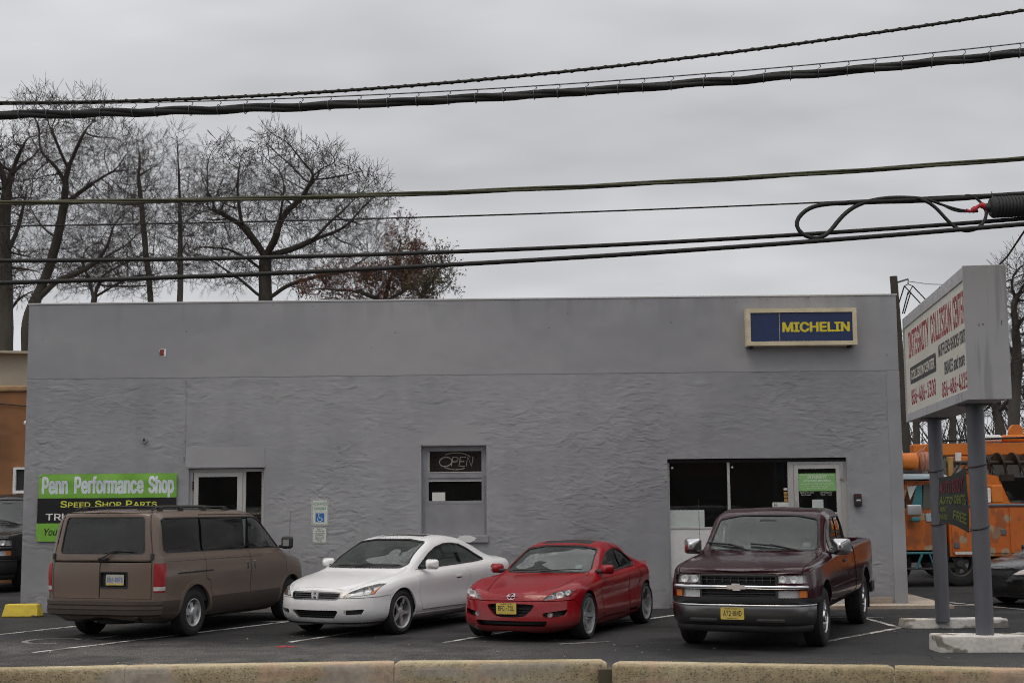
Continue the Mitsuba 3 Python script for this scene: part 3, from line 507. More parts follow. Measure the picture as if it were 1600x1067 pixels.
def P_(k): 
    a = np.array(k, float)
    if len(a) == 1: return lambda u: np.full_like(np.asarray(u, float), a[0, 1])
    f = PchipInterpolator(a[:, 0], a[:, 1])
    return lambda u: f(np.clip(u, a[0, 0], a[-1, 0]))
class Body:
    def __init__(s, lines, uf, ur, L, n=2.8, nf=26, nm=84, nr=22, seg=5, crease=()):
        s.L = [dict(w=P_(l['w']), z=P_(l['z']), f=l['f'], r=l['r']) for l in lines]
        s.uf, s.ur, s.n, s.nf, s.nm, s.nr, s.seg, s.crease, s.cache = uf, ur, n, nf, nm, nr, seg, crease, {}
    def B(s, i=0.0):
        if i not in s.cache: s.cache[i] = s.make(i)
        return s.cache[i]
    def make(s, ins):
        K = len(s.L); P = []
        for k, l in enumerate(s.L):
            (x0, d0), (x1, d1) = l['f'], l['r']
            x0, x1 = x0 + ins, x1 - ins
            t = np.linspace(0, 1, s.nf) ** 2.4
            tr = 1 - np.linspace(0, 1, s.nr)[::-1] ** 2.4
            u = np.concatenate([x0 + (s.uf - x0) * t, np.linspace(s.uf, s.ur, s.nm)[1:-1], s.ur + (x1 - s.ur) * tr])
            sh = lambda q: (1 - (1 - np.clip(q, 0, 1)) ** s.n) ** (1 / s.n)
            w = np.maximum(l['w'](u) - (ins if k not in (0, K - 1) else 0), 0.02 if k not in (0, K - 1) else 0)
            if k in (0, K - 1): w = w * 0
            if k == K - 2 and ins: w = w + ins * .5
            y = w * sh((u - x0) / d0) * sh((x1 - u) / d1)
            y[0] = y[-1] = 0
            z = l['z'](u) + (ins if k <= 1 else (-ins if k >= K - 4 else 0)) * (1 if k >= K - 4 or k <= 1 else 0)
            P.append(np.stack([u, y, z], -1))
        P = np.array(P)                                     # K, S, 3
        ext = np.concatenate([(P[1] * [1, -1, 1])[None], P, (P[-2] * [1, -1, 1])[None]])
        ch = np.linalg.norm(np.diff(ext, axis=0), axis=-1) + 1e-6
        dl = np.diff(ext, axis=0) / ch[..., None]
        T0 = (dl[:-1] * ch[1:, :, None] + dl[1:] * ch[:-1, :, None]) / (ch[:-1] + ch[1:])[..., None]
        out = []
        for k in range(K - 1):
            h = ch[k + 1][..., None]
            a, b = P[k], P[k + 1]; ta, tb = (dl[k + 1] if k in s.crease else T0[k]), (dl[k + 1] if k + 1 in s.crease else T0[k + 1])
            for q in np.arange(s.seg) / s.seg:
                out.append((2 * q**3 - 3 * q**2 + 1) * a + (q**3 - 2 * q**2 + q) * h * ta + (-2 * q**3 + 3 * q**2) * b + (q**3 - q**2) * h * tb)
        out.append(P[-1]); R = np.array(out)                # N, S, 3
        R[1:-1, 1:-1, 1] = np.maximum(R[1:-1, 1:-1, 1], .003)
        R[:, [0, -1], 1] = 0
        ring = np.concatenate([R, R[-2:0:-1] * [1, -1, 1]]); N, S = ring.shape[:2]
        v = ring.reshape(-1, 3); i, j = np.meshgrid(np.arange(N), np.arange(S - 1), indexing='ij'); i2 = (i + 1) % N
        q = np.stack([i * S + j, i * S + j + 1, i2 * S + j + 1, i2 * S + j], -1).reshape(-1, 4)
        f = np.vstack([q[:, [0, 1, 2]], q[:, [0, 2, 3]]])
        t = trimesh.Trimesh(np.round(v, 5), f, process=True)
        t.update_faces(t.nondegenerate_faces()); t.remove_unreferenced_vertices()
        if t.volume < 0: t.invert()
        m = mf(t)
        if m.is_empty(): print('BODY NOT MANIFOLD', m.status(), t.is_watertight)
        return m
    def skin(s, pr, out, inn): return (s.B(-out) - s.B(inn)) ^ pr
    def sheet(s, pr, i):
        """open sheet: the surface of the body inset by i inside the prism"""
        m = (s.B(i).as_original()); oid = m.original_id(); a = (m ^ pr).to_mesh()
        keep = np.zeros(len(a.tri_verts), bool); ri = list(a.run_index)
        for k, o in enumerate(a.run_original_id):
            if o == oid: keep[ri[k] // 3:ri[k + 1] // 3] = True
        t = trimesh.Trimesh(np.array(a.vert_properties[:, :3]), np.array(a.tri_verts)[keep], process=True); return t
def soft(m): return tm(m) if isinstance(m, m3.Manifold) else m
def refit(th, tx, ty, fo):
    """build coordinates (u back from the nose, y to the car's right, z) into the world"""
    return T().translate([tx, ty, 0]).rotate([0, 0, 1], math.degrees(th) + 180).translate([-fo, 0, 0])
def tyre(R, W, rim):
    h = W / 2
    p = [(rim - .012, -h * .86), (rim + .02, -h * .98), (rim + (R - rim) * .5, -h * 1.04), (R - .03, -h * .93), (R - .006, -h * .78), (R, -h * .5), (R, -h * .12), (R - .008, -h * .10), (R - .008, h * .10), (R, h * .12), (R, h * .5), (R - .006, h * .78), (R - .03, h * .93), (R - .032, h * .95), (rim + (R - rim) * .5, h * 1.04), (rim + (R - rim) * .48, h * 1.045), (rim + .02, h * .98), (rim - .012, h * .86)]
    t = lathe(p, 'y', 64)
    return t
def rim_mesh(style, rim, W):
    """alloy wheel, outer face towards +y"""
    h = W / 2; y1 = h * .86
    barrel = mf(lathe([(rim - .006, -y1), (rim + .008, -y1), (rim - .004, -y1 + .03), (rim - .004, y1 - .03), (rim + .010, y1 + .006), (rim - .004, y1 + .010), (rim - .022, y1 - .004), (rim - .025, y1 - .03), (rim - .03, -y1 + .02)], 'y', 64))
    out = [barrel]
    def spoke(a, r0, r1, w0, w1, ya, yb, th=.022, off=0.0):
        pts = []
        for r, w, y in ((r0, w0, ya), (r1, w1, yb)):
            for sx in (-1, 1):
                for dy in (0, -th): pts.append((r, sx * w / 2 + off * (r - r0) / (r1 - r0), y + dy))
        h_ = m3.Manifold.hull_points(np.array([(p[0], p[2], p[1]) for p in pts], float))
        return h_.rotate((0, math.degrees(a), 0))
    rr = rim - .018
    if style == 'twin':
        for k in range(5):
            a = 2 * math.pi * k / 5 + .3
            for sg in (-1, 1): out.append(spoke(a + sg * .12, .045, rr, .046, .040, y1 - .026, y1 - .006, off=sg * .024))
        out.append(mf(lathe([(0.001, y1 - .06), (.068, y1 - .06), (.066, y1 - .022), (.05, y1 - .012), (0.001, y1 - .010)], 'y', 30)))
    elif style == 'five':
        for k in range(5):
            a = 2 * math.pi * k / 5 + .55
            for sg in (-1, 1): out.append(spoke(a + sg * .05, .05, rr, .05, .034, y1 - .055, y1 - .006, off=sg * .022))
        out.append(mf(lathe([(0.001, y1 - .08), (.062, y1 - .08), (.060, y1 - .046), (.035, y1 - .038), (0.001, y1 - .036)], 'y', 30)))
    elif style == 'star':
        for k in range(5): out.append(spoke(2 * math.pi * k / 5 + .2, .05, rr, .075, .10, y1 - .012, y1 - .03, th=.03))
        out.append(mf(lathe([(0.001, y1 - .06), (.085, y1 - .06), (.08, y1 + .0), (.06, y1 + .02), (0.001, y1 + .024)], 'y', 30)))
    elif style == 'steel':
        for k in range(6): out.append(spoke(2 * math.pi * k / 6 + .26, .06, rr, .12, .075, y1 - .03, y1 - .075, th=.03))
        out.append(mf(lathe([(0.001, y1 - .09), (.115, y1 - .09), (.110, y1 - .03), (.085, y1 - .015), (.078, y1 + .015), (0.001, y1 + .020)], 'y', 36)))
    return m3.Manifold.batch_boolean(out, m3.OpType.Add)
_wc = {}
def wheels(car, to, spots, R, W, rim, style, m_rim, cap=None):
    """spots: (u, y outer face) in build coordinates; y > 0 right side"""
    key = (R, W, rim, style)
    if key not in _wc:
        _wc[key] = (tyre(R, W, rim), tm(rim_mesh(style, rim, W)), lathe([(0.001, -.02), (rim * .80, -.02), (rim * .80, .0), (0.001, .0)], 'y', 40), cat_([lathe([(.0001, W / 2 * .86 - .03), (.006, W / 2 * .86 - .03), (.006, W / 2 * .86 + .0), (.0001, W / 2 * .86 + .002)], 'y', 8).apply_translation((.05 * math.cos(a), 0, .05 * math.sin(a))) for a in np.arange(6) * math.pi / 3]))
    ty, rm, bd, nuts = _wc[key]
    for u, y in spots:
        w = numbered(car + '__wheel')
        labels.setdefault(w, {})
        M = to.translate([u, y - math.copysign(W / 2, y), R]) if y > 0 else to.translate([u, y + W / 2, R]).rotate([0, 0, 1], 180)
        M = M.rotate([0, 1, 0], (u * 77) % 60)
        put('tyre', ty, 'mat_rubber', w, smooth=35, to=M)
        put('rim', rm, m_rim, w, smooth=30, to=M)
        put('brake_disc', bd, 'mat_brake', w, smooth=30, to=M)
        put('lug_nuts', nuts, m_rim, w, to=M, kind='stuff')
def seat(u, y, z, w=.5, h=.62, tilt=.22, head=True):
    a = m3.Manifold.batch_hull([m3.Manifold.sphere(.06, 10).translate((u + du, y + sy * (w / 2 - .07), z + dz)) for sy in (-1, 1) for du, dz in ((0, 0), (-.45, .05), (-.45, -.05), (0, -.05))])
    b = m3.Manifold.batch_hull([m3.Manifold.sphere(.055, 10).translate((u + t * tilt / h, y + sy * (w / 2 - k), z + t)) for sy in (-1, 1) for t, k in ((0, .07), (h * .7, .06), (h, .12))])
    r = a + b
    if head: r += m3.Manifold.batch_hull([m3.Manifold.sphere(.045, 10).translate((u + (h + .14) * tilt / h + .01, y + sy * .08, z + h + dz)) for sy in (-1, 1) for dz in (.09, .19)])
    return r
def steering(u, y, z, R=.18, tilt=.5):
    t = tube([(R * math.sin(tilt) * math.cos(a) * 1.0, R * math.sin(a), R * math.cos(a) * math.cos(tilt)) for a in np.linspace(0, 2 * math.pi, 40)], .014, 8)
    b = tube([(0, -R, 0), (0, R, 0)], .016, 6); c = tube([(0, 0, 0), (-.3, 0, -.12)], .03, 8)
    m = cat_([t, b, c]); m.apply_translation((u, y, z)); return m
def plate_mesh(car, name, to, u, y, z, w=.305, h=.152, textstr='', rear=False, tilt=0.0, base='mat_plate_yellow', ink='mat_plate_ink', top='', low='', bw=.24):
    """licence plate whose face looks to -u (front) or +u (rear)"""
    k = numbered(car + '__' + name); labels.setdefault(k, {})
    pl = tm(prism(cs([(-w / 2, -h / 2), (w / 2, -h / 2), (w / 2, h / 2), (-w / 2, h / 2)], rnd=.012), 'y', 0, .003))   # x,z plane, faces -y
    tx = [mv(fit_text(textstr, bw, .065, True), 0, .0005, -.030)]
    if top: tx.append(mv(fit_text(top, .15, .016, True), 0, .0005, .053))
    if low: tx.append(mv(fit_text(low, .14, .013, True), 0, .0005, -.066))
    tx = cat_(tx)
    R = trimesh.transformations.rotation_matrix(math.pi / 2 if rear else -math.pi / 2, [0, 0, 1])
    bolts = cat_([lathe([(.0001, -.003), (.006, -.003), (.006, .002), (.0001, .002)], 'y', 8).apply_translation((sx * .09, 0, sz * .06)) for sx in (-1, 1) for sz in (1,)])
    for m, nm, mt in ((pl, 'base', base), (tx, 'lettering', ink), (bolts, 'bolt', 'mat_chrome_dull')):
        m.apply_transform(R); m.apply_translation((u, y, z)); put(nm, m, mt, k, to=to)
    return k
def both(pr_fn):  # (prism for right side y>0, prism for left)
    return pr_fn(1), pr_fn(-1)
def sideprism(poly, sg, y0=.45, y1=1.3, **k):
    c = cs(poly, **k); return prism(c, 'y', y0, y1) if sg > 0 else prism(c, 'y', -y1, -y0)
def build_car(car, bd, to, m_paint, spec):
    """spec: cavity (prism), well list (u, R, y_in), windows [(name, prism fn(off) , glass, trim)], panels [(name, prism fn(off))], cuts [(prism)]"""
    Bm = bd.B(0)
    Pm = Bm - (bd.B(.05) ^ spec['cavity'])
    liners = []
    for u, zc, R, yin in spec['wells']:
        for sg in (1, -1):
            cyl = m3.Manifold.cylinder(1.2, R, R, 48).rotate((-90, 0, 0)).translate((u, yin if sg > 0 else -yin - 1.2, zc))
            big = m3.Manifold.cylinder(1.2, R + .012, R + .012, 48).rotate((-90, 0, 0)).translate((u, yin - .01 if sg > 0 else -yin - 1.19, zc))
            Pm -= cyl
            liners.append((big - cyl) ^ bd.B(.03))
            Pm -= (big ^ bd.B(.03))
    for c in spec.get('cuts', ()): Pm -= c
    lining = (bd.B(.05) - bd.B(.062)) ^ spec['cavity']
    for name, fn, glass, tw, gi in spec['windows']:
        Pm -= fn(tw); lining -= fn(tw + .01)
    trims = []
    for name, fn, glass, tw, gi in spec['windows']:
        if tw > 0: trims.append(bd.skin(fn(tw - .001), -.004, .04) - fn(0))
        if not glass: continue
        for f2 in (gi if gi else [fn(.008)]):
            g = bd.sheet(f2, .012)
            if len(g.faces): put(name, g, glass, car, smooth=40, to=to)
    for tr in spec.get('pillars', ()):          # black pillar covers between panes
        trims.append(bd.skin(tr, -.006, .03))
    if trims: put('window_trim', tm(m3.Manifold.batch_boolean(trims, m3.OpType.Add)), 'mat_plastic', car, smooth=35, to=to)
    put('wheel_liner', tm(m3.Manifold.batch_boolean(liners, m3.OpType.Add)), 'mat_lining', car, smooth=35, to=to)
    put('lining', tm(lining), 'mat_lining', car, smooth=35, to=to)
    for name, fn in spec['panels']:
        piece = Pm ^ fn(-.005)
        Pm -= fn(.005)
        put(name, tm(piece), m_paint, car, smooth=32, to=to)
    put('body', tm(Pm), spec.get('m_body', m_paint), car, smooth=32, to=to)
def ztop(l): return l
def mirror_pair(car, to, m_, u, y, z, sx=.10, sy=.10, sz=.075, stalk=True, glass='mat_chrome', only=None):
    for sg in (1, -1):
        h = m3.Manifold.batch_hull([m3.Manifold.sphere(.045, 14).translate((u + a, sg * (y + b), z + c)) for a, b, c in ((-sx * .6, 0, -sz * .2), (-sx * .6, 0, sz * .2), (sx * .5, -sy * .8, -sz * .55), (sx * .5, -sy * .8, sz * .6), (sx * .5, sy * .8, -sz * .5), (sx * .5, sy * .8, sz * .6))])
        k = numbered(car + '__mirror'); labels.setdefault(k, {})
        put('housing', tm(h), m_, k, smooth=50, to=to)
        put('glass', box(u + sx * .5 + .046, u + sx * .5 + .049, sg * y - sy * .75, sg * y + sy * .75, z - sz * .5, z + sz * .55), glass, k, to=to)
        if stalk: put('stalk', tm(m3.Manifold.batch_hull([m3.Manifold.sphere(.025, 8).translate((u + a, sg * b, z - sz * .6)) for a, b in ((-.02, y - sy), (.05, y - sy), (.0, y - sy - .09))])), 'mat_plastic', k, smooth=50, to=to)
def slats(car, parent, to, bd, m_, zs, y, h, u0=-.1, u1=.6, out=.0, inn=.02, name='bar'):
    for z in zs: put(name, tm(bd.skin(mbox(u0, u1, -y, y, z - h / 2, z + h / 2), out, inn)), m_, parent, to=to)
def wiper(car, to, pts, off):
    put('wiper', tube(pts, [.012, .010, .008, .008][:len(pts)] if len(pts) <= 4 else .009, 6), 'mat_plastic', car, smooth=True, to=to)

# ---------------------------------------------------------------- white two-door coupe (also the shape of the dark saloon at the right edge)
COUPE = Body([
    dict(w=[(0, 0)], z=[(0, .20), (.5, .18), (3.8, .20), (4.7, .30)], f=(0.105, .3), r=(4.46, .3)),
    dict(w=[(0, .70), (.9, .75), (2.3, .79), (3.8, .77), (4.7, .70)], z=[(0, .205), (.5, .20), (1, .205), (3.7, .23), (4.7, .33)], f=(0.055, .55), r=(4.49, .5)),
    dict(w=[(0, .80), (.6, .85), (.97, .875), (2.3, .885), (3.7, .875), (4.75, .80)], z=[(0, .27), (.6, .29), (2.3, .29), (3.8, .31), (4.7, .40)], f=(-0.010, .66), r=(4.55, .5)),
    dict(w=[(0, .83), (.6, .875), (.97, .895), (2.3, .900), (3.7, .90), (4.77, .83)], z=[(0, .47), (1, .55), (2.3, .56), (3.7, .60), (4.77, .62)], f=(-0.055, .74), r=(4.585, .5)),
    dict(w=[(0, .80), (.5, .845), (.97, .872), (1.6, .872), (2.3, .875), (3.7, .872), (4.3, .84), (4.72, .78)], z=[(0, .60), (.3, .675), (.6, .74), (.97, .80), (1.6, .865), (2.4, .90), (3.2, .93), (3.8, .96), (4.4, .975), (4.72, .96)], f=(-0.020, .74), r=(4.555, .4)),
    dict(w=[(0, .74), (.5, .79), (.97, .815), (1.6, .815), (2.3, .82), (3.7, .815), (4.3, .78), (4.72, .72)], z=[(0, .635), (.3, .715), (.6, .785), (.97, .845), (1.6, .90), (2.4, .93), (3.2, .958), (3.8, .985), (4.4, .995), (4.72, .98)], f=(0.005, .70), r=(4.545, .4)),
    dict(w=[(0.000, .60), (0.600, .65), (1.200, .70), (1.320, .750), (1.550, .735), (2.150, .635), (2.600, .605), (3.180, .585), (3.670, .60), (4.020, .64), (4.400, .66), (4.720, .64)], z=[(0.000, .66), (0.120, .705), (0.500, .80), (1.000, .885), (1.150, .925), (1.350, .955), (1.550, 1.06), (1.900, 1.235), (2.150, 1.335), (2.600, 1.385), (3.000, 1.355), (3.480, 1.235), (3.870, 1.09), (4.070, 1.03), (4.400, 1.015), (4.720, 1.0)], f=(0.020, .55), r=(4.54, .35)),
    dict(w=[(0.000, .32), (0.600, .34), (1.200, .36), (1.300, .36), (1.600, .34), (2.150, .29), (3.180, .27), (4.020, .31), (4.720, .32)], z=[(0.000, .672), (0.120, .725), (0.500, .825), (1.000, .91), (1.100, .945), (1.220, .968), (1.550, 1.135), (1.900, 1.305), (2.150, 1.39), (2.550, 1.426), (3.000, 1.392), (3.480, 1.275), (3.870, 1.125), (4.070, 1.058), (4.400, 1.035), (4.720, 1.015)], f=(0.015, .5), r=(4.535, .3)),
    dict(w=[(0.000, 0)], z=[(0.000, .676), (0.120, .731), (0.500, .832), (1.000, .917), (1.070, .947), (1.180, .966), (1.550, 1.150), (1.900, 1.317), (2.150, 1.40), (2.550, 1.433), (3.000, 1.40), (3.480, 1.285), (3.870, 1.133), (4.070, 1.066), (4.400, 1.042), (4.720, 1.02)], f=(0.013, .5), r=(4.533, .3))],
    .95, 4.1, 4.766)
def coupe(name, label, cat, pose, m_paint, details=True, m_rim='mat_alloy', glass='mat_glass_green'):
    car = thing(name, label, cat); to = refit(*pose, .97); bd = COUPE
    dlo = [(1.500, .93), (1.700, 1.035), (1.940, 1.155), (2.200, 1.250), (2.470, 1.295), (2.720, 1.298), (2.980, 1.272), (3.220, 1.20), (3.440, 1.10), (3.620, 1.015), (3.580, .992), (3.220, .968), (2.220, .938), (1.620, .918)]
    panes = [cs([(1.560, .945), (1.940, 1.143), (2.210, 1.238), (2.470, 1.283), (2.750, 1.286), (2.810, .96), (2.220, .948), (1.620, .93)], rnd=.015), cs([(2.860, 1.276), (2.980, 1.258), (3.210, 1.188), (3.420, 1.09), (3.570, 1.02), (3.540, 1.0), (3.220, .980), (2.920, .968)], rnd=.015)]
    wd = [('side', lambda o, sg=sg: sideprism(dlo, sg, .3, rnd=.02, off=o - .02), glass, .02, [sideprism_cs(p, sg) for p in panes]) for sg in (1, -1)]
    ws = [(-.695, .972), (.695, .972), (.590, 1.315), (.3, 1.352), (-.3, 1.352), (-.590, 1.315)]
    wd.append(('windshield', lambda o: prism(cs(ws, o, .04), 'x', 1.0, 2.24), glass, .022, None))
    wd.append(('rear_window', lambda o: prism(cs([(-.52, 1.09), (.52, 1.09), (.46, 1.33), (-.46, 1.33)], o, .06), 'x', 2.9, 4.1), glass, .02, None))
    hood = [(.085, -.50), (.085, .50), (.3, .62), (.75, .715), (1.1, .74), (1.31, .735), (1.23, .55), (1.14, .3), (1.11, 0), (1.14, -.3), (1.23, -.55), (1.31, -.735), (1.1, -.74), (.75, -.715), (.3, -.62)]
    door = [(1.50, .33), (1.42, .60), (1.42, .84), (1.47, .925), (2.84, .960), (2.92, .75), (2.88, .5), (2.80, .33)]
    grille = [(-.40, .575), (-.36, .560), (.36, .560), (.40, .575), (.43, .645), (.41, .652), (-.41, .652), (-.43, .645)]
    intake = [(-.42, .40), (.42, .40), (.33, .285), (-.33, .285)]
    fog = lambda sg: [(sg * .49, .405), (sg * .74, .415), (sg * .70, .345), (sg * .48, .335)]
    lamp = lambda sg: [(sg * .445, .585), (sg * .60, .592), (sg * .74, .608), (sg * .812, .625), (sg * .836, .765), (sg * .78, .768), (sg * .66, .722), (sg * .54, .660)]
    cuts = []
    if details:
        cuts = [prism(cs(grille, 0, .01), 'x', -.2, .16), prism(cs(intake, 0, .02), 'x', -.2, .30)]
        for sg in (1, -1): cuts += [prism(cs(fog(sg), 0, .012), 'x', -.2, .38), bd.skin(prism(cs(lamp(sg), 0, .008), 'x', -.2, .74), .05, .09)]
        cuts.append(bd.skin(mbox(1.72, 2.45, -.2, .2, 1.38, 2) if False else mbox(2.27, 2.68, -.43, .43, 1.3, 2), .05, .006))
    spec = dict(cavity=mbox(1.0, 4.15, -2, 2, .42, 3), wells=[(.97, .335, .355, .52), (3.64, .335, .355, .52)], windows=wd,
                panels=[('hood', lambda o: prism(cs(hood, o), 'z', .5, 1.4) ^ mbox(0, 3, -2, 2, .672, 3))] + [('door', lambda o, sg=sg: sideprism(door, sg, .5, rnd=.04, off=o)) for sg in (1, -1)] +
                [('front_bumper', lambda o: mbox(-.2, .42, -2, 2, 0, .566 + o) + prism([(.0 - .2, .1), (.66 + o, .1), (.70 + o, .45), (.64 + o, .600 + o), (.42, .585 + o), (-.2, .565 + o)], 'y', -2, 2))] +
                [('trunk_lid', lambda o: prism(cs([(4.02, -.55), (4.02, .55), (4.6, .62), (4.9, .6), (4.9, -.6), (4.6, -.62)], o), 'z', .70, 1.5))], cuts=cuts)
    build_car(car, bd, to, m_paint, spec)
    wheels(car, to, [(.97, .885), (.97, -.885), (3.64, .89), (3.64, -.89)], .325, .215, .232, 'twin', m_rim)
    put('underbody', tm(mbox(.6, 4.2, -.5, .5, .17, .40)), 'mat_lining', car, to=to)
    put('seat', tm(seat(2.42, .38, .55)), 'mat_seat', car, smooth=50, to=to); put('seat', tm(seat(2.42, -.38, .55)), 'mat_seat', car, smooth=50, to=to)
    put('rear_bench', tm(seat(3.15, 0, .55, 1.15, .48, .28, False)), 'mat_seat', car, smooth=50, to=to)
    put('dashboard', tm(rbox(1.25, 1.68, -.70, .70, .60, .945, .06)), 'mat_lining', car, smooth=50, to=to)
    put('steering_wheel', steering(1.86, -.38, .88), 'mat_plastic', car, smooth=True, to=to)
    put('inside_mirror', tm(rbox(1.92, 1.95, -.11, .11, 1.24, 1.30, .01)), 'mat_plastic', car, to=to)
    mirror_pair(car, to, m_paint if details else 'mat_plastic', 1.62, .97, .995, sx=.09, sy=.085, sz=.055)
    wiper(car, to, [(1.17, .10, .975), (1.23, -.25, 1.005), (1.33, -.60, 1.0)], 0); wiper(car, to, [(1.21, .45, .985), (1.21, .15, .995), (1.25, -.15, 1.01)], 0)
    for sg in (1, -1):
        put('door_handle', tm(bd.skin(sideprism([(2.48, .765), (2.66, .775), (2.66, .802), (2.48, .792)], sg, .5, rnd=.01), .018, .0)), m_paint, car, to=to)
        put('handle_shade', tm(bd.skin(sideprism([(2.50, .745), (2.64, .752), (2.64, .766), (2.50, .760)], sg, .5), .003, .0)), 'mat_dark', car, to=to)  # raised dark strip, the shade under the handle put in as colour
        put('rocker_trim', tm(bd.skin(sideprism([(1.32, .225), (3.28, .238), (3.28, .285), (1.32, .275)], sg, .5), .012, .01)), m_paint, car, smooth=30, to=to)
    put('front_lip', tm(bd.skin(mbox(-.2, .62, -2, 2, .198, .225), .012, .02)), 'mat_plastic_grey', car, smooth=30, to=to)
    put('sunroof', tm(bd.skin(mbox(2.28, 2.67, -.42, .42, 1.3, 2), -.004, .02)), 'mat_black', car, smooth=30, to=to)
    if not details: 
        for sg in (1, -1): put('headlight', tm(bd.skin(prism(cs(lamp(sg), 0, .008), 'x', -.2, .7), .004, .02)), 'mat_lamp_clear', car, smooth=30, to=to)
        put('grille', tm(bd.skin(prism(cs(grille, 0, .01), 'x', -.2, .3), .004, .02)), 'mat_dark', car, to=to); put('intake', tm(bd.skin(prism(cs(intake, 0, .01), 'x', -.2, .3), .004, .02)), 'mat_dark', car, to=to)
        return car
    g = car + '__grille'; labels[g] = {}
    put('backing', tm(bd.B(.07) ^ prism(cs(grille, .01), 'x', -.2, .2)), 'mat_dark', g, to=to)
    put('surround', tm(bd.skin(prism(cs(grille, .012, .01) - cs(grille, -.008, .01), 'x', -.2, .3), .006, .03)), 'mat_chrome_dull', g, smooth=30, to=to)
    for z in (.590, .622): put('bar', tm(bd.skin(mbox(-.2, .3, -.40, .40, z - .006, z + .006), -.008, .03)), 'mat_plastic_grey', g, to=to)
    H = m3.CrossSection([np.array(p, float) for p in ([(-.050, -.048), (-.026, -.048), (-.022, .048), (-.060, .048)], [(.026, -.048), (.050, -.048), (.060, .048), (.022, .048)], [(-.03, -.010), (.03, -.010), (.03, .010), (-.03, .010)])], m3.FillRule.NonZero)
    put('emblem', tm(prism(H.translate((.0, .604)), 'x', -.02, .02)), 'mat_lamp_bowl', g, to=to)
    put('lower_intake', tm(bd.B(.10) ^ prism(cs(intake, .02), 'x', -.2, .30)), 'mat_dark', car, to=to)
    for z in (.315, .345, .372): put('intake_bar', tm(bd.skin(mbox(-.2, .3, -.40, .40, z - .004, z + .004) ^ prism(cs(intake), 'x', -1, 1), -.05, .09)), 'mat_plastic', car, to=to)
    for sg in (1, -1):
        put('fog_recess', tm(bd.B(.06) ^ prism(cs(fog(sg), .01), 'x', -.2, .42)), 'mat_dark', car, to=to)
        h = numbered(car + '__headlight'); labels[h] = {}
        L_ = cs(lamp(sg), -.002, .008)
        put('reflector', bd.sheet(prism(cs(lamp(sg), .002, .008), 'x', -.2, .76), .055), 'mat_lamp_bowl', h, smooth=40, to=to)
        for y, z, r in ((.54, .622, .034), (.635, .648, .046), (.725, .682, .036)):
            uu = {.54: .17, .635: .235, .725: .33}[y]
            put('bulb_bowl', lathe([(.002, .03), (r * .5, .026), (r, .0), (r + .006, .0), (r + .006, .05), (.002, .05)], 'x', 24).apply_translation((uu, sg * y, z)), 'mat_chrome', h, smooth=40, to=to)
            put('bulb', tm(m3.Manifold.sphere(r * .32, 12).translate((uu + .01, sg * y, z))), 'mat_lamp_clear', h, smooth=True, to=to)
        put('amber_reflector', bd.sheet(prism(cs([(sg * .765, .612), (sg * .81, .625), (sg * .835, .735), (sg * .80, .715)]), 'x', -.2, .76), .02), 'mat_amber', h, smooth=40, to=to)
        put('bezel', tm(bd.skin(prism(cs(lamp(sg), .0, .008) - cs(lamp(sg), -.008, .008), 'x', -.2, .74), -.002, .05)), 'mat_lamp_grey', h, smooth=30, to=to)
        put('lens', bd.sheet(prism(L_, 'x', -.2, .74), .002), 'mat_lens', h, smooth=40, to=to)
    return car
def sideprism_cs(c, sg, y0=.3, y1=1.3): return prism(c, 'y', y0, y1) if sg > 0 else prism(c, 'y', -y1, -y0)
white_coupe = coupe('parked_coupe', 'white two-door coupe parked between the brown van and the red sports car', 'car', (-2.048, -2.83, 21.60992165), 'mat_paint_white')

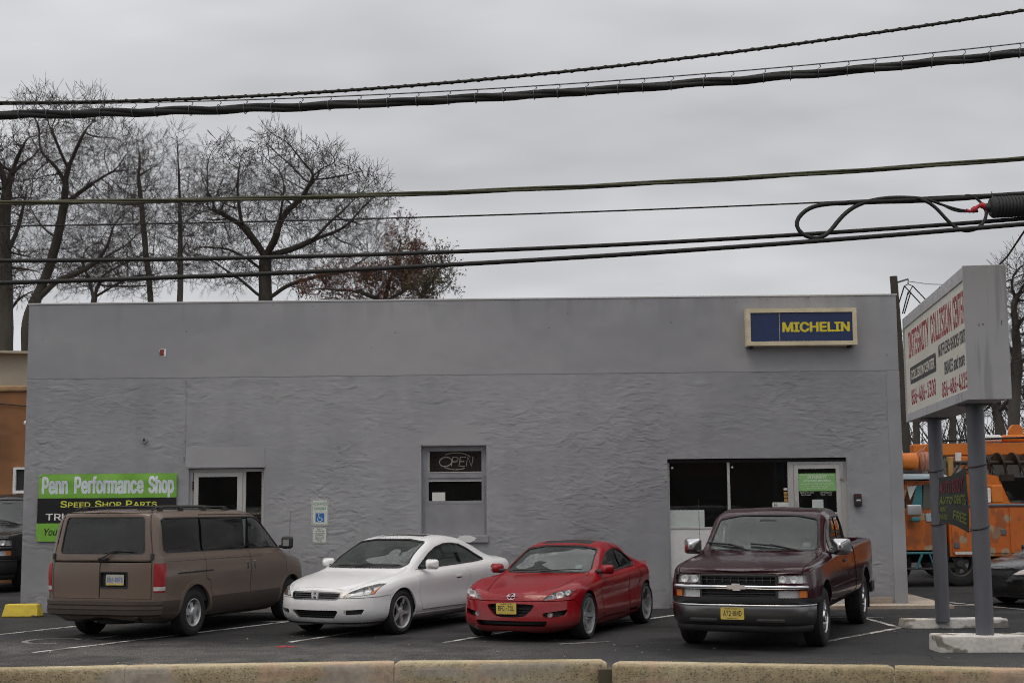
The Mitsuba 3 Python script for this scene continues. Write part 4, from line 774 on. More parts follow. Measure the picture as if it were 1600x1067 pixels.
# ---------------------------------------------------------------- red sports car
RX = Body([
    dict(w=[(0, 0)], z=[(0, .20), (.5, .16), (4.4, .22)], f=(.14, .3), r=(4.3, .3)),
    dict(w=[(0, .70), (.83, .74), (2, .79), (3.5, .77), (4.4, .66)], z=[(0, .155), (.5, .165), (2, .17), (3.6, .19), (4.4, .28)], f=(.05, .55), r=(4.24, .8)),
    dict(w=[(0, .80), (.4, .85), (.83, .868), (1.5, .855), (2.3, .855), (3.53, .88), (4.35, .80)], z=[(0, .225), (.83, .26), (2.3, .26), (3.6, .29), (4.4, .38)], f=(.0, .62), r=(4.30, .9)),
    dict(w=[(0, .81), (.4, .865), (.83, .888), (1.5, .862), (2.2, .856), (3.0, .87), (3.53, .89), (4.4, .80)], z=[(0, .42), (.83, .53), (2.2, .55), (3.53, .60), (4.4, .60)], f=(0, .66), r=(4.32, .9)),
    dict(w=[(0, .78), (.4, .825), (.83, .855), (1.3, .845), (2.2, .835), (3.0, .845), (3.53, .86), (4.1, .80), (4.38, .74)], z=[(0, .59), (.25, .66), (.5, .725), (.83, .765), (1.2, .785), (1.6, .81), (2.3, .835), (3.0, .88), (3.53, .92), (4.1, .92), (4.4, .90)], f=(.055, .66), r=(4.28, .8)),
    dict(w=[(0, .68), (.5, .73), (.83, .755), (1.2, .765), (1.6, .785), (2.3, .79), (3.5, .79), (4.38, .68)], z=[(0, .615), (.25, .715), (.5, .79), (.83, .835), (1.2, .845), (1.55, .855), (2.3, .87), (3.0, .915), (3.5, .955), (4.1, .95), (4.4, .93)], f=(.085, .62), r=(4.28, .4)),
    dict(w=[(0, .44), (.5, .50), (.9, .55), (1.3, .66), (1.5, .71), (1.7, .695), (2.2, .60), (2.6, .57), (3.1, .54), (3.5, .52), (3.9, .58), (4.38, .60)], z=[(0, .605), (.25, .675), (.5, .725), (.83, .785), (1.2, .84), (1.5, .895), (1.7, .985), (2.0, 1.135), (2.25, 1.235), (2.6, 1.285), (3.0, 1.26), (3.4, 1.14), (3.7, 1.03), (3.95, .965), (4.38, .94)], f=(.07, .5), r=(4.28, .3)),
    dict(w=[(0, .22), (.9, .28), (1.4, .32), (2.2, .27), (3.1, .25), (4.38, .3)], z=[(0, .605), (.25, .69), (.5, .75), (.83, .81), (1.2, .865), (1.38, .897), (1.7, 1.035), (2.0, 1.19), (2.25, 1.285), (2.55, 1.332), (2.95, 1.312), (3.4, 1.18), (3.7, 1.06), (3.95, .99), (4.38, .955)], f=(.045, .5), r=(4.28, .3)),
    dict(w=[(0, 0)], z=[(0, .605), (.25, .695), (.5, .757), (.83, .817), (1.2, .87), (1.34, .90), (1.7, 1.05), (2.0, 1.2), (2.25, 1.293), (2.55, 1.34), (2.95, 1.32), (3.4, 1.187), (3.7, 1.067), (3.95, .997), (4.38, .962)], f=(.04, .5), r=(4.28, .3))],
    .95, 3.9, 4.43)
def sports_car():
    bd = RX; to = refit(-1.95, -0.12194795, 20.63425419, .83)
    car = thing('sports_car', 'red low sports coupe parked between the white coupe and the dark maroon pickup', 'car')
    dlo = [(1.66, .875), (1.80, .965), (2.02, 1.075), (2.25, 1.165), (2.5, 1.21), (2.75, 1.212), (3.0, 1.17), (3.22, 1.07), (3.32, .985), (3.2, .935), (2.6, .90), (2.0, .875)]
    panes = [cs([(1.72, .885), (2.03, 1.062), (2.26, 1.152), (2.5, 1.197), (2.63, 1.199), (2.66, .912), (2.1, .888)], rnd=.015), cs([(2.70, 1.199), (2.76, 1.198), (2.98, 1.158), (3.19, 1.065), (3.27, .99), (3.18, .945), (2.72, .916)], rnd=.015)]
    wd = [('side', lambda o, sg=sg: sideprism(dlo, sg, .3, rnd=.02, off=o - .015), 'mat_glass_tint', .015, [sideprism_cs(p, sg) for p in panes]) for sg in (1, -1)]
    ws = [(-.66, .91), (.66, .91), (.55, 1.205), (.3, 1.25), (-.3, 1.25), (-.55, 1.205)]
    wd.append(('windshield', lambda o: prism(cs(ws, o, .04), 'x', 1.1, 2.3), 'mat_glass_green', .02, None))
    wd.append(('rear_window', lambda o: prism(cs([(-.48, 1.0), (.48, 1.0), (.42, 1.23), (-.42, 1.23)], o, .05), 'x', 2.95, 3.95), 'mat_glass_dark', .02, None))
    hood = [(.20, -.40), (.13, -.2), (.12, 0), (.13, .2), (.20, .40), (.32, .47), (.8, .57), (1.3, .68), (1.45, .66), (1.36, .45), (1.29, .2), (1.29, -.2), (1.36, -.45), (1.45, -.66), (1.3, -.68), (.8, -.57), (.3, -.47)]
    door = [(1.52, .26), (1.44, .55), (1.46, .77), (1.62, .865), (2.66, .905), (2.70, .70), (2.66, .40), (2.58, .26)]
    mouth = [(-.36, .515), (-.20, .528), (.20, .528), (.36, .515), (.32, .45), (.23, .365), (.10, .345), (-.10, .345), (-.23, .365), (-.32, .45)]
    fog = lambda sg: [(sg * .47, .405), (sg * .77, .45), (sg * .74, .375), (sg * .60, .345), (sg * .48, .350)]
    slot = [(-.54, .298), (.54, .298), (.50, .222), (-.50, .222)]
    lamp = lambda sg: [(sg * .45, .575), (sg * .60, .595), (sg * .76, .625), (sg * .815, .70), (sg * .72, .712), (sg * .58, .68), (sg * .47, .60)]
    cuts = [prism(cs(mouth, 0, .02), 'x', -.2, .22), prism(cs(slot, 0, .012), 'x', -.2, .25), bd.skin(mbox(2.28, 2.72, -.40, .40, 1.2, 2), .05, .006)]
    for sg in (1, -1): cuts += [prism(cs(fog(sg), 0, .012), 'x', -.2, .40), bd.skin(prism(cs(lamp(sg), 0, .006), 'x', -.2, .60), .05, .08)]
    spec = dict(cavity=mbox(1.1, 4.0, -2, 2, .40, 3), wells=[(.83, .335, .35, .52), (3.53, .335, .355, .52)], windows=wd,
                panels=[('hood', lambda o: prism(cs(hood, o), 'z', .5, 1.4) ^ mbox(0, 3, -2, 2, .5, 3))] + [('door', lambda o, sg=sg: sideprism(door, sg, .5, rnd=.04, off=o)) for sg in (1, -1)] +
                [('rear_door', lambda o, sg=sg: sideprism([(2.70, .27), (2.715, .70), (2.69, .905), (3.18, .93), (3.27, .75), (3.12, .62), (3.06, .45), (3.06, .27)], sg, .5, rnd=.03, off=o)) for sg in (1, -1)] +
                [('front_bumper', lambda o: prism([(-.2, .0), (.52 + o, .0), (.50 + o, .45), (.40, .575 + o), (-.2, .560 + o)], 'y', -2, 2))], cuts=cuts)
    build_car(car, bd, to, 'mat_paint_red', spec)
    wheels(car, to, [(.83, .885), (.83, -.885), (3.53, .89), (3.53, -.89)], .325, .225, .250, 'five', 'mat_alloy')
    put('underbody', tm(mbox(.6, 3.9, -.5, .5, .16, .38)), 'mat_lining', car, to=to)
    for y in (.37, -.37): put('seat', tm(seat(2.35, y, .42, .5, .58)), 'mat_seat_dark', car, smooth=50, to=to)
    put('dashboard', tm(rbox(1.36, 1.75, -.66, .66, .55, .885, .06)), 'mat_lining', car, smooth=50, to=to)
    put('steering_wheel', steering(1.90, -.37, .82, .17), 'mat_plastic', car, smooth=True, to=to)
    put('inside_mirror', tm(rbox(2.0, 2.03, -.1, .1, 1.15, 1.20, .01)), 'mat_plastic', car, to=to)
    for nm, p in (('inspection_sticker', [(-.50, .945), (-.40, .945), (-.40, .995), (-.50, .995)]), ('toll_tag', [(.02, 1.13), (.11, 1.13), (.11, 1.165), (.02, 1.165)])):
        put(nm, bd.sheet(prism(cs(p), 'x', 1.1, 2.3), .016), 'mat_white', car, to=to)
    mirror_pair(car, to, 'mat_paint_red', 1.58, .885, .935, sx=.085, sy=.075, sz=.045)
    wiper(car, to, [(1.30, .05, .912), (1.37, -.25, .935), (1.48, -.55, .945)], 0); wiper(car, to, [(1.33, .5, .925), (1.33, .22, .93), (1.36, -.05, .945)], 0)
    put('sunroof', tm(bd.skin(mbox(2.29, 2.71, -.39, .39, 1.2, 2), -.004, .02)), 'mat_black', car, smooth=30, to=to)
    put('mouth_backing', tm(bd.B(.10) ^ prism(cs(mouth, .02), 'x', -.2, .25)), 'mat_dark', car, to=to)
    put('lower_slot', tm(bd.B(.09) ^ prism(cs(slot, .015), 'x', -.2, .3)), 'mat_dark', car, to=to)
    for z in (.38, .42, .46): put('mouth_bar', tm(bd.skin(mbox(-.2, .3, -.4, .4, z - .004, z + .004) ^ prism(cs(mouth), 'x', -1, 1), -.05, .09)), 'mat_plastic', car, to=to)
    em = numbered(car + '__emblem'); labels[em] = {}
    oval = cs([(.062 * math.cos(t), .043 * math.sin(t)) for t in np.linspace(0, 2 * math.pi, 28)[:-1]])
    wing = m3.CrossSection([np.array([(-.050, .012), (-.02, .016), (0, -.012), (.02, .016), (.050, .012), (.045, .002), (.022, .004), (.004, -.030), (-.004, -.030), (-.022, .004), (-.045, .002)], float)], m3.FillRule.NonZero)
    put('badge', tm(bd.skin(prism(((oval - oval.offset(-.008, m3.JoinType.Round, 2, 16)) + wing).translate((0, .625)), 'x', -.2, .25), .008, .005)), 'mat_chrome', em, to=to)
    plate_mesh(car, 'licence_plate', to, -.015, .045, .465, textstr='RFC-70L', top='GARDEN STATE')
    put('plate_holder', tm(mbox(-.011, .06, -.10, .19, .395, .41)), 'mat_plastic', car, to=to)
    for sg in (1, -1):
        put('fog_recess', tm(bd.B(.075) ^ prism(cs(fog(sg), .01), 'x', -.2, .45)), 'mat_dark', car, to=to)
        put('fog_lamp', lathe([(.002, -.012), (.03, -.008), (.038, .0), (.038, .05), (.002, .05)], 'x', 24).apply_translation((.135, sg * .545, .378)), 'mat_lamp_clear', car, smooth=40, to=to)
        h = numbered(car + '__headlight'); labels[h] = {}
        put('reflector', bd.sheet(prism(cs(lamp(sg), .002, .006), 'x', -.2, .62), .05), 'mat_lamp_grey', h, smooth=40, to=to)
        for y, z, r, uu in ((.55, .612, .034, .175), (.66, .640, .046, .225), (.75, .672, .030, .31)):
            put('bulb_bowl', lathe([(.002, .03), (r * .5, .026), (r, .0), (r + .006, .0), (r + .006, .05), (.002, .05)], 'x', 24).apply_translation((uu, sg * y, z)), 'mat_lamp_bowl', h, smooth=40, to=to)
        put('lens', bd.sheet(prism(cs(lamp(sg), -.002, .006), 'x', -.2, .60), .002), 'mat_lens', h, smooth=40, to=to)
        put('door_handle', tm(bd.skin(sideprism([(2.50, .77), (2.62, .775), (2.62, .80), (2.50, .795)], sg, .5, rnd=.008), .014, .0)), 'mat_paint_red', car, to=to)
        put('side_lamp', tm(bd.skin(sideprism([(1.36, .60), (1.43, .60), (1.42, .625), (1.35, .625)], sg, .5), .004, .01)), 'mat_lamp_red', car, to=to)
        put('side_skirt', tm(bd.skin(sideprism([(1.2, .165), (3.15, .185), (3.15, .24), (1.2, .215)], sg, .5), .014, .01)), 'mat_paint_red', car, smooth=30, to=to)
    return car
sports_car()

# ---------------------------------------------------------------- pickup
PICK = Body([
    dict(w=[(0, 0)], z=[(0, .44), (5.7, .50)], f=(.15, .2), r=(5.7, .2)),
    dict(w=[(0, .84), (.95, .88), (2, .91), (5.7, .89)], z=[(0, .56), (.5, .52), (2, .50), (5.7, .55)], f=(.10, .35), r=(5.72, .2)),
    dict(w=[(0, .90), (.5, .955), (2, .97), (4.6, .975), (5.75, .94)], z=[(0, .61), (.95, .60), (2, .58), (5.7, .62)], f=(.03, .42), r=(5.75, .2)),
    dict(w=[(0, .915), (.5, .975), (.95, .992), (1.6, .99), (4.6, .995), (5.75, .955)], z=[(0, .76), (2, .80), (5.7, .86)], f=(.015, .42), r=(5.77, .2)),
    dict(w=[(0, .875), (.3, .925), (.95, .96), (2, .965), (3.55, .965), (5.7, .955)], z=[(0, .965), (.3, 1.02), (.95, 1.07), (1.5, 1.11), (2.2, 1.14), (3.5, 1.16), (3.7, 1.20), (5.7, 1.25)], f=(.02, .42), r=(5.77, .2)),
    dict(w=[(0, .86), (.3, .90), (.95, .925), (1.5, .925), (2.2, .93), (3.5, .93), (3.62, .945), (5.7, .935)], z=[(0, .985), (.3, 1.055), (.95, 1.115), (1.5, 1.155), (2.2, 1.19), (3.5, 1.20), (3.62, 1.24), (5.7, 1.285)], f=(.035, .42), r=(5.77, .2)),
    dict(w=[(0, .74), (.5, .77), (1.2, .79), (1.5, .82), (1.65, .82), (2.15, .755), (2.6, .735), (3.3, .725), (3.5, .74), (3.6, .82), (3.75, .89), (5.7, .89)], z=[(0, 1.0), (.1, 1.035), (.5, 1.105), (1.0, 1.155), (1.4, 1.185), (1.6, 1.225), (1.8, 1.38), (2.05, 1.60), (2.2, 1.71), (2.6, 1.775), (3.2, 1.775), (3.42, 1.71), (3.52, 1.45), (3.60, 1.27), (3.75, 1.265), (5.7, 1.295)], f=(.03, .30), r=(5.77, .2)),
    dict(w=[(0, .38), (1.5, .40), (2.2, .36), (3.4, .35), (3.75, .45), (5.7, .45)], z=[(0, 1.01), (.1, 1.045), (.5, 1.12), (1.0, 1.175), (1.35, 1.205), (1.5, 1.245), (1.8, 1.44), (2.05, 1.65), (2.2, 1.75), (2.6, 1.815), (3.2, 1.81), (3.42, 1.75), (3.52, 1.47), (3.6, 1.27), (3.75, 1.265), (5.7, 1.295)], f=(.025, .3), r=(5.77, .2)),
    dict(w=[(0, 0)], z=[(0, 1.01), (.1, 1.045), (.5, 1.12), (1.0, 1.178), (1.3, 1.208), (1.46, 1.245), (1.8, 1.46), (2.05, 1.665), (2.2, 1.765), (2.6, 1.828), (3.2, 1.825), (3.42, 1.76), (3.52, 1.48), (3.6, 1.27), (3.75, 1.265), (5.7, 1.295)], f=(.025, .3), r=(5.77, .2))],
    .6, 5.3, 5.78, n=3.4, crease=(4,))
def pickup(name, label, pose, m_paint, main=True, texts=None):
    bd = PICK; to = refit(*pose, .95); car = thing(name, label, 'pickup truck')
    dlo = [(1.66, 1.20), (1.95, 1.43), (2.20, 1.615), (2.5, 1.685), (3.28, 1.69), (3.36, 1.60), (3.43, 1.235), (2.6, 1.225)]
    panes = [cs([(1.76, 1.225), (2.0, 1.425), (2.23, 1.60), (2.5, 1.67), (2.74, 1.675), (2.78, 1.24)], rnd=.02), cs([(2.86, 1.675), (3.26, 1.675), (3.33, 1.59), (3.40, 1.25), (2.88, 1.243)], rnd=.03)]
    wd = [('side', lambda o, sg=sg: sideprism(dlo, sg, .4, rnd=.03, off=o - .015), 'mat_glass_tint', .015, [sideprism_cs(p, sg, .4) for p in panes]) for sg in (1, -1)]
    ws = [(-.765, 1.25), (.765, 1.25), (.695, 1.645), (.4, 1.70), (-.4, 1.70), (-.695, 1.645)]
    wd.append(('windshield', lambda o: prism(cs(ws, o, .05), 'x', 1.3, 2.32), 'mat_glass_green', .022, None))
    wd.append(('rear_window', lambda o: prism(cs([(-.60, 1.30), (.60, 1.30), (.56, 1.66), (-.56, 1.66)], o, .05), 'x', 3.3, 3.62), 'mat_glass_dark', .02, None))
    hood = [(-.1, -.80), (-.1, .80), (.5, .835), (1.3, .84), (1.56, .83), (1.46, .5), (1.40, 0), (1.46, -.5), (1.56, -.83), (1.3, -.84), (.5, -.835)]
    door = [(1.55, .56), (1.52, .9), (1.55, 1.16), (1.66, 1.205), (2.82, 1.225), (2.82, .56)]
    rdoor = [(2.845, .56), (2.845, 1.225), (3.42, 1.233), (3.42, .56)]
    lampU = lambda sg: [(sg * .50, .865), (sg * .872, .865), (sg * .872, .965), (sg * .50, .965)]
    lampD = lambda sg: [(sg * .50, .68), (sg * .872, .68), (sg * .872, .775), (sg * .50, .775)]
    gr = [(-.495, .68), (.495, .68), (.495, .965), (-.495, .965)]
    bed = rbox(3.68, 5.62, -.76, .76, .80, 2.0, .03)
    cuts = [bed, mbox(3.585, 3.615, -2, -.05 - .0, .4, 2) , mbox(3.585, 3.615, .05, 2, .4, 2), mbox(3.585, 3.615, -.06, .06, 1.1, 2), bd.skin(prism(cs(gr), 'x', -.2, .3), .05, .10)]
    for sg in (1, -1):
        for l in (lampU, lampD): cuts.append(bd.skin(prism(cs(l(sg), 0, .012), 'x', -.2, .5), .05, .08))
    spec = dict(cavity=mbox(1.4, 3.47, -2, 2, .62, 3), wells=[(.95, .42, .46, .50), (4.595, .42, .46, .55)], windows=wd,
                panels=[('hood', lambda o: prism(cs(hood, o), 'z', .97, 1.6) ^ mbox(-1, 1.7, -2, 2, .984 - o, 3))] + [('door', lambda o, sg=sg: sideprism(door, sg, .5, rnd=.03, off=o)) for sg in (1, -1)] + [('rear_door', lambda o, sg=sg: sideprism(rdoor, sg, .5, rnd=.03, off=o)) for sg in (1, -1)] +
                [('bed', lambda o: mbox(3.612 - o, 5.65 + o, -2, 2, .3, 3)), ('tailgate', lambda o: mbox(5.655 - o, 6, -.80 - o, .80 + o, .62, 3))], cuts=cuts)
    build_car(car, bd, to, m_paint, spec)
    if main: wheels(car, to, [(.95, .965), (.95, -.965), (4.595, .965), (4.595, -.965)], .39, .26, .215, 'steel', 'mat_chrome')
    else: wheels(car, to, [(.95, .965), (.95, -.965), (4.595, .965), (4.595, -.965)], .39, .26, .215, 'steel', 'mat_alloy_dark')
    put('underbody', tm(mbox(.5, 5.5, -.52, .52, .34, .60)), 'mat_lining', car, to=to)
    for y in (.40, -.40): put('seat', tm(seat(2.62, y, .82, .56, .60)), 'mat_seat_dark', car, smooth=50, to=to)
    put('dashboard', tm(rbox(1.55, 1.98, -.80, .80, .85, 1.235, .06)), 'mat_lining', car, smooth=50, to=to)
    put('steering_wheel', steering(2.10, -.40, 1.16, .19), 'mat_plastic', car, smooth=True, to=to)
    put('inside_mirror', tm(rbox(2.02, 2.05, -.12, .12, 1.58, 1.65, .01)), 'mat_plastic', car, to=to)
    mirror_pair(car, to, 'mat_chrome' if main else 'mat_plastic', 1.78, 1.06, 1.275, sx=.12, sy=.10, sz=.12)
    for blade, arm in (([(1.70, .80, 1.335), (1.615, .50, 1.315), (1.545, .26, 1.275)], [(1.40, .02, 1.215), (1.46, .20, 1.245), (1.60, .48, 1.325)]), ([(1.585, .16, 1.325), (1.545, -.14, 1.30), (1.53, -.40, 1.262)], [(1.47, -.60, 1.225), (1.50, -.40, 1.262), (1.55, -.12, 1.318)])):
        put('wiper', tube(arm, [.013, .011, .009], 6), 'mat_plastic', car, smooth=True, to=to); put('wiper_blade', tube(blade, .014, 6), 'mat_plastic', car, smooth=True, to=to)
    g = car + '__grille'; labels[g] = {}
    put('backing', tm(bd.skin(prism(cs(gr, .0), 'x', -.2, .3), -.07, .13)), 'mat_dark', g, to=to)
    for z in (.905, .940, .705, .735): put('bar', tm(bd.skin(mbox(-.2, .3, -.49, .49, z - .004, z + .004), -.02, .068)), 'mat_plastic_grey', g, to=to)
    for y in np.linspace(-.42, .42, 9): put('tooth', tm(bd.skin(mbox(-.2, .3, y - .005, y + .005, .875, .96), -.025, .066)), 'mat_plastic_grey', g, to=to)
    put('surround', tm(bd.skin(prism(cs(gr, .016, .01) - cs(gr, -.012), 'x', -.2, .3) ^ mbox(-1, 1, -.51, .51, 0, 2), .004, .06)), 'mat_plastic', g, to=to)
    yb = np.sin(np.linspace(-1, 1, 61) * math.pi / 2) * .868
    plan = np.stack([.006 + .42 * (1 - (1 - (np.abs(yb) / .925) ** 3.4) ** (1 / 3.4)), yb], -1)
    tg = np.gradient(plan, axis=0); tg /= np.linalg.norm(tg, axis=1, keepdims=True); nr_ = np.stack([-tg[:, 1], tg[:, 0]], -1)
    def strip(prof):
        P = np.array([[(*(plan[i] - nr_[i] * o), z) for o, z in prof] for i in range(len(plan))]); n_, m_ = P.shape[:2]
        i, j = np.meshgrid(np.arange(n_ - 1), np.arange(m_ - 1), indexing='ij'); a = i * m_ + j
        q = np.stack([a, a + m_, a + m_ + 1, a + 1], -1).reshape(-1, 4)
        return trimesh.Trimesh(P.reshape(-1, 3), np.vstack([q[:, [0, 1, 2]], q[:, [0, 2, 3]]]), process=False)
    put('crossbar', strip([(.03, .786)] + [(-.028 * math.cos(t), .814 + .028 * math.sin(t)) for t in np.linspace(-math.pi / 2, math.pi / 2, 11)] + [(.03, .842)]), 'mat_chrome' if main else 'mat_plastic', car, smooth=True, to=to)
    bow = m3.CrossSection([np.array([(-.125, -.022), (-.115, .030), (-.045, .030), (-.045, .046), (.055, .046), (.060, .030), (.125, .030), (.115, -.022), (.045, -.022), (.040, -.042), (-.055, -.042), (-.055, -.022)], float)], m3.FillRule.NonZero)
    if main: put('emblem', tm(bd.skin(prism(bow.translate((.02, .812)), 'x', -.2, .3), .046, .01)), 'mat_lamp_clear', car, to=to)
    for sg in (1, -1):
        for nm, l in (('headlight', lampU), ('turn_lamp', lampD)):
            h = numbered(car + '__' + nm); labels[h] = {}
            put('reflector', bd.sheet(prism(cs(l(sg), .002, .012), 'x', -.2, .5), .05), 'mat_lamp_bowl', h, smooth=40, to=to)
            if nm == 'headlight':
                for y in (.575, .72): put('bulb_bowl', lathe([(.002, .03), (.02, .026), (.042, .0), (.046, .0), (.046, .05), (.002, .05)], 'x', 24).apply_translation((.045, sg * y, .914)), 'mat_lamp_bowl', h, smooth=40, to=to)
            else:
                put('amber', bd.sheet(prism(cs([(sg * .775, .685), (sg * .868, .685), (sg * .868, .77), (sg * .775, .77)]), 'x', -.2, .5), .014), 'mat_amber', h, smooth=40, to=to)
            put('lens', bd.sheet(prism(cs(l(sg), -.002, .012), 'x', -.2, .5), .002), 'mat_lens', h, smooth=40, to=to)
        put('door_handle', tm(bd.skin(sideprism([(2.56, 1.04), (2.74, 1.045), (2.74, 1.08), (2.56, 1.075)], sg, .5, rnd=.008), .02, .0)), 'mat_plastic', car, to=to)
        put('side_molding', tm(bd.skin(sideprism([(1.45, .72), (3.55, .74), (3.55, .765), (1.45, .745)], sg, .5), .008, .0)), m_paint, car, to=to)
        put('arch_flare', tm(bd.skin(sideprism([(4.595 + .50 * math.cos(t), .42 + .50 * math.sin(t)) for t in np.linspace(-.1, math.pi + .1, 30)] + [(4.595 + .462 * math.cos(t), .42 + .462 * math.sin(t)) for t in np.linspace(math.pi + .1, -.1, 30)], sg, .5), .012, .03)), 'mat_plastic', car, smooth=30, to=to)
        put('mud_flap', tm(mbox(5.08, 5.10, sg * .83 - .14, sg * .83 + .14, .22, .52)), 'mat_rubber', car, to=to)
        put('tail_lamp', tm(bd.skin(prism([(sg * .85, .90), (sg * 1.2, .90), (sg * 1.2, 1.22), (sg * .85, 1.22)], 'x', 5.62, 6), .004, .02)), 'mat_lamp_red', car, to=to)
    # front bumper with chrome top edge, lower air dam and dark boxes in place of shaded tow holes
    yy = np.sin(np.linspace(-1, 1, 61) * math.pi / 2) * .955
    plan = np.stack([-.10 + .42 * np.abs(yy / .955) ** 5.5, yy], -1)
    tg = np.gradient(plan, axis=0); tg /= np.linalg.norm(tg, axis=1, keepdims=True); nr_ = np.stack([-tg[:, 1], tg[:, 0]], -1)
    def strip(prof): 
        P = np.array([[(*(plan[i] - nr_[i] * o), z) for o, z in prof] for i in range(len(plan))]); n_, m_ = P.shape[:2]
        i, j = np.meshgrid(np.arange(n_ - 1), np.arange(m_ - 1), indexing='ij'); a = i * m_ + j
        q = np.stack([a, a + m_, a + m_ + 1, a + 1], -1).reshape(-1, 4)
        return trimesh.Trimesh(P.reshape(-1, 3), np.vstack([q[:, [0, 1, 2]], q[:, [0, 2, 3]]]), process=False)
    put('bumper', strip([(.12, .590), (.02, .588), (.006, .578), (.0, .56), (-.004, .50), (.002, .44), (.016, .38), (.04, .335), (.10, .325)]), 'mat_chrome_dull' if main else 'mat_plastic', car, smooth=True, to=to)
    put('bumper_edge', strip([(.05, .604), (.004, .602), (-.006, .594), (-.006, .578), (.004, .572)]), 'mat_chrome' if main else 'mat_plastic', car, smooth=True, to=to)
    for sg in (1, -1): put('tow_shade_box', tm(rbox(-.112, .02, min(sg * .25, sg * .62), max(sg * .25, sg * .62), .365, .425, .02)), 'mat_dark', car, to=to)  # boxes sit proud of the bumper; their dark colour stands for shade
    put('air_dam', strip([(.06, .335), (.05, .30), (.07, .25), (.12, .24)]), 'mat_plastic', car, smooth=True, to=to)
    put('bumper_filler', tm(bd.skin(mbox(-.2, .62, -2, 2, .60, .672), .006, .05)), 'mat_plastic', car, smooth=30, to=to)
    put('rear_bumper', tm(rbox(5.70, 5.90, -.95, .95, .42, .62, .02)), 'mat_chrome_dull', car, smooth=30, to=to)
    for y in (-.70, .70): put('axle_part', tube([(.95, y, .39), (.95, y * .3, .40)], .05, 8), 'mat_lining', car, to=to)
    if main:
        plate_mesh(car, 'licence_plate', to, -.108, .055, .485, textstr='A72·BMD', top='NEW JERSEY', low='GARDEN STATE')
        put('inspection_sticker', bd.sheet(prism(cs([(-.66, 1.29), (-.56, 1.29), (-.56, 1.335), (-.66, 1.335)]), 'x', 1.3, 2.3), .016), 'mat_white', car, to=to)
        put('antenna', tube([(1.35, .84, 1.16), (1.45, .86, 1.95)], .003, 5), 'mat_plastic', car, to=to)
    return car
pickup('pickup_truck', 'dark maroon extended cab pickup with chrome bumper parked before the storefront', (-1.93230697, 2.89840452, 19.44190593), 'mat_paint_maroon')

# ---------------------------------------------------------------- brown van seen from behind
VAN = Body([
    dict(w=[(0, 0)], z=[(0, .32)], f=(.15, .2), r=(4.70, .2)),
    dict(w=[(0, .78), (.84, .86), (4.8, .87)], z=[(0, .30), (.8, .27), (4.1, .28), (4.8, .36)], f=(.10, .4), r=(4.76, .2)),
    dict(w=[(0, .87), (.84, .945), (2, .955), (4.8, .945)], z=[(0, .40), (1, .36), (4.1, .37), (4.8, .44)], f=(.02, .45), r=(4.79, .18)),
    dict(w=[(0, .88), (.84, .97), (2, .985), (4.82, .965)], z=[(0, .66), (4.8, .68)], f=(0, .45), r=(4.80, .18)),
    dict(w=[(0, .85), (.84, .94), (2, .968), (4.8, .957)], z=[(0, .90), (.5, .99), (.84, 1.05), (1.1, 1.11), (2, 1.15), (4.8, 1.16)], f=(.03, .50), r=(4.79, .18)),
    dict(w=[(0, .82), (.84, .905), (2, .945), (4.8, .935)], z=[(0, .94), (.5, 1.04), (.84, 1.10), (1.1, 1.155), (2, 1.20), (4.8, 1.21)], f=(.05, .50), r=(4.785, .17)),
    dict(w=[(0, .65), (.5, .74), (.8, .82), (.95, .84), (1.3, .81), (1.7, .79), (2.2, .80), (4.7, .79)], z=[(0, .97), (.3, 1.03), (.8, 1.13), (.95, 1.19), (1.3, 1.45), (1.6, 1.66), (1.85, 1.765), (2.2, 1.80), (4.4, 1.805), (4.72, 1.785)], f=(.06, .45), r=(4.70, .16)),
    dict(w=[(0, .34), (.8, .41), (1.7, .40), (4.7, .40)], z=[(0, .98), (.3, 1.05), (.7, 1.15), (.82, 1.20), (1.2, 1.49), (1.5, 1.71), (1.75, 1.82), (2.2, 1.86), (4.3, 1.865), (4.70, 1.84)], f=(.06, .4), r=(4.685, .16)),
    dict(w=[(0, 0)], z=[(0, .98), (.3, 1.055), (.65, 1.15), (.77, 1.20), (1.2, 1.51), (1.5, 1.725), (1.75, 1.83), (2.2, 1.87), (4.3, 1.875), (4.70, 1.85)], f=(.06, .4), r=(4.68, .16))],
    .65, 4.40, 4.82, n=3.0, nr=26)
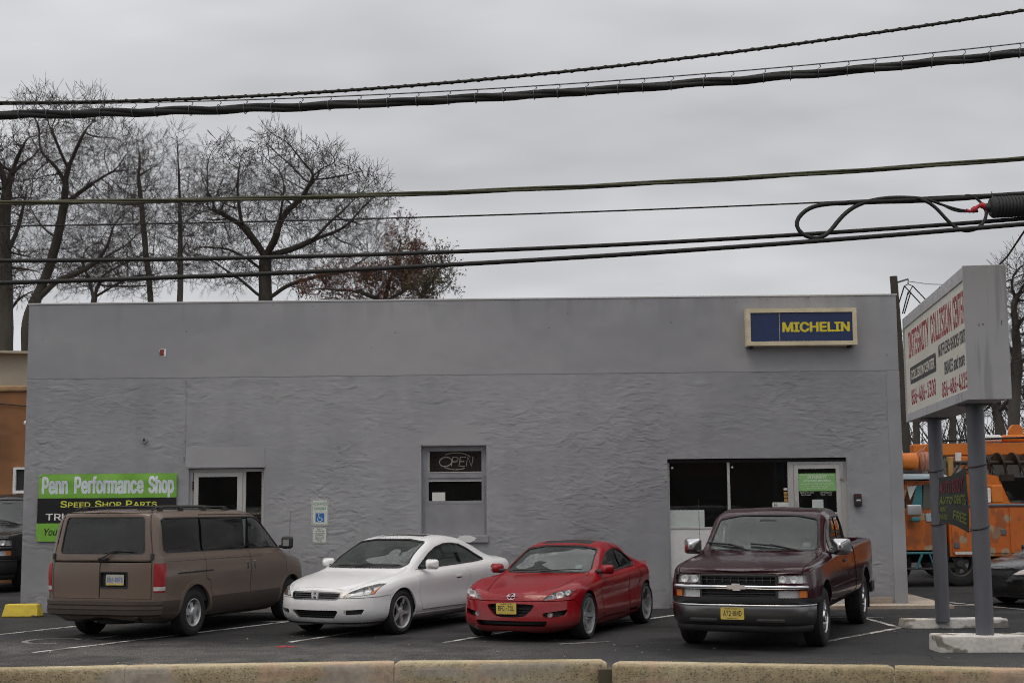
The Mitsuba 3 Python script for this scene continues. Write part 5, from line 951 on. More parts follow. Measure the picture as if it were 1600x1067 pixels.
def van():
    bd = VAN; to = refit(1.25512, -5.14155, 24.27778, .84)
    car = thing('passenger_van', 'brown van with roof rack and dark windows seen from behind at left', 'van')
    dlo = [(1.02, 1.21), (1.30, 1.44), (1.58, 1.64), (1.78, 1.735), (2.0, 1.745), (4.46, 1.755), (4.58, 1.72), (4.58, 1.27), (4.5, 1.24), (2.1, 1.225)]
    panes = [cs([(1.08, 1.23), (1.34, 1.44), (1.60, 1.625), (1.80, 1.715), (2.08, 1.725), (2.12, 1.245)], rnd=.02), cs([(2.24, 1.725), (3.50, 1.735), (3.50, 1.255), (2.24, 1.245)], rnd=.03), cs([(3.56, 1.735), (4.45, 1.735), (4.55, 1.70), (4.55, 1.28), (4.48, 1.255), (3.56, 1.255)], rnd=.03)]
    gm = ['mat_glass_tint', 'mat_glass_dark', 'mat_glass_dark']
    wd = []
    for sg in (1, -1):
        wd.append(('side', lambda o, sg=sg: sideprism(dlo, sg, .4, rnd=.03, off=o - .015), None, .015, None))
        for p, g_ in zip(panes, gm): wd.append(('pane', lambda o, sg=sg, p=p: sideprism_cs(p, sg, .4), g_, 0, [sideprism_cs(p, sg, .4)]))
    wd.append(('windshield', lambda o: prism(cs([(-.76, 1.23), (.76, 1.23), (.70, 1.70), (-.70, 1.70)], o, .05), 'x', .5, 1.75), 'mat_glass_green', .022, None))
    rw = [(-.715, 1.245), (.715, 1.245), (.655, 1.755), (-.655, 1.755)]
    wd.append(('rear_window', lambda o: prism(cs(rw, o, .05), 'x', 4.5, 5.0), 'mat_glass_dark', .012, None))
    lamp = lambda sg: [(sg * .865, .69), (sg * 1.1, .69), (sg * 1.1, 1.10), (sg * .865, 1.10)]
    hatch = [(-.835, 1.125), (.835, 1.125), (.82, 1.30), (.735, 1.825), (-.735, 1.825), (-.82, 1.30)]
    ld = lambda sg: [(sg * .004, .60), (sg * .835, .60), (sg * .835, 1.118), (sg * .004, 1.118)]
    rec = [(.02, .765), (.46, .765), (.46, .975), (.02, .975)]
    cuts = [bd.skin(prism(cs(rec, 0, .012), 'x', 4.5, 5), .05, .03)]
    for sg in (1, -1): cuts.append(bd.skin(prism(lamp(sg), 'x', 4.60, 5), .05, .05))
    fdoor = [(1.0, .33), (.98, .9), (1.0, 1.19), (1.06, 1.225), (1.58, 1.67), (1.80, 1.765), (2.16, 1.775), (2.18, 1.2), (2.18, .33)]
    sdoor = [(2.20, .33), (2.20, 1.20), (2.19, 1.775), (3.52, 1.785), (3.53, 1.2), (3.53, .84), (3.40, .80), (3.32, .55), (3.30, .33)]
    spec = dict(cavity=mbox(.7, 4.74, -2, 2, .50, 3), wells=[(.78, .355, .405, .55), (3.79, .355, .405, .58)], windows=wd,
                panels=[('door', lambda o, sg=sg: sideprism(fdoor, sg, .5, rnd=.04, off=o)) for sg in (1, -1)] + [('sliding_door', lambda o: sideprism(sdoor, 1, .5, rnd=.04, off=o)), ('hatch', lambda o: prism(cs(hatch, o, .03), 'x', 4.5, 5))] +
                [('rear_door', lambda o, sg=sg: prism(cs(ld(sg), o, .015), 'x', 4.6, 5)) for sg in (1, -1)] + [('hood', lambda o: prism(cs([(-.1, -.78), (-.1, .78), (.7, .86), (.75, .5), (.72, 0), (.75, -.5), (.7, -.86)], o), 'z', .90, 1.5))], cuts=cuts)
    build_car(car, bd, to, 'mat_paint_bronze', spec)
    wheels(car, to, [(.78, .955), (.78, -.955), (3.79, .955), (3.79, -.955)], .345, .225, .20, 'star', 'mat_alloy')
    put('underbody', tm(mbox(.5, 4.6, -.55, .55, .27, .48)), 'mat_lining', car, to=to)
    put('exhaust', tube([(3.9, .60, .30), (4.5, .62, .30), (4.78, .62, .29)], .03, 8), 'mat_lining', car, smooth=True, to=to)
    put('spare_wheel', lathe([(.05, .22), (.33, .22), (.34, .24), (.34, .36), (.33, .38), (.05, .38)], 'z', 30).apply_translation((4.25, 0, 0)), 'mat_rubber', car, smooth=40, to=to)
    for u in (1.9, 2.9, 3.75):
        for y in ((.42, -.42) if u < 2.5 else (0,)): put('seat', tm(seat(u, y, .78, .55 if u < 2.5 else 1.35, .58)), 'mat_seat', car, smooth=50, to=to)
    put('dashboard', tm(rbox(.95, 1.35, -.82, .82, .8, 1.19, .05)), 'mat_lining', car, smooth=50, to=to)
    put('steering_wheel', steering(1.45, -.42, 1.12), 'mat_plastic', car, smooth=True, to=to)
    mirror_pair(car, to, 'mat_plastic', 1.08, 1.07, 1.29, sx=.10, sy=.075, sz=.10, glass='mat_alu')
    # lower body band, moulding, arches, bumper
    for sg in (1, -1):
        put('lower_band', tm(bd.skin(sideprism([(1.20, .30), (3.34, .30), (3.34, .56), (1.20, .56)], sg, .5), .008, .0)), 'mat_paint_bronze_dark', car, smooth=30, to=to)
        put('lower_band', tm(bd.skin(sideprism([(4.22, .40), (4.9, .42), (4.9, .575), (4.20, .56)], sg, .5), .008, .0)), 'mat_paint_bronze_dark', car, smooth=30, to=to)
        for uc in (.78, 3.79): put('arch_flare', tm(bd.skin(sideprism([(uc + .46 * math.cos(t), .355 + .46 * math.sin(t)) for t in np.linspace(-.05, math.pi + .05, 30)] + [(uc + .407 * math.cos(t), .355 + .407 * math.sin(t)) for t in np.linspace(math.pi + .05, -.05, 30)], sg, .5), .014, .02)), 'mat_paint_bronze', car, smooth=30, to=to)
        l = numbered(car + '__tail_lamp'); labels[l] = {}
        put('lens', tm(bd.skin(prism(cs(lamp(sg), -.004), 'x', 4.605, 5) ^ mbox(4, 6, -2, 2, .775, 2), .004, .045)), 'mat_lamp_red', l, smooth=30, to=to)
        put('reverse_lens', tm(bd.skin(prism(cs(lamp(sg), -.004), 'x', 4.605, 5) ^ mbox(4, 6, -2, 2, .715, .772), .004, .045)), 'mat_lamp_clear', l, smooth=30, to=to)
        put('lower_lens', tm(bd.skin(prism(cs(lamp(sg), -.004), 'x', 4.605, 5) ^ mbox(4, 6, -2, 2, .6, .712), .004, .045)), 'mat_lamp_red', l, smooth=30, to=to)
        put('hatch_hinge', tm(bd.skin(mbox(4.5, 5, sg * .84 - .02, sg * .84 + .02, 1.16, 1.24), .02, .0)), 'mat_plastic', car, to=to)
    put('side_moulding', tm(bd.skin(sideprism([(3.34, .935), (4.30, .93), (4.30, .955), (3.34, .96)], 1, .5, rnd=.006), .007, .0)), 'mat_plastic', car, to=to)
    for u in (2.30, 2.08):
        put('door_handle', tm(bd.skin(sideprism([(u - .028, .90), (u + .028, .90), (u + .028, 1.045), (u - .028, 1.045)], 1, .5, rnd=.01), .004, .0)), 'mat_chrome', car, to=to)
        put('handle_grip', tm(bd.skin(sideprism([(u - .016, .91), (u + .016, .91), (u + .016, 1.035), (u - .016, 1.035)], 1, .5, rnd=.008), .010, .0)), 'mat_plastic', car, to=to)
    yy = np.sin(np.linspace(-1, 1, 51) * math.pi / 2) * .985
    plan = np.stack([4.90 - .22 * np.abs(yy / .985) ** 7, yy], -1)
    tg = np.gradient(plan, axis=0); tg /= np.linalg.norm(tg, axis=1, keepdims=True); nr_ = np.stack([tg[:, 1], -tg[:, 0]], -1)
    def strip(prof):
        P = np.array([[(*(plan[i] - nr_[i] * o), z) for o, z in prof] for i in range(len(plan))]); n_, m_ = P.shape[:2]
        i, j = np.meshgrid(np.arange(n_ - 1), np.arange(m_ - 1), indexing='ij'); a = i * m_ + j
        q = np.stack([a, a + m_, a + m_ + 1, a + 1], -1).reshape(-1, 4)
        return trimesh.Trimesh(P.reshape(-1, 3), np.vstack([q[:, [0, 1, 2]], q[:, [0, 2, 3]]]), process=False)
    put('rear_bumper', strip([(.16, .585), (.02, .583), (.0, .572), (.0, .52), (.018, .515), (.018, .505), (.0, .50), (.0, .455), (.018, .45), (.018, .44), (.0, .435), (.01, .38), (.05, .36), (.16, .355)]), 'mat_paint_bronze_dark', car, smooth=30, to=to)
    put('bumper_filler', tm(bd.skin(mbox(4.5, 5, -.90, .90, .578, .60), .02, .03)), 'mat_paint_bronze', car, to=to)
    put('plate_recess', tm(bd.B(.028) ^ prism(cs(rec, .01), 'x', 4.6, 5)), 'mat_dark', car, to=to)
    put('recess_frame', tm(bd.skin(prism(cs(rec, .012, .012) - cs(rec, -.004, .012), 'x', 4.5, 5), .012, .02)), 'mat_plastic', car, to=to)
    mat('mat_plate_pa', proc(lambda p, n, uv: C(.40, .41, .37) * (.9 + .2 * fbm(p.x * 12, p.z * 12, p.y * 12, 2))), .5)
    k = plate_mesh(car, 'licence_plate', to, 4.802, .26, .868, textstr='DRJ-8973', rear=True, base='mat_plate_pa', ink='mat_plate_blue', top='', low='', bw=.255)
    put('yellow_stripe', tm(mbox(4.8055, 4.8065, .115, .405, .796, .818)), 'mat_plate_yellow', k, to=to)
    put('wiper_base', tm(rbox(4.78, 4.86, -.01, .14, 1.145, 1.185, .015)), 'mat_plastic', car, smooth=50, to=to)
    put('wiper', tube([(4.855, .02, 1.165), (4.845, .14, 1.215), (4.835, .22, 1.27)], .012, 6), 'mat_plastic', car, smooth=True, to=to)
    put('wiper_blade', tube([(4.835, .10, 1.245), (4.825, .24, 1.285), (4.828, .52, 1.275)], .011, 6), 'mat_plastic', car, smooth=True, to=to)
    rk = car + '__roof_rack'; labels[rk] = {}
    for sg in (1, -1):
        put('rail', tube([(2.35, sg * .66, 1.855), (2.5, sg * .66, 1.90), (4.35, sg * .66, 1.905), (4.5, sg * .66, 1.86)], .014, 8), 'mat_plastic', rk, smooth=True, to=to)
        for u in (2.5, 3.1, 3.75, 4.3): put('foot', tm(rbox(u - .05, u + .05, sg * .66 - .025, sg * .66 + .025, 1.82, 1.905, .01)), 'mat_plastic', rk, to=to)
        put('slat', tm(rbox(2.4, 4.4, sg * .35 - .015, sg * .35 + .015, 1.862, 1.882, .005)), 'mat_plastic', rk, to=to)
    for u in (2.75, 4.15): put('crossbar', tube([(u, -.66, 1.90), (u, -.3, 1.915), (u, .3, 1.915), (u, .66, 1.90)], .014, 8), 'mat_plastic', rk, smooth=True, to=to)
    put('antenna', tube([(.62, .84, 1.06), (.64, .86, 1.82)], .004, 5), 'mat_steel_wire', car, to=to)
van()

# ---------------------------------------------------------------- roadside sign on two posts
RT = np.cross(FWD, UPV)
def at(px, py, y):
    """the point of the vertical plane at distance y that stands at a place in view (used to survey the setting)"""
    d = FWD + RT * (px - 800) / 2200 - UPV * (py - 533.5) / 2200
    return np.array([0, 0, EYE]) + d * (y / d[1])
mat('mat_sign_metal', proc(lambda p, n, uv: C(.385, .385, .395) * (.86 + .28 * fbm(p.x * 1.5, p.y * 1.5, p.z * 1.0, 4)) * (1 - .22 * smoothstep(.55, .75, fbm(p.x * 14, p.y * 14, p.z * .9, 3)))), .45)
mat('mat_sign_face', proc(lambda p, n, uv: C(.60, .585, .52) * (.88 + .2 * fbm(p.x * 1.5, p.y * 1.5, p.z * 2.0, 3))), .4)
mat('mat_sign_red', proc(lambda p, n, uv: mix(C(.25, .026, .038), C(.36, .15, .15), smoothstep(.5, .75, fbm(p.y * 5, p.z * 6, 0, 3)))), .6)
mat('mat_sign_ink', (.05, .05, .055), .6)
mat('mat_post', proc(lambda p, n, uv: C(.115, .118, .135) * (.85 + .3 * fbm(p.x * 7, p.y * 7, p.z * 2, 3))), .5)
sg = thing('roadside_sign', 'grey metal cabinet sign of a collision center raised on two round posts', 'sign')
SA = -math.atan2(.57, 5.2); SL = 5.23; SZ0, SZ1 = 3.15, 4.81
SM = T().translate([5.33, 17.5, 0]).rotate([0, 0, 1], math.degrees(SA))
cab = mbox(0, .5, 0, SL, SZ0, SZ1) - mbox(-1, .035, .05, SL - .05, SZ0 + .12, SZ1 - .16) - mbox(.465, 2, .05, SL - .05, SZ0 + .12, SZ1 - .16)
put('cabinet', tm(cab), 'mat_sign_metal', sg, to=SM)
put('end_cap', tm(rbox(-.012, .512, -.02, .003, SZ0 - .01, SZ1 + .01, .008)), 'mat_sign_metal', sg, to=SM)
put('seam', box(-.004, .504, 1.7, 1.715, SZ1 - .02, SZ1 + .004), 'mat_post', sg, to=SM)
put('seam', box(-.004, .504, 3.5, 3.515, SZ1 - .02, SZ1 + .004), 'mat_post', sg, to=SM)
put('face', box(.020, .030, .052, SL - .052, SZ0 + .122, SZ1 - .162), 'mat_sign_face', sg, to=SM)
put('face', box(.470, .480, .052, SL - .052, SZ0 + .122, SZ1 - .162), 'mat_sign_face', sg, to=SM)
FH = SZ1 - SZ0 - .284; FB = SZ0 + .122
def side_text(s_, y_far, y_near, f_top, f_bot, **k):
    """lettering on the face that looks to the left, between two distances and two height fractions from the top"""
    w_ = y_far - y_near; h_ = (f_bot - f_top) * FH
    t = fit_text(s_, w_, h_, **k); v = np.array(t.vertices)
    return trimesh.Trimesh(np.stack([.019 + v[:, 1], (y_far + y_near) / 2 - 17.5 - v[:, 0], FB + FH * (1 - f_bot) + v[:, 2]], 1), t.faces, process=False)
puts('lettering', ([side_text('INTEGRITY', 22.3, 20.35, .09, .37, bold=True), side_text('COLLISION', 20.2, 18.55, .09, .37, bold=True), side_text('CENTER', 18.42, 17.42 + .22, .09, .37, bold=True)]), 'mat_sign_red', sg, to=SM)
puts('lettering', ([side_text('MUFFLERS', 19.62, 18.75, .44, .555, bold=True), side_text('SHOCKS', 18.68, 18.10, .44, .555, bold=True), side_text('STRUTS', 18.03, 17.62, .44, .555, bold=True)] + [cat_([box(.016, .02, y - 17.53, y - 17.49, FB + FH * .49, FB + FH * .52)]) for y in (18.735, 18.085)]), 'mat_sign_ink', sg, to=SM)
put('lettering', side_text('BRAKES and more', 19.2, 17.75, .64, .76, bold=True), 'mat_sign_ink', sg, to=SM, label='dark lettering reading BRAKES and more')
put('lettering', cat_([side_text('856-486-1300', 22.2, 19.95, .75, .91, bold=True)]), 'mat_sign_red', sg, to=SM, label='red phone number at the far lower corner')
put('lettering', cat_([side_text('856-486-4225', 19.45, 17.62, .83, .97, bold=True)]), 'mat_sign_red', sg, to=SM, label='red phone number at the near lower corner')
rr_ = cs([(22.22 - 17.5, FB + FH * .32), (19.85 - 17.5, FB + FH * .32), (19.85 - 17.5, FB + FH * .51), (22.22 - 17.5, FB + FH * .51)][::-1], rnd=.05)
put('text_panel', tm(prism(rr_, 'x', .015, .0195)), 'mat_sign_ink', sg, to=SM)
put('lettering', mv(side_text('COLLISION CENTER', 22.1, 19.97, .535, .635, bold=True), -.005, 0, 0), 'mat_sign_face', sg, to=SM, label='cream lettering reading COLLISION CENTER in a dark panel')
put('scuff', cat_([mv(flat([(0, 0), (.012, .0), (.016, .03), (.002, .035)], 0).apply_transform(trimesh.transformations.rotation_matrix(math.pi / 2, [1, 0, 0])), x_, -.022, z_) for x_, z_ in ((.15, 4.05), (.20, 4.06), (.42, 4.06), (.425, 4.09))]), 'mat_post', sg, to=SM)
for (x, y, r, zb) in ((5.69, 18.45, .112, .15), (6.04, 21.6, .105, .1)):
    p = put('post', tm(m3.Manifold.cylinder(SZ0 - zb, r, r, 36).translate((x, y, zb))), 'mat_post', sg, smooth=40)
    put('joint', mv(lathe([(r - .004, 0), (r + .004, 0), (r + .004, .012), (r - .004, .012)], 'z', 36), x, y, 2.06), 'mat_post', sg, smooth=40)
    put('cap_plate', tm(mbox(x - .18, x + .18, y - .18, y + .18, SZ0 - .02, SZ0 + .01)), 'mat_post', sg)
mat('mat_base', proc(lambda p, n, uv: mix(C(.55, .53, .50), C(.20, .185, .16), smoothstep(.52, .62, fbm(p.x * 4, p.y * 4, p.z * 6, 4))) * (.75 + .4 * fbm(p.x * 25, p.y * 25, p.z * 25, 2))), .9)
def slab(x0, x1, y0, y1, h, seed):
    m = tm(m3.Manifold.batch_hull([m3.Manifold.sphere(.03, 8).translate((x, y, z)) for x in (x0, x1) for y, z in ((y0, 0), (y1, 0), (y0 + .03, h - .03), (y1 - .03, h - .03))]).refine_to_length(.06))
    v = np.array(m.vertices); v += (meshkit.fbm(v * 5 + seed, 3, 4)[:, None] - .5) * [.02, .04, .025]; m.vertices = v; return m
put('sign_base', slab(5.06, 7.3, 18.22, 18.68, .20, 1), 'mat_base', smooth=40, label='white chipped concrete base slab under the nearer sign post', cat='concrete base')
put('sign_base', slab(5.50, 7.0, 21.62, 21.98, .13, 5), 'mat_base', smooth=40, label='weathered low concrete slab under the farther sign post', cat='concrete base')
# limp vinyl banner tied between the posts
mat('mat_banner2', proc(lambda p, n, uv: C(.022, .026, .024) * (.8 + .5 * fbm(p.y * 4, p.z * 4, 0, 3))), .5)
mat('mat_banner_pink', (.17, .018, .04), .5); mat('mat_banner_lime', (.145, .165, .035), .5)
bn2 = thing('post_banner', 'small black vinyl banner with red and yellow lettering tied between sign posts', 'banner')
PA, PB = np.array([5.88, 20.85]), np.array([5.66, 18.72])
def ban(u, v):     # u 0..1 from the far post to the near post, v 0..1 from bottom to top
    lo = 1.52 - .05 * u + .05 * np.sin(u * 3) + .06 * (1 - u); hi = 2.24 + .09 * u
    sag = .05 * np.sin(np.pi * u)
    z = lo + (hi - lo) * v - sag * (v > .5) * .6
    off = .02 * np.sin(u * 7 + v * 2) * (1 - .5 * v) + .012 * np.sin(v * 5 + u * 3) + .05 * (1 - v) * np.sin(np.pi * u)
    return np.stack([PA[0] + (PB[0] - PA[0]) * u - off - .02, PA[1] + (PB[1] - PA[1]) * u, z], -1)
def bangrid(u0, u1, v0, v1, n=40, m_=24):
    u, v = np.meshgrid(np.linspace(u0, u1, n), np.linspace(v0, v1, m_), indexing='ij'); P = ban(u, v).reshape(-1, 3)
    i, j = np.meshgrid(np.arange(n - 1), np.arange(m_ - 1), indexing='ij'); a = i * m_ + j; q = np.stack([a, a + m_, a + m_ + 1, a + 1], -1).reshape(-1, 4)
    return trimesh.Trimesh(P, np.vstack([q[:, [0, 1, 2]], q[:, [0, 2, 3]]]), process=False)
put('sheet', bangrid(0, 1, 0, 1), 'mat_banner2', bn2, smooth=True)
def bant(s_, u0, u1, v0, v1):
    t = fit_text(s_, 1.0, 1.0 * .97, bold=True).subdivide_to_size(.12); v = np.array(t.vertices)
    P = ban(u0 + (u1 - u0) * (v[:, 0] + .5), v0 + (v1 - v0) * np.clip(v[:, 2], -.25, 1.0)); P[:, 0] += -.008 + v[:, 1] * .5
    return trimesh.Trimesh(P, t.faces, process=False)
puts('lettering', ([bant('AUTO', .06, .42, .66, .90), bant('BODY', .48, .92, .66, .90)]), 'mat_banner_pink', bn2)
puts('lettering', ([bant('AUTO', .10, .50, .40, .58), bant('DENTS', .56, .95, .42, .60), bant('PAINT', .14, .36, .24, .33), bant('FREE', .56, .95, .12, .28), bant('ESTIMATES', .05, .42, .08, .18)]), 'mat_banner_lime', bn2)
for (x, y, r) in ((5.69, 18.45, .118), (6.04, 21.6, .111)):
    for z in (1.56, 2.36):
        tie = tube([(x + r * math.cos(t), y + r * math.sin(t), z + .03 * math.sin(t * 1.0 + 1)) for t in np.linspace(0, 2 * math.pi, 24)], .010, 6)
        put('cord', tie, 'mat_black', bn2, smooth=True)
for a, b in (((6.03, 21.5, 1.57), ban(0, .03)), ((6.03, 21.5, 2.36), ban(0, .98)), ((5.69, 18.57, 1.55), ban(1, .03)), ((5.69, 18.57, 2.37), ban(1, .98))):
    put('cord', tube([a, (np.array(a) + b) / 2 - [0, 0, .02], b], .008, 5), 'mat_black', bn2)

# ---------------------------------------------------------------- overhead lines along the kerb
YW_ = 16.5
XW = np.linspace(-15, 15, 241)
def wire_z(pts, deg=2, y=YW_):
    P = np.array([at(px, py, y) for px, py in pts]); c = np.polyfit(P[:, 0], P[:, 2], deg)
    if deg > 2: 
        c2 = np.polyfit(P[:, 0], P[:, 2], 2); lo, hi = P[:, 0].min(), P[:, 0].max()
        return lambda x: np.where((x > lo) & (x < hi), np.polyval(c, x), np.polyval(c, np.clip(x, lo, hi)) + (np.clip(x, lo, hi) != x) * np.polyval(np.polyder(c2), np.clip(x, lo, hi)) * (x - np.clip(x, lo, hi)))
    return lambda x: np.polyval(c, x)
zt = wire_z([(0, 161), (250, 156), (500, 144), (800, 122), (1100, 87), (1350, 54), (1600, 17)], 3, YW_ - .1)
zm = wire_z([(0, 164), (400, 155), (800, 138), (1000, 124), (1200, 107), (1400, 88), (1600, 68)], 3)
zb_ = wire_z([(0, 180), (250, 175), (500, 165), (800, 150), (1000, 138), (1200, 121), (1400, 103), (1600, 83)], 3)
z3 = wire_z([(0, 317), (700, 300), (1200, 277), (1600, 247)]); z4 = wire_z([(0, 354), (700, 337), (1250, 320), (1600, 300)])
z5 = wire_z([(0, 407), (700, 396), (1200, 367), (1600, 343)]); z6 = wire_z([(0, 441), (400, 431), (700, 413), (1200, 381), (1600, 351)], 2, YW_ - .25)
w = thing('overhead_cable', 'topmost black overhead cable wrapped with a pale spiral wire', 'cable')
put('cable', tube(np.stack([XW, XW * 0 + YW_ - .1, zt(XW)], -1), .019, 8), 'mat_cable', w, smooth=True)
xs = np.linspace(-15, 15, 2400); ph = xs * 2 * math.pi / .16
put('spiral_wrap', tube(np.stack([xs, YW_ - .1 + .022 * np.cos(ph), zt(xs) + .022 * np.sin(ph)], -1), .006, 4), 'mat_cable_green', w, smooth=True)
w = thing('overhead_cable', 'thick sagging bundle of black cables hung on rings from a thin steel wire', 'cable')
put('support_wire', tube(np.stack([XW, XW * 0 + YW_, zm(XW)], -1), .008, 6), 'mat_steel_wire', w, smooth=True)
xs = np.linspace(-15, 15, 900); rs = np.random.default_rng(7)
wob = .006 * np.sin(xs * 2 * math.pi / .9)
for k in range(3):
    ph = xs * 2 * math.pi / 3.1 + k * 2.1 + .4 * np.sin(xs * 1.3)
    put('strand', tube(np.stack([xs, YW_ + .022 * np.cos(ph), zb_(xs) + wob + .022 * np.sin(ph)], -1), .034, 10), 'mat_cable', w, smooth=True)
ring = lambda h: tube([(.03 * math.sin(t * 3.0) * (1 - t) + .012, .0, h * t) if t > .0 else (.012, 0, 0) for t in np.linspace(0, 1, 7)] + [(-.02, 0, h * 1.0), (-.035, 0, h * .9)], .0055, 5)
loop = tube([(.01 * math.cos(t), .06 * math.cos(t), .06 * math.sin(t)) for t in np.linspace(0, 2 * math.pi, 16)], .006, 5)
for i, x in enumerate(np.arange(-6.6, 6.6, .345)):
    x = x + rs.uniform(-.04, .04); h = float(zm(x) - zb_(x)) - .062
    put('hanger', cat_([mv(ring(max(h, .03)), x, YW_, float(zb_(x)) + .066), mv(loop, x, YW_, float(zb_(x)))]), 'mat_steel_wire', w)
w = thing('overhead_cable', 'mossy green triple strand overhead line below the thick cable bundle', 'cable')
for k in range(3):
    ph = XW * 2 * math.pi / 5.0 + k * 2.1
    put('strand', tube(np.stack([XW, YW_ + .017 * np.cos(ph), z3(XW) + .017 * np.sin(ph)], -1), .016, 7), 'mat_cable_green', w, smooth=True)
w = thing('overhead_cable', 'thin overhead wire that carries the looped slack cable and black splice case', 'cable')
put('support_wire', tube(np.stack([XW, XW * 0 + YW_, z4(XW)], -1), .010, 7), 'mat_cable', w, smooth=True)
lash = [p for p in np.linspace(3.42, 15, 120)]
put('lashed_cable', tube([(x, YW_ - .02, float(z4(x)) - .028 - .008 * math.sin(x * 3)) for x in lash], [.02 + .012 * min(1, max(0, (x - 3.42) / .4)) for x in lash], 7), 'mat_cable', w, smooth=True)
put('lashed_cable', tube([(x, YW_ + .03, float(z4(x)) - .012 - .01 * math.sin(x * 2.3)) for x in np.linspace(3.6, 15, 100)], .022, 7), 'mat_cable', w, smooth=True)
def spline(px, y=YW_, n=60):
    P = np.array([at(a, b, y + dy) for a, b, dy in px]); t = np.concatenate([[0], np.cumsum(np.linalg.norm(np.diff(P, axis=0), axis=1))])
    from scipy.interpolate import CubicSpline
    return CubicSpline(t, P)(np.linspace(0, t[-1], n))
sl = thing('slack_loop', 'black slack cable loop hanging below the thin overhead wire at right', 'cable')
put('loop', tube(spline([(1430, 312, -.04), (1340, 316, -.05), (1295, 319, -.05), (1258, 330, -.06), (1245, 352, -.08), (1262, 370, -.10), (1285, 370, -.10), (1306, 350, -.08), (1328, 328, -.06), (1350, 317, -.05), (1440, 311, -.04)]), .026, 8), 'mat_cable', sl, smooth=True)
put('loop', tube(spline([(1438, 312, -.06), (1462, 325, -.08), (1482, 346, -.10), (1504, 360, -.12), (1526, 357, -.12), (1538, 345, -.1), (1541, 330, -.08)]), .021, 8), 'mat_cable', sl, smooth=True)
put('lead', tube(spline([(1450, 312, -.05), (1478, 322, -.06), (1500, 328, -.06), (1528, 330, -.06)]), .016, 7), 'mat_cable', sl, smooth=True)
put('lead', tube(spline([(1470, 318, -.05), (1490, 329, -.08), (1512, 331, -.06)]), .010, 6), 'mat_cable', sl, smooth=True)
put('lead', tube(spline([(1508, 306, -.03), (1522, 308, -.04), (1534, 318, -.06), (1544, 326, -.06)]), .016, 7), 'mat_cable', sl, smooth=True)
sp = thing('splice_case', 'ribbed black cylindrical splice case hanging at the right edge with red tape', 'splice case')
c0 = at(1539, 325, YW_ - .06); ang = math.atan2(.012 * 3, .6)
prof = [(.001, 0), (.05, 0), (.055, .05), (.10, .06), (.125, .09)]
xx = .10
while xx < 1.15: prof += [(.128, xx), (.128, xx + .022), (.118, xx + .026), (.118, xx + .036)]; xx += .04
prof += [(.05, 1.2), (.001, 1.2)]
case = lathe(prof, 'x', 32); case.apply_transform(trimesh.transformations.rotation_matrix(-.04, [0, 1, 0])); case.apply_translation(c0)
put('case', case, 'mat_plastic', sp, smooth=30)
put('red_tape', tube(spline([(1509, 328, -.06), (1520, 329, -.06), (1530, 322, -.06), (1541, 325, -.06)], n=14), [.02] * 4 + [.035] * 3 + [.022] * 3 + [.038] * 4, 8), 'mat_red_tape', sp, smooth=True)
put('hook', cat_([tube([(c0[0] + d, c0[1], c0[2] + .10), (c0[0] + d, c0[1] + .04, c0[2] + .2)], .008, 5) for d in (.1, .9)]), 'mat_steel_wire', sp)
w = thing('overhead_cable', 'upper of the two plain black overhead lines just above the roof line', 'cable')
put('cable', tube(np.stack([XW, XW * 0 + YW_, z5(XW)], -1), .025, 8), 'mat_cable', w, smooth=True)
w = thing('overhead_cable', 'lower of the two plain black overhead lines just above the roof line', 'cable')
put('cable', tube(np.stack([XW, XW * 0 + YW_ - .25, z6(XW)], -1), .027, 8), 'mat_cable', w, smooth=True)
w = thing('service_wire', 'short black wire running down from the lines to the top of the roadside sign', 'cable')
pa, pb_ = at(1562, 413, 17.9), at(1600, 362, 16.5)
put('wire', tube([pa, pa * .66 + pb_ * .34 + [0, 0, -.03], pb_, pb_ + (pb_ - pa) * 1.0 + [0, 0, .1]], .013, 6), 'mat_cable', w, smooth=True)

# ---------------------------------------------------------------- bare trees, grown by space colonisation
mat('mat_bark', proc(lambda p, n, uv: mix(C(.032, .027, .022), C(.075, .066, .056), fbm(p.x * 4, p.y * 4, p.z * 1.5, 4))), .9)
mat('mat_bark_pale', proc(lambda p, n, uv: mix(C(.05, .044, .038), C(.10, .09, .08), fbm(p.x * 4, p.y * 4, p.z * 1.5, 4))), .9)
mat('mat_twig', (.040, .032, .028), .9)
scene['mat_leaf_red'] = {'type': 'twosided', 'bsdf': {'type': 'diffuse', 'reflectance': proc(lambda p, n, uv: mix(C(.105, .042, .032), C(.16, .095, .055), cell_rand(p.x * 6, p.y * 6, p.z * 6)))}}
scene['mat_leaf_dry'] = {'type': 'twosided', 'bsdf': {'type': 'diffuse', 'reflectance': proc(lambda p, n, uv: mix(C(.085, .075, .04), C(.13, .10, .06), cell_rand(p.x * 6, p.y * 6, p.z * 6)))}}
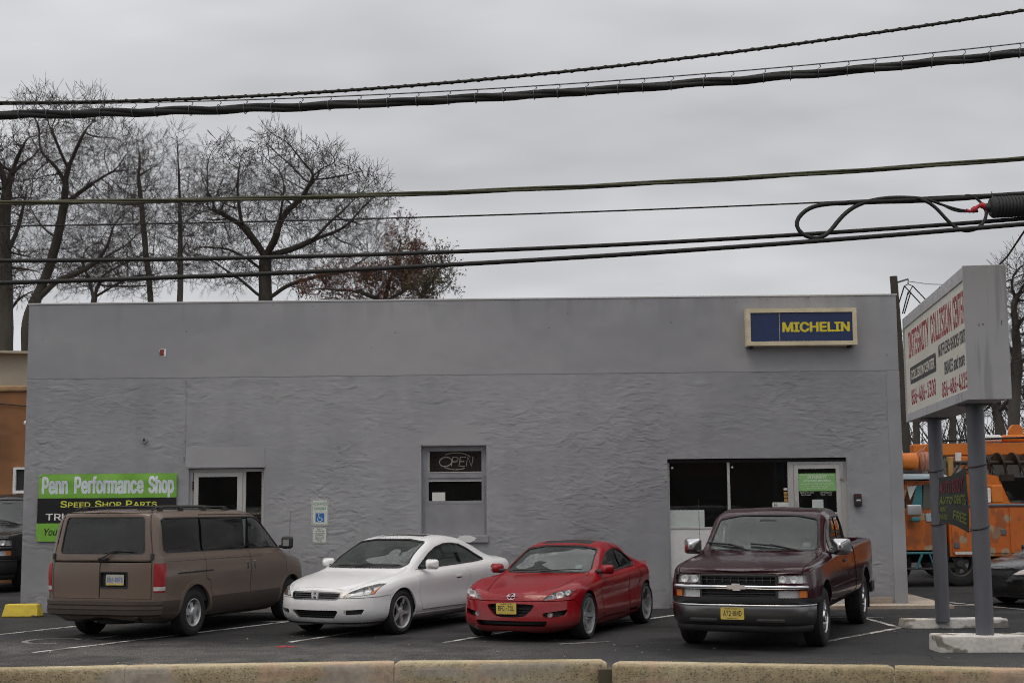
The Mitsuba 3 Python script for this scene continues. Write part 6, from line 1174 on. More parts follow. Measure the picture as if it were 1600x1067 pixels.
def grow(seed, attractors, limbs, step, iters=90, up=.10):
    """limbs: polylines (arrays), the first the trunk; returns node positions and parents. First coarse boughs, then fine wood."""
    r = np.random.default_rng(seed); P, par = [], []
    for li, L in enumerate(limbs):
        L = np.asarray(L, float)
        if li: L = L[:max(2, int(round(len(L) * .7)))]
        seg = np.linalg.norm(np.diff(L, axis=0), axis=1); t = np.concatenate([[0], np.cumsum(seg)])
        n = max(2, int(t[-1] / step)); s = np.linspace(0, t[-1], n + 1); Q = np.stack([np.interp(s, t, L[:, k]) for k in range(3)], -1)
        Q[1:] += r.normal(0, step * .07, Q[1:].shape)
        if li == 0: last = -1; start = 0
        else: last = int(np.argmin(np.linalg.norm(np.array(P) - Q[0], axis=1))); start = 1
        for q in Q[start:]: P.append(q); par.append(last); last = len(P) - 1
    P = np.array(P); par = list(par); sub = attractors[r.random(len(attractors)) < .10]
    for A, kill, infl, wob, st in ((sub, 3.2 * step, 40 * step, .12, step), (attractors[r.random(len(attractors)) < .45], 1.8 * step, 7 * step, .12, step), (attractors, 1.15 * step, 4 * step, .10, step * .8)):
        A = A.copy()
        for it in range(iters):
            if len(A) < 8: break
            d, i = cKDTree(P).query(A, distance_upper_bound=infl)
            ok = np.isfinite(d)
            if not ok.any(): break
            D = np.zeros((len(P), 3)); v = A[ok] - P[i[ok]]; v /= np.linalg.norm(v, axis=1, keepdims=True) + 1e-9
            np.add.at(D, i[ok], v); who = np.unique(i[ok]); dd = D[who]; dd /= np.linalg.norm(dd, axis=1, keepdims=True) + 1e-9
            dd += r.normal(0, wob, dd.shape); dd[:, 2] += up; dd /= np.linalg.norm(dd, axis=1, keepdims=True)
            N = P[who] + dd * st
            dn, _ = cKDTree(P).query(N); good = dn > st * .35
            if not good.any(): break
            P = np.vstack([P, N[good]]); par += list(who[good])
            d2, _ = cKDTree(N[good]).query(A); A = A[d2 > kill]
    return P, np.array(par)
def twigify(seed, P, par, n, ln):
    """short side twigs at the ends"""
    r = np.random.default_rng(seed); kids = np.bincount(par[par >= 0], minlength=len(P)); tips = np.nonzero(kids == 0)[0]
    newP, newpar = [P], [par]; base = len(P)
    for k in range(n):
        pick = tips; d = P[pick] - P[par[pick]]; d /= np.linalg.norm(d, axis=1, keepdims=True) + 1e-9
        q = P[pick] + (d * .9 + r.normal(0, .42, d.shape) + [0, 0, .25]) * ln * r.uniform(.5, 1.2, (len(pick), 1))
        newP.append(q); newpar.append(pick)
    return np.vstack(newP), np.concatenate(newpar)
def tree_mesh(P, par, tip, rmax):
    n = len(P); kids = np.bincount(par[par >= 0], minlength=n); depth = np.zeros(n, int); cnt = np.where(kids == 0, 1.0, 0.0); big = np.full(n, -1)
    for i in range(n):
        if par[i] >= 0: depth[i] = depth[par[i]] + 1
    for i in np.argsort(-depth, kind='stable'):
        j = par[i]
        if j >= 0:
            cnt[j] += cnt[i]
            if big[j] < 0 or cnt[i] > cnt[big[j]]: big[j] = i
    r = np.maximum(tip, rmax * (cnt / cnt.max()) ** (1 / 1.8))
    for _ in range(2):                                # straighten the limbs
        Q = P.copy(); ok = (par >= 0) & (big >= 0); i = np.nonzero(ok)[0]
        Q[i] = .4 * P[i] + .3 * P[par[i]] + .3 * P[big[i]]; P = Q
    c = np.nonzero(par >= 0)[0]; a, b, ra, rb = P[par[c]], P[c], np.minimum(r[par[c]], r[c] * 1.35), r[c]
    out = []
    for sel, sides in ((rb < .022, 3), ((rb >= .022) & (rb < .06), 4), (rb >= .06, 8)):
        A, Bq, RA, RB = a[sel], b[sel], ra[sel], rb[sel]
        if not len(A): out.append(None); continue
        t = Bq - A; t /= np.linalg.norm(t, axis=1, keepdims=True) + 1e-9
        Bq = Bq + t * RB[:, None] * .3
        u = np.cross(t, np.where(np.abs(t[:, :1]) < .8, [1.0, 0, 0], [0, 1.0, 0])); u /= np.linalg.norm(u, axis=1, keepdims=True); v = np.cross(t, u)
        an = np.arange(sides) * 2 * np.pi / sides
        ring = np.cos(an)[None, :, None] * u[:, None] + np.sin(an)[None, :, None] * v[:, None]
        V = np.concatenate([A[:, None] + ring * RA[:, None, None], Bq[:, None] + ring * RB[:, None, None]], 1)
        k = np.arange(sides); k2 = (k + 1) % sides; f = np.vstack([np.stack([k, k2, k2 + sides], 1), np.stack([k, k2 + sides, k + sides], 1)])
        F = (f[None] + (np.arange(len(A)) * 2 * sides)[:, None, None]).reshape(-1, 3)
        out.append(trimesh.Trimesh(V.reshape(-1, 3), F, process=False))
    return out, r
def leaves(seed, pts, size, n):
    r = np.random.default_rng(seed); q = np.repeat(pts, n, axis=0) + r.normal(0, size * 2.2, (len(pts) * n, 3))
    a = r.normal(size=q.shape); a /= np.linalg.norm(a, axis=1, keepdims=True); b = np.cross(a, r.normal(size=q.shape)); b /= np.linalg.norm(b, axis=1, keepdims=True)
    s = size * r.uniform(.6, 1.3, (len(q), 1))
    V = np.stack([q - a * s, q + b * s * .5, q + a * s, q - b * s * .5], 1).reshape(-1, 3); k = np.arange(len(q))[:, None] * 4
    return trimesh.Trimesh(V, np.vstack([k + [0, 1, 2], k + [0, 2, 3]]), process=False)
def crown_points(seed, D, blobs, dens, depth=.9):
    """blobs: (px, py, rx, ry) ellipses of the crown seen at distance D, given their depth"""
    r = np.random.default_rng(seed); out = []
    for px, py, rx, ry in blobs:
        c = at(px, py, D); sx, sz = rx * D / 2200, ry * D / 2200; n = int(1.1 * dens * rx * ry / 1000)
        d = r.normal(size=(n, 3)); d /= np.linalg.norm(d, axis=1, keepdims=True); rad = r.uniform(0.02, 1, (n, 1)) ** .30
        out.append(c + d * rad * [sx, min(sx, sz) * depth, sz])
    return np.vstack(out)
def px_limb(D, pts, seed=0, dep=0.0):
    r = np.random.default_rng(seed)
    return [at(x, y, D + (dep * k / max(1, len(pts) - 1))) for k, (x, y) in enumerate(pts)]
def tree(name, label, seed, D, limbs, blobs, dens, step, tip, rmax, bark='mat_bark', group=None, leaf=None, twn=2, depth=.9, wob=.12, cat='tree'):
    L = []
    for k, l in enumerate(limbs):
        dep = 0 if k == 0 else ((-1) ** k) * np.random.default_rng(seed + k).uniform(.2, 1.0) * .035 * D
        q = px_limb(D, l, seed + k, dep)
        if k == 0: b = q[0].copy(); b[2] = -.2; q = [b] + q
        L.append(q)
    P, par = grow(seed, crown_points(seed, D, blobs, dens, depth), L, step)
    P, par = twigify(seed, P, par, 3, step * 1.5); P, par = twigify(seed + 1, P, par, 2, step * 1.3)
    ms, r = tree_mesh(P, par, tip, rmax)
    t = thing(name, label, cat, group)
    thick = [m for m in ms[2:] if m is not None]; thin = [m for m in ms[:2] if m is not None]
    put('trunk', cat_(thick), bark, t, smooth=50); put('crown', cat_(thin), 'mat_twig', t, kind='stuff')
    if leaf: kids = np.bincount(par[par >= 0], minlength=len(P)); tp = P[kids == 0]; tp = tp[np.random.default_rng(seed).random(len(tp)) < leaf[3]]; put('foliage', leaves(seed, tp, leaf[1], leaf[2]), leaf[0], t, kind='stuff')
    return t
tree('oak_tree', 'broad bare oak with wide rounded crown rising behind the middle of the roof', 11, 60,
     [[(416, 900), (415, 480), (414, 402)], [(414, 402), (398, 375), (378, 352), (372, 318), (366, 262)], [(378, 352), (345, 333), (318, 324), (300, 300)], [(414, 402), (430, 375), (437, 340), (443, 300), (440, 262)], [(437, 340), (470, 312), (495, 270), (508, 235)], [(416, 400), (450, 392), (490, 375), (516, 346), (545, 315), (562, 290)], [(490, 375), (530, 360), (575, 352)], [(415, 470), (445, 448), (495, 432), (540, 425), (590, 400)], [(412, 425), (388, 405), (355, 388), (325, 370)], [(413, 470), (380, 440), (350, 420), (318, 400)]],
     [(350, 275, 55, 62), (430, 262, 52, 62), (505, 275, 55, 55), (575, 320, 45, 62), (320, 345, 52, 50), (400, 330, 90, 60), (500, 345, 70, 55), (565, 395, 50, 50), (350, 410, 75, 50), (480, 420, 70, 45), (420, 215, 30, 16)], 185, .20, .0070, .31)
tree('forked_tree', 'tall bare tree with leaning forked trunk and high crown at the left', 23, 46,
     [[(40, 900), (42, 500), (75, 425), (90, 375), (100, 320), (104, 270)], [(60, 470), (85, 440), (140, 418), (180, 392), (215, 355)], [(104, 290), (88, 262), (62, 235), (42, 215)], [(104, 270), (118, 235), (135, 200), (152, 175)], [(100, 320), (140, 290), (185, 262), (215, 240)], [(104, 262), (90, 225), (76, 195), (72, 165)], [(90, 375), (60, 350), (40, 320)], [(150, 415), (170, 380), (190, 350)]],
     [(60, 178, 45, 38), (125, 175, 60, 32), (165, 215, 40, 40), (200, 250, 35, 40), (105, 240, 70, 50), (60, 300, 45, 60), (150, 320, 55, 60), (200, 350, 55, 45), (110, 400, 70, 50), (180, 430, 60, 35)], 165, .17, .0055, .20)
tree('edge_tree', 'dark thick bare tree trunk at the left edge of the roof', 31, 41,
     [[(8, 900), (8, 500), (6, 380), (10, 300), (2, 260)], [(8, 400), (28, 360), (42, 300), (48, 250)], [(10, 300), (22, 260), (20, 220)], [(6, 420), (-25, 380), (-50, 330)], [(9, 500), (25, 470), (36, 430)]],
     [(10, 235, 35, 40), (45, 240, 30, 45), (-20, 260, 40, 60), (-40, 330, 40, 50), (20, 330, 40, 60), (30, 430, 40, 50)], 140, .17, .0055, .25)
for sx, (lb, lm, bl) in enumerate([
    ('slim bare tree with two upright stems standing left of the broad oak', [[(238, 900), (236, 470), (228, 400), (222, 330), (215, 270)], [(236, 470), (240, 390), (246, 320), (243, 260)]], [(215, 250, 32, 55), (245, 270, 28, 60), (225, 330, 40, 50), (190, 310, 30, 45)]),
    ('slender tall bare tree with one straight stem just left of the oak', [[(282, 900), (281, 470), (282, 380), (281, 300), (276, 215)], [(281, 400), (296, 370), (312, 345)]], [(276, 235, 15, 42), (288, 290, 26, 50), (300, 340, 30, 40), (270, 350, 30, 50), (290, 400, 40, 45)]),
    ('small bushy bare tree low behind the roof between the slim trees', [[(148, 900), (146, 468), (140, 440), (128, 410)], [(146, 465), (160, 430), (182, 400)], [(146, 466), (175, 448), (215, 430)]], [(140, 410, 45, 50), (190, 410, 45, 45), (220, 445, 45, 25), (110, 440, 40, 28), (250, 420, 35, 40)])]):
    tree('slim_tree', lb, 41 + sx, 55, lm, bl, 160, .19, .0064, .12, 'mat_bark_pale')
tree('leafy_tree', 'small tree keeping reddish brown dry leaves behind the roof right of the oak', 61, 50,
     [[(600, 900), (600, 500), (602, 470), (606, 440)], [(602, 470), (640, 450), (675, 425), (690, 410)], [(604, 455), (618, 410), (628, 375)], [(601, 470), (560, 455), (520, 445)]],
     [(628, 385, 20, 35), (640, 430, 45, 35), (590, 450, 55, 28), (540, 455, 55, 22), (500, 455, 40, 18)], 220, .19, .0072, .14, leaf=('mat_leaf_red', .048, 7, .95))
tree('leafy_tree', 'small tree with sparse olive brown leaves at the far right of the roof trees', 62, 48,
     [[(650, 900), (650, 500), (655, 468), (680, 430)], [(655, 468), (668, 430), (680, 405)], [(655, 470), (690, 455), (705, 445)]],
     [(684, 415, 25, 22), (700, 440, 16, 20), (670, 455, 30, 18)], 190, .19, .0072, .10, leaf=('mat_leaf_dry', .045, 6, .8))
tree('roadside_tree', 'bare grey tree rising beside the roadside sign at the right edge', 71, 52,
     [[(1586, 900), (1584, 640), (1590, 560), (1586, 500), (1580, 440)], [(1586, 520), (1605, 480), (1630, 440)], [(1590, 560), (1560, 520), (1545, 490)], [(1588, 480), (1600, 430), (1612, 390)]],
     [(1590, 440, 35, 50), (1630, 460, 50, 70), (1575, 510, 35, 50), (1610, 560, 55, 60), (1560, 560, 40, 45)], 130, .24, .0066, .22, 'mat_bark_pale')
for sx, (lb, x, D) in enumerate([('bare tree with dark trunk above the orange auger behind the sign posts', 1562, 58), ('bare tree deep behind the sign between the two posts', 1490, 66), ('bare tree close to the right building corner behind the orange truck', 1432, 62)]):
    tree('roadside_tree', lb, 81 + sx, D, [[(x, 900), (x, 660), (x - 6, 580)], [(x, 650), (x + 25, 600), (x + 40, 560)], [(x - 2, 640), (x - 30, 600), (x - 38, 560)]],
         [(x, 590, 45, 60), (x + 35, 610, 40, 50), (x - 35, 610, 40, 50)], 110, .28, .007, .15 if sx else .20, 'mat_bark_pale')
# far-off thicket that closes the view behind the lot
def hillside(x0, x1, y0, y1, h, seed):
    u, v = np.meshgrid(np.linspace(x0, x1, 90), np.linspace(y0, y1, 24), indexing='ij'); t = (v - y0) / (y1 - y0)
    e = np.clip((u - x0) / 25, 0, 1)
    z = -.4 + h * e * np.clip(t * 2.2, 0, 1) ** .8 * (.8 + .5 * meshkit.fbm(np.stack([u * .05, v * .05, u * 0], -1), 4, seed)) + .9 * (meshkit.fbm(np.stack([u * .6, v * .6, u * 0], -1), 4, seed + 3) - .4)
    P = np.stack([u, v, z], -1).reshape(-1, 3); i, j = np.meshgrid(np.arange(89), np.arange(23), indexing='ij'); a = i * 24 + j; q = np.stack([a, a + 24, a + 25, a + 1], -1).reshape(-1, 4)
    return trimesh.Trimesh(P, np.vstack([q[:, [0, 1, 2]], q[:, [0, 2, 3]]]), process=False)
def thicket(seed, x0, x1, y0, y1, n, h, r0):
    r = np.random.default_rng(seed); out = []
    for _ in range(n):
        x, y = r.uniform(x0, x1), r.uniform(y0, y1); hh = h * r.uniform(.55, 1.1)
        p = [np.array([x, y, 0.0])]; d = np.array([r.normal(0, .12), r.normal(0, .12), 1.0])
        for k in range(5): p.append(p[-1] + d / np.linalg.norm(d) * hh / 5); d = d + [r.normal(0, .22), r.normal(0, .22), .05]
        out.append(tube(p, np.linspace(r0, r0 * .25, 6) * r.uniform(.5, 1.3), 4, False))
        for k in range(7):
            q = p[r.integers(1, 6)]; e = q + [r.normal(0, .6), r.normal(0, .6), r.uniform(.3, 1.4)]; out.append(tube([q, (q + e) / 2 + r.normal(0, .1, 3), e], [r0 * .3, r0 * .25, r0 * .15], 3, False))
    return cat_(out)
mat('mat_thicket', proc(lambda p, n, uv: mix(C(.030, .026, .024), C(.085, .068, .062), cell_rand(p.x * .7, p.y * .7))), .95)
put('thicket', thicket(5, 12, 62, 72, 98, 800, 9.0, .075), 'mat_thicket', kind='stuff', label='grey brown leafless thicket closing the view beyond the orange trucks', cat='thicket')
put('thicket', thicket(6, -48, -14, 62, 90, 240, 5.5, .06), 'mat_thicket', kind='stuff', label='grey brown leafless thicket beyond the brown building at left', cat='thicket')
put('hillside', hillside(14, 120, 96, 150, 6.5, 3), 'mat_thicket', smooth=True, kind='structure')

# ---------------------------------------------------------------- what stands beside and behind the building
def orange(seed):
    def fn(p, n, uv):
        a = fbm(p.x * 2.2 + seed, p.z * 2.6, p.y * 1.0, 4); s_, _, r = voronoi(p.x * 3.4 + seed, p.z * 3.8 + p.y)
        bare = smoothstep(.36, .28, s_ + .22 * (fbm(p.x * 7, p.z * 7, seed, 3) - .5)) * (r > .6)
        rust = smoothstep(.60, .72, fbm(p.x * 5, p.z * 3, seed + 3.0, 4))
        c = mix(C(.46, .105, .016), C(.62, .17, .03), a)
        c = mix(c, C(.36, .31, .21), .85 * dr.select(r > .6, bare, 0))
        return mix(c, C(.16, .06, .03), .5 * rust)
    return fn
mat('mat_orange_worn', proc(orange(3.0)), .55)
mat('mat_orange', proc(lambda p, n, uv: mix(C(.58, .13, .016), C(.70, .23, .03), fbm(p.x * 3, p.z * 4, p.y, 3))), .5)
mat('mat_teal', proc(lambda p, n, uv: mix(C(.03, .16, .18), C(.06, .22, .25), fbm(p.x * 4, p.z * 4, p.y, 3))), .5)
mat('mat_auger', proc(lambda p, n, uv: mix(C(.022, .018, .014), C(.075, .050, .035), fbm(p.x * 5, p.z * 5, p.y * 5, 3))), .6, metallic=.3)
mat('mat_motor', proc(lambda p, n, uv: mix(C(.34, .10, .045), C(.42, .24, .17), fbm(p.x * 5, p.z * 5, p.y * 5, 3))), .6)
mat('mat_grey_green', (.10, .105, .085), .6)
mat('mat_pale_blue', (.36, .45, .50), .5)
ut = thing('utility_truck', 'worn orange utility truck carrying an auger boom behind the sign posts', 'truck')
TX, TY = 0.0, 31.6
cabp = cs([(7.55, .95), (7.62, 1.62), (7.95, 1.70), (8.12, 2.24), (8.2, 2.30), (8.95, 2.32), (9.0, 2.26), (9.0, .85), (8.9, .80), (8.05, .80)], rnd=.04)
cab = prism(cabp, 'y', TY, TY + 2.2) - prism(cs([(8.04, 1.72), (8.20, 2.22), (8.90, 2.23), (8.90, 1.72)], rnd=.03), 'y', TY - 1, TY + 4) - m3.Manifold.cylinder(6, .48, .48, 32).rotate((-90, 0, 0)).translate((7.75, TY - 2, .50))
cab -= mbox(8.2, 8.9, TY + .1, TY + 2.1, 1.0, 2.26)
put('cab', tm(cab), 'mat_orange_worn', ut, smooth=30)
put('window', box(8.05, 8.90, TY + .03, TY + .034, 1.72, 2.23), 'mat_glass_tint', ut)
put('pillar', tm(prism([(8.50, 1.70), (8.92, 1.70), (8.92, 2.25), (8.54, 2.25)], 'y', TY - .012, TY + .02)), 'mat_grey_green', ut)
put('vent_pane', tm(prism([(8.24, 1.71), (8.49, 1.71), (8.50, 2.22), (8.38, 2.22)], 'y', TY - .016, TY + .01)), 'mat_teal', ut)
put('mesh_guard', tm(prism([(8.16, 2.20), (8.38, 2.22), (8.22, 1.90)], 'y', TY - .03, TY - .018)), 'mat_paper', ut)
put('door_panel', tm(rbox(8.56, 8.95, TY - .02, TY + .01, 1.42, 1.60, .01)), 'mat_pale_blue', ut)
put('mirror', tm(rbox(8.10, 8.42, TY - .22, TY - .12, 1.56, 1.80, .03)), 'mat_alu', ut, smooth=40)
put('mirror', tm(rbox(8.18, 8.38, TY - .22, TY - .12, 1.42, 1.53, .03)), 'mat_teal', ut, smooth=40)
put('roof_visor', tm(m3.Manifold.batch_hull([m3.Manifold.sphere(.025, 8).translate(q) for q in ((8.0, TY - .15, 2.37), (9.05, TY - .15, 2.37), (8.0, TY + 2.1, 2.36), (9.05, TY + 2.1, 2.36), (8.0, TY - .12, 2.45), (8.95, TY - .12, 2.44), (8.0, TY + 2.1, 2.44))])), 'mat_pale_blue', ut, smooth=40)
st_ = ut + '__step'; labels[st_] = {}
for z in (.72, .38): put('tread', tm(rbox(8.0, 8.75, TY - .22, TY + .1, z, z + .04, .008)), 'mat_teal' if z > .5 else 'mat_plastic_grey', st_)
put('side_rail', cat_([tube([(8.4, TY - .2, .74), (8.25, TY - .2, .40)], .03, 6), tube([(8.55, TY - .2, .74), (8.65, TY - .2, .40)], .02, 6)]), 'mat_teal', st_)
body = mbox(9.05, 14.2, TY - .05, TY + 2.3, .66, 1.74)
put('service_body', tm(body), 'mat_orange_worn', ut)
for x0, x1 in ((9.10, 10.34), (10.38, 11.6), (11.64, 12.9)):
    put('locker_door', tm(rbox(x0, x1, TY - .075, TY - .048, .72, 1.70, .01)), 'mat_orange_worn', ut)
for x_, z_ in ((10.24, 1.18), (9.2, .90), (11.50, 1.2)): put('latch', tm(rbox(x_ - .07, x_ + .05, TY - .10, TY - .073, z_ - .06, z_ + .06, .008)), 'mat_post', ut)
put('body_rail', tm(rbox(9.03, 14.2, TY - .09, TY + 2.34, 1.742, 1.79, .01)), 'mat_post', ut)
put('stripe', box(9.15, 9.9, TY - .082, TY - .0755, .70, .76), 'mat_paper', ut)
def simple_wheel(car, x, y, R=.50, W=.28, m='mat_plastic_grey'):
    w_ = numbered(car + '__wheel'); labels[w_] = {}
    put('tyre', tyre(R, W, R * .56), 'mat_rubber', w_, smooth=35, to=T().translate([x, y, R]))
    put('rim', tm(rim_mesh('steel', R * .56, W)), m, w_, smooth=30, to=T().translate([x, y, R]).rotate([0, 0, 1], 180))
for x_ in (7.72, 9.28, 12.6): simple_wheel(ut, x_, TY + .15)
for x_ in (7.72, 12.6): simple_wheel(ut, x_, TY + 2.0)
put('chassis', box(7.4, 14, TY + .6, TY + 1.7, .5, .8), 'mat_lining', ut)
# boom, auger and its motor lie over the truck
bm = ut + '__boom'; labels[bm] = {}
put('beam', tm(rbox(8.85, 14.6, TY + .75, TY + 1.15, 2.90, 3.17, .02)), 'mat_orange', bm, smooth=30)
put('inner_beam', tm(rbox(8.55, 9.0, TY + .80, TY + 1.10, 2.90, 3.16, .02)), 'mat_orange', bm)
put('mast', tm(m3.Manifold.batch_hull([m3.Manifold.sphere(.04, 8).translate(q) for q in ((9.55, TY + .8, 1.8), (9.95, TY + .8, 1.8), (9.55, TY + 1.3, 1.8), (9.95, TY + 1.3, 1.8), (9.6, TY + .8, 2.85), (10.1, TY + .8, 2.85), (9.6, TY + 1.3, 2.85), (10.1, TY + 1.3, 2.85))])), 'mat_orange', bm, smooth=30)
put('cylinder', tube([(9.42, TY + .5, 1.9), (9.52, TY + .62, 2.95)], .07, 12), 'mat_paper', bm, smooth=True)
for x_, m_ in ((10.35, 'mat_white'), (10.95, 'mat_orange'), (11.40, 'mat_white')): put('rope_guard', tm(rbox(x_ - .28 if m_ == 'mat_white' else x_ - .32, x_ + .26, TY + .85, TY + 1.1, 3.202, 3.36, .05)), m_, bm, smooth=40)
put('sheave', tm(m3.Manifold.cylinder(.12, .16, .16, 20).rotate((-90, 0, 0)).translate((10.95, TY + .90, 3.44))), 'mat_orange', bm, smooth=40)
put('hose', tube([(9.0, TY + .74, 3.22), (10.0, TY + .72, 3.26), (11.2, TY + .7, 3.29), (12.4, TY + .72, 3.36)], .025, 6), 'mat_cable', bm, smooth=True)
au = ut + '__auger'; labels[au] = {}
put('shaft', tube([(9.1, TY + .45, 2.72), (14, TY + .45, 2.70)], .05, 10), 'mat_auger', au, smooth=True)
n_ = 260; tt = np.linspace(0, 1, n_); xa = 9.9 + 4.0 * tt; an = tt * 2 * math.pi * 12
i_, o_ = .05, .235
V = np.concatenate([np.stack([xa, TY + .45 + r_ * np.cos(an), 2.71 + r_ * np.sin(an)], -1) for r_ in (i_, o_)] + [np.stack([xa + .03, TY + .45 + r_ * np.cos(an), 2.71 + r_ * np.sin(an)], -1) for r_ in (i_, o_)])
k_ = np.arange(n_ - 1); F = []
for a, b in ((0, n_), (3 * n_, 2 * n_), (n_, 3 * n_)): F += [np.stack([a + k_, a + k_ + 1, b + k_ + 1], 1), np.stack([a + k_, b + k_ + 1, b + k_], 1)]
put('flight', trimesh.Trimesh(V, np.vstack(F), process=False), 'mat_auger', au, smooth=40)
mo = ut + '__auger_motor'; labels[mo] = {}
put('gearbox', mv(lathe([(.001, 0), (.18, .0), (.19, .05), (.195, .32), (.16, .36), (.001, .36)], 'x', 28), 8.18, TY + .45, 2.76), 'mat_orange', mo, smooth=35)
put('drum', mv(lathe([(.001, 0), (.15, .0), (.215, .05), (.215, .08), (.19, .10), (.215, .12), (.215, .24), (.15, .29), (.09, .30), (.09, .4), (.001, .4)], 'x', 28), 8.56, TY + .45, 2.76), 'mat_motor', mo, smooth=35)
for k in range(5): put('pipe', tube([(8.0 + .2 * k, TY + .5, 2.47), (8.05 + .2 * k, TY + .55, 2.60 + .12 * k), (8.5 + .1 * k, TY + .6, 2.9 + .07 * k)], .022, 6), 'mat_motor', mo, smooth=True)
put('beacon', tm(rbox(8.0, 8.3, TY + .9, TY + 1.2, 3.10, 3.28, .05)), 'mat_plastic', ut, smooth=40)
put('tool_box', tm(rbox(9.75, 10.05, TY + .1, TY + .5, 1.82, 2.15, .02)), 'mat_white', ut)
put('tool_box', tm(rbox(10.1, 10.35, TY + .2, TY + .6, 1.82, 2.22, .03)), 'mat_orange', ut)

for k, (x0, x1, z0, z1, m_) in enumerate([(8.15, 8.45, 2.47, 2.56, 'mat_plastic'), (8.9, 9.15, 2.46, 2.80, 'mat_grey_green'), (9.2, 9.32, 2.0, 2.85, 'mat_sticker_amber'), (9.0, 9.4, 2.62, 2.70, 'mat_plastic'), (10.4, 10.7, 2.30, 2.46, 'mat_auger'), (8.75, 8.95, 2.47, 2.58, 'mat_white')]):
    put('fitting', tm(rbox(x0, x1, TY + .25 + .05 * k, TY + .40 + .05 * k, z0, z1, .015)), m_, ut, smooth=40)
for k in range(4): put('hydraulic_hose', tube([(9.0 + .1 * k, TY + .3, 1.8), (9.15 + .12 * k, TY + .2, 2.3 + .05 * k), (9.5 + .15 * k, TY + .4, 2.7), (10.0 + .1 * k, TY + .6, 2.88)], .018, 6), 'mat_cable', ut, smooth=True)

# second orange truck behind, facing right
o2 = thing('orange_truck', 'orange truck cab with teal window panes facing right behind the auger', 'truck')
QY = 35.2
cp_ = prism(cs([(9.6, .7), (9.6, 2.48), (10.9, 2.56), (11.35, 2.46), (11.62, 1.80), (13.2, 1.72), (13.35, 1.5), (13.35, .7)], rnd=.08), 'y', QY, QY + 2.1)
cp_ -= prism(cs([(9.75, 1.80), (9.75, 2.34), (10.5, 2.40), (10.5, 1.80)], rnd=.05), 'y', QY - 1, QY + 4); cp_ -= prism(cs([(10.72, 1.72), (10.72, 2.36), (11.05, 2.36), (11.10, 1.72)], rnd=.05), 'y', QY - 1, QY + 4)
put('cab', tm(cp_), 'mat_orange', o2, smooth=40)
put('window', tm(prism([(9.75, 1.80), (9.75, 2.34), (10.5, 2.40), (10.5, 1.80)], 'y', QY + .03, QY + .07)), 'mat_grey_green', o2)
put('window', tm(prism([(10.72, 1.72), (10.72, 2.36), (11.05, 2.36), (11.10, 1.72)], 'y', QY + .06, QY + .07)), 'mat_teal', o2)
put('door_post', tm(rbox(10.53, 10.70, QY - .015, QY + .02, 1.2, 2.42, .006)), 'mat_lamp_red', o2)
put('windshield', tm(prism([(11.40, 2.42), (12.2, 2.40), (12.36, 1.86), (11.60, 1.86)], 'y', QY - .03, QY + .05)), 'mat_glass_tint', o2)
mat('mat_pane_grey', (.09, .12, .125), .2, specular=.8)
put('windshield_back', tm(prism([(11.42, 2.40), (12.18, 2.38), (12.34, 1.88), (11.62, 1.88)], 'y', QY + .06, QY + .5)), 'mat_pane_grey', o2)
put('windshield_frame', tube([(11.40, QY - .02, 2.44), (12.22, QY - .02, 2.42), (12.40, QY - .02, 1.84)], .03, 6), 'mat_plastic', o2, smooth=True)
for x_ in (9.9, 12.8): simple_wheel(o2, x_, QY + .2)
tg_ = trimesh.creation.icosphere(4, 1.0); v = np.array(tg_.vertices); v *= [.62, .5, .28]; v *= 1 + .35 * (meshkit.fbm(v * 4 + 3, 4, 2)[:, None] - .5); tg_.vertices = v
mat('mat_tarp', proc(lambda p, n, uv: mix(C(.20, .20, .22), C(.36, .36, .39), fbm(p.x * 6, p.z * 6, p.y * 6, 3))), .35)
put('tarp', mv(tg_, 12.0, TY + .7, 1.93), 'mat_tarp', smooth=True, label='crumpled grey tarpaulin heaped on the orange service body at right', cat='tarpaulin')

# partly seen cars at the two edges
coupe('dark_saloon', 'black car with its nose by the sign post, cut off by the right edge', 'car', (math.radians(203), 9.0, 26.0), 'mat_paint_black', details=False, m_rim='mat_alloy_dark')
dk = pickup('dark_pickup', 'dark grey truck front seen past the left building corner', (math.radians(-91), -12.75, 32.6), 'mat_paint_grey', main=False)
SC = T().translate([-12.75, 32.6, 0]).scale([1.0, 1.0, 1.22]).translate([12.75, -32.6, 0])
for k in list(scene):
    if k.startswith(dk + '__') and 'to_world' in scene[k]: scene[k]['to_world'] = SC @ scene[k]['to_world']

# brown metal building at the left
mat('mat_siding', proc(lambda p, n, uv: C(.235, .105, .042) * (.8 + .35 * fbm(p.x * 2, p.z * .8, 0, 3)) * (1 - .25 * smoothstep(.55, .75, fbm(p.x * .8, p.z * 2.5, 5, 3)))), .7)
mat('mat_beige', proc(lambda p, n, uv: C(.36, .335, .265) * (.85 + .3 * fbm(p.x * 1.5, p.z * 1.5, 0, 3))), .8)
mat('mat_stone_edge', proc(lambda p, n, uv: C(.36, .22, .12) * (.6 + .8 * fbm(p.x * 6, p.z * 6, 0, 3))), .9)
lb = thing('brown_building', 'brown sided building with beige upper storey past the left end of the garage', 'building')
put('wall', box(-22, -11.6, 36.0, 44, -.2, 4.86), 'mat_siding', lb)
put('parapet_edge', tm(rbox(-22, -11.5, 35.93, 36.2, 4.87, 5.02, .04)), 'mat_stone_edge', lb)
put('upper_storey', tm(prism([(-22, 4.9), (-13.45, 4.9), (-13.45, 5.95), (-22, 6.2)], 'y', 37.2, 44)), 'mat_beige', lb)
put('upper_roof', tm(prism([(-22, 6.2), (-12.6, 5.93), (-12.6, 5.99), (-22, 6.28)], 'y', 36.9, 44.2)), 'mat_beige', lb)
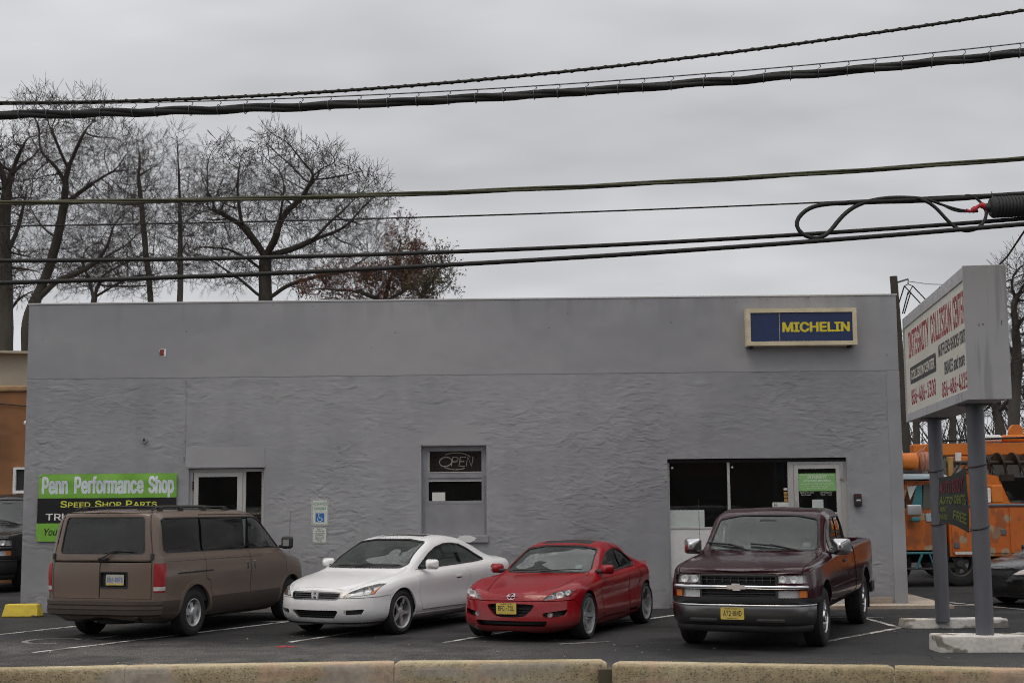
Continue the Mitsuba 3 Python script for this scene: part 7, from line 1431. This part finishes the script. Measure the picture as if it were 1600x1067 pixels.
put('soffit_bracket', tm(prism([(-13.44, 5.3), (-12.7, 5.92), (-13.44, 5.92)], 'y', 37.3, 37.5)), 'mat_grey_green', lb)
put('upper_panel', tm(prism([(-13.40, 4.95), (-12.9, 4.95), (-13.40, 5.30)], 'y', 37.6, 37.7)), 'mat_paper', lb)
put('cable', tube([(-15, 35.95, 4.52), (-13.8, 35.95, 4.55), (-12.9, 35.95, 4.46), (-11.8, 35.95, 4.48)], .015, 5), 'mat_cable', lb)
put('lamp', tm(m3.Manifold.sphere(.07, 12).translate((-13.14, 35.9, 4.05))), 'mat_white', lb, smooth=True)
wi = lb + '__window'; labels[wi] = {}
put('frame', tm(mbox(-13.45, -12.3, 35.92, 36.0, 2.26, 2.92) - mbox(-13.38, -12.4, 35.8, 36.1, 2.33, 2.86)), 'mat_white', wi)
put('pane', box(-13.38, -12.4, 35.985, 35.99, 2.33, 2.86), 'mat_black', wi)
put('ledge', tm(rbox(-22, -11.5, 35.8, 36.0, 2.12, 2.22, .02)), 'mat_alu', lb)

# utility pole and wires behind the right corner
up = thing('utility_pole', 'weathered utility pole with short arm behind the right end of the roof', 'utility pole')
pt_ = at(1396, 432, 46); 
put('pole', tube([(pt_[0] + .35, 46, 0), (pt_[0], 46, pt_[2])], [.16, .125], 12), 'mat_bark', up, smooth=40)
a1, a2 = at(1403, 441, 46), at(1419, 436, 46)
put('arm', tube([a1 - [.08, 0, .05], a1, a2], .03, 8), 'mat_post', up, smooth=True)
put('hanger', tube([a2, at(1419, 444, 46)], .02, 6), 'mat_post', up)
for k, (p_, q_) in enumerate([((1413, 447), (1404, 475)), ((1413, 447), (1438, 474)), ((1426, 447), (1446, 468)), ((1419, 456), (1410, 490)), ((1423, 456), (1413, 490)), ((1419, 444), (1413, 447)), ((1419, 444), (1426, 447)), ((1426, 447), (1419, 460)), ((1413, 447), (1423, 457))]):
    put('wire', tube([at(*p_, 46), at(*q_, 46)], .022 if k < 5 else .016, 5), 'mat_cable', up)
put('wire', tube([at(1421, 440, 46), at(1450, 444, 52), at(1480, 445, 58)], .012, 5), 'mat_cable', up)
ln = thing('distant_wire', 'grey wires crossing the bare branches right of the roadside sign', 'cable')
for p_, q_ in (((1560, 445), (1600, 428)), ((1560, 455), (1600, 440)), ((1560, 575), (1600, 560))):
    a_, b_ = at(*p_, 49), at(*q_, 49); d_ = b_ - a_
    put('wire', tube([a_ - d_ * 3, a_, b_, b_ + d_ * 5], .022, 5), 'mat_cable', ln)

# the other side of the road, seen only in panes and paint
mat('mat_far_brick', (.10, .062, .05), .9)
fb = thing('far_building', 'dark brick row building across the road, reflected in the shop windows', 'building')
put('wall', box(-45, 45, -40, -26, -.2, 7.5), 'mat_far_brick', fb)
for x_ in np.arange(-42, 42, 7.0): put('window', box(x_, x_ + 3.5, -26.0, -25.95, 1.0, 3.2), 'mat_black', fb)
put('thicket', thicket(9, -60, 60, -24, -19, 260, 8.0, .10), 'mat_thicket', kind='stuff', label='leafless thicket across the road, reflected in panes and paint', cat='thicket')
put('hedge', tm(mbox(-60, 60, -23, -20, -.1, 2.6)), 'mat_thicket', kind='stuff', label='dark clipped hedge across the road, reflected in panes and paint', cat='hedge')

# small litter along the kerb and in the lot
r_ = np.random.default_rng(77); V, F = [], []
for k in range(420):
    x = r_.uniform(-7, 7); y = (16.95 + abs(r_.normal(0, .35)) - .25 * max(0, x - 1) * .9) if r_.random() < .6 else r_.uniform(17, 25.5)
    s_ = r_.uniform(.010, .032); a_ = r_.uniform(0, 6.28); n0 = len(V)
    for t_, q_ in ((0, 1), (1.4, .5), (3.14, 1), (4.6, .5)): V.append((x + s_ * q_ * math.cos(a_ + t_), y + s_ * q_ * math.sin(a_ + t_), .006 + r_.uniform(0, .012)))
    F += [(n0, n0 + 1, n0 + 2), (n0, n0 + 2, n0 + 3)]
mat('mat_litter', proc(lambda p, n, uv: mix(C(.10, .07, .04), C(.34, .31, .27), cell_rand(p.x * 3, p.y * 3))), .9)
put('leaf_litter', trimesh.Trimesh(V, F, process=False), 'mat_litter', kind='stuff', label='dry leaf bits and grit scattered over the asphalt along the kerb', cat='litter')

for base, grp in (('overhead_cable', 'overhead lines along the kerb'), ('slim_tree', 'slim bare trees behind the roof'), ('roadside_tree', 'bare trees behind the roadside sign'), ('leafy_tree', 'small trees keeping dry leaves'), ('sign_base', 'concrete bases of the roadside sign'), ('thicket', 'leafless thickets')):
    for k in labels:
        if '__' not in k and (k == base or k[:-4] == base) and labels[k].get('label'): labels[k]['group'] = grp
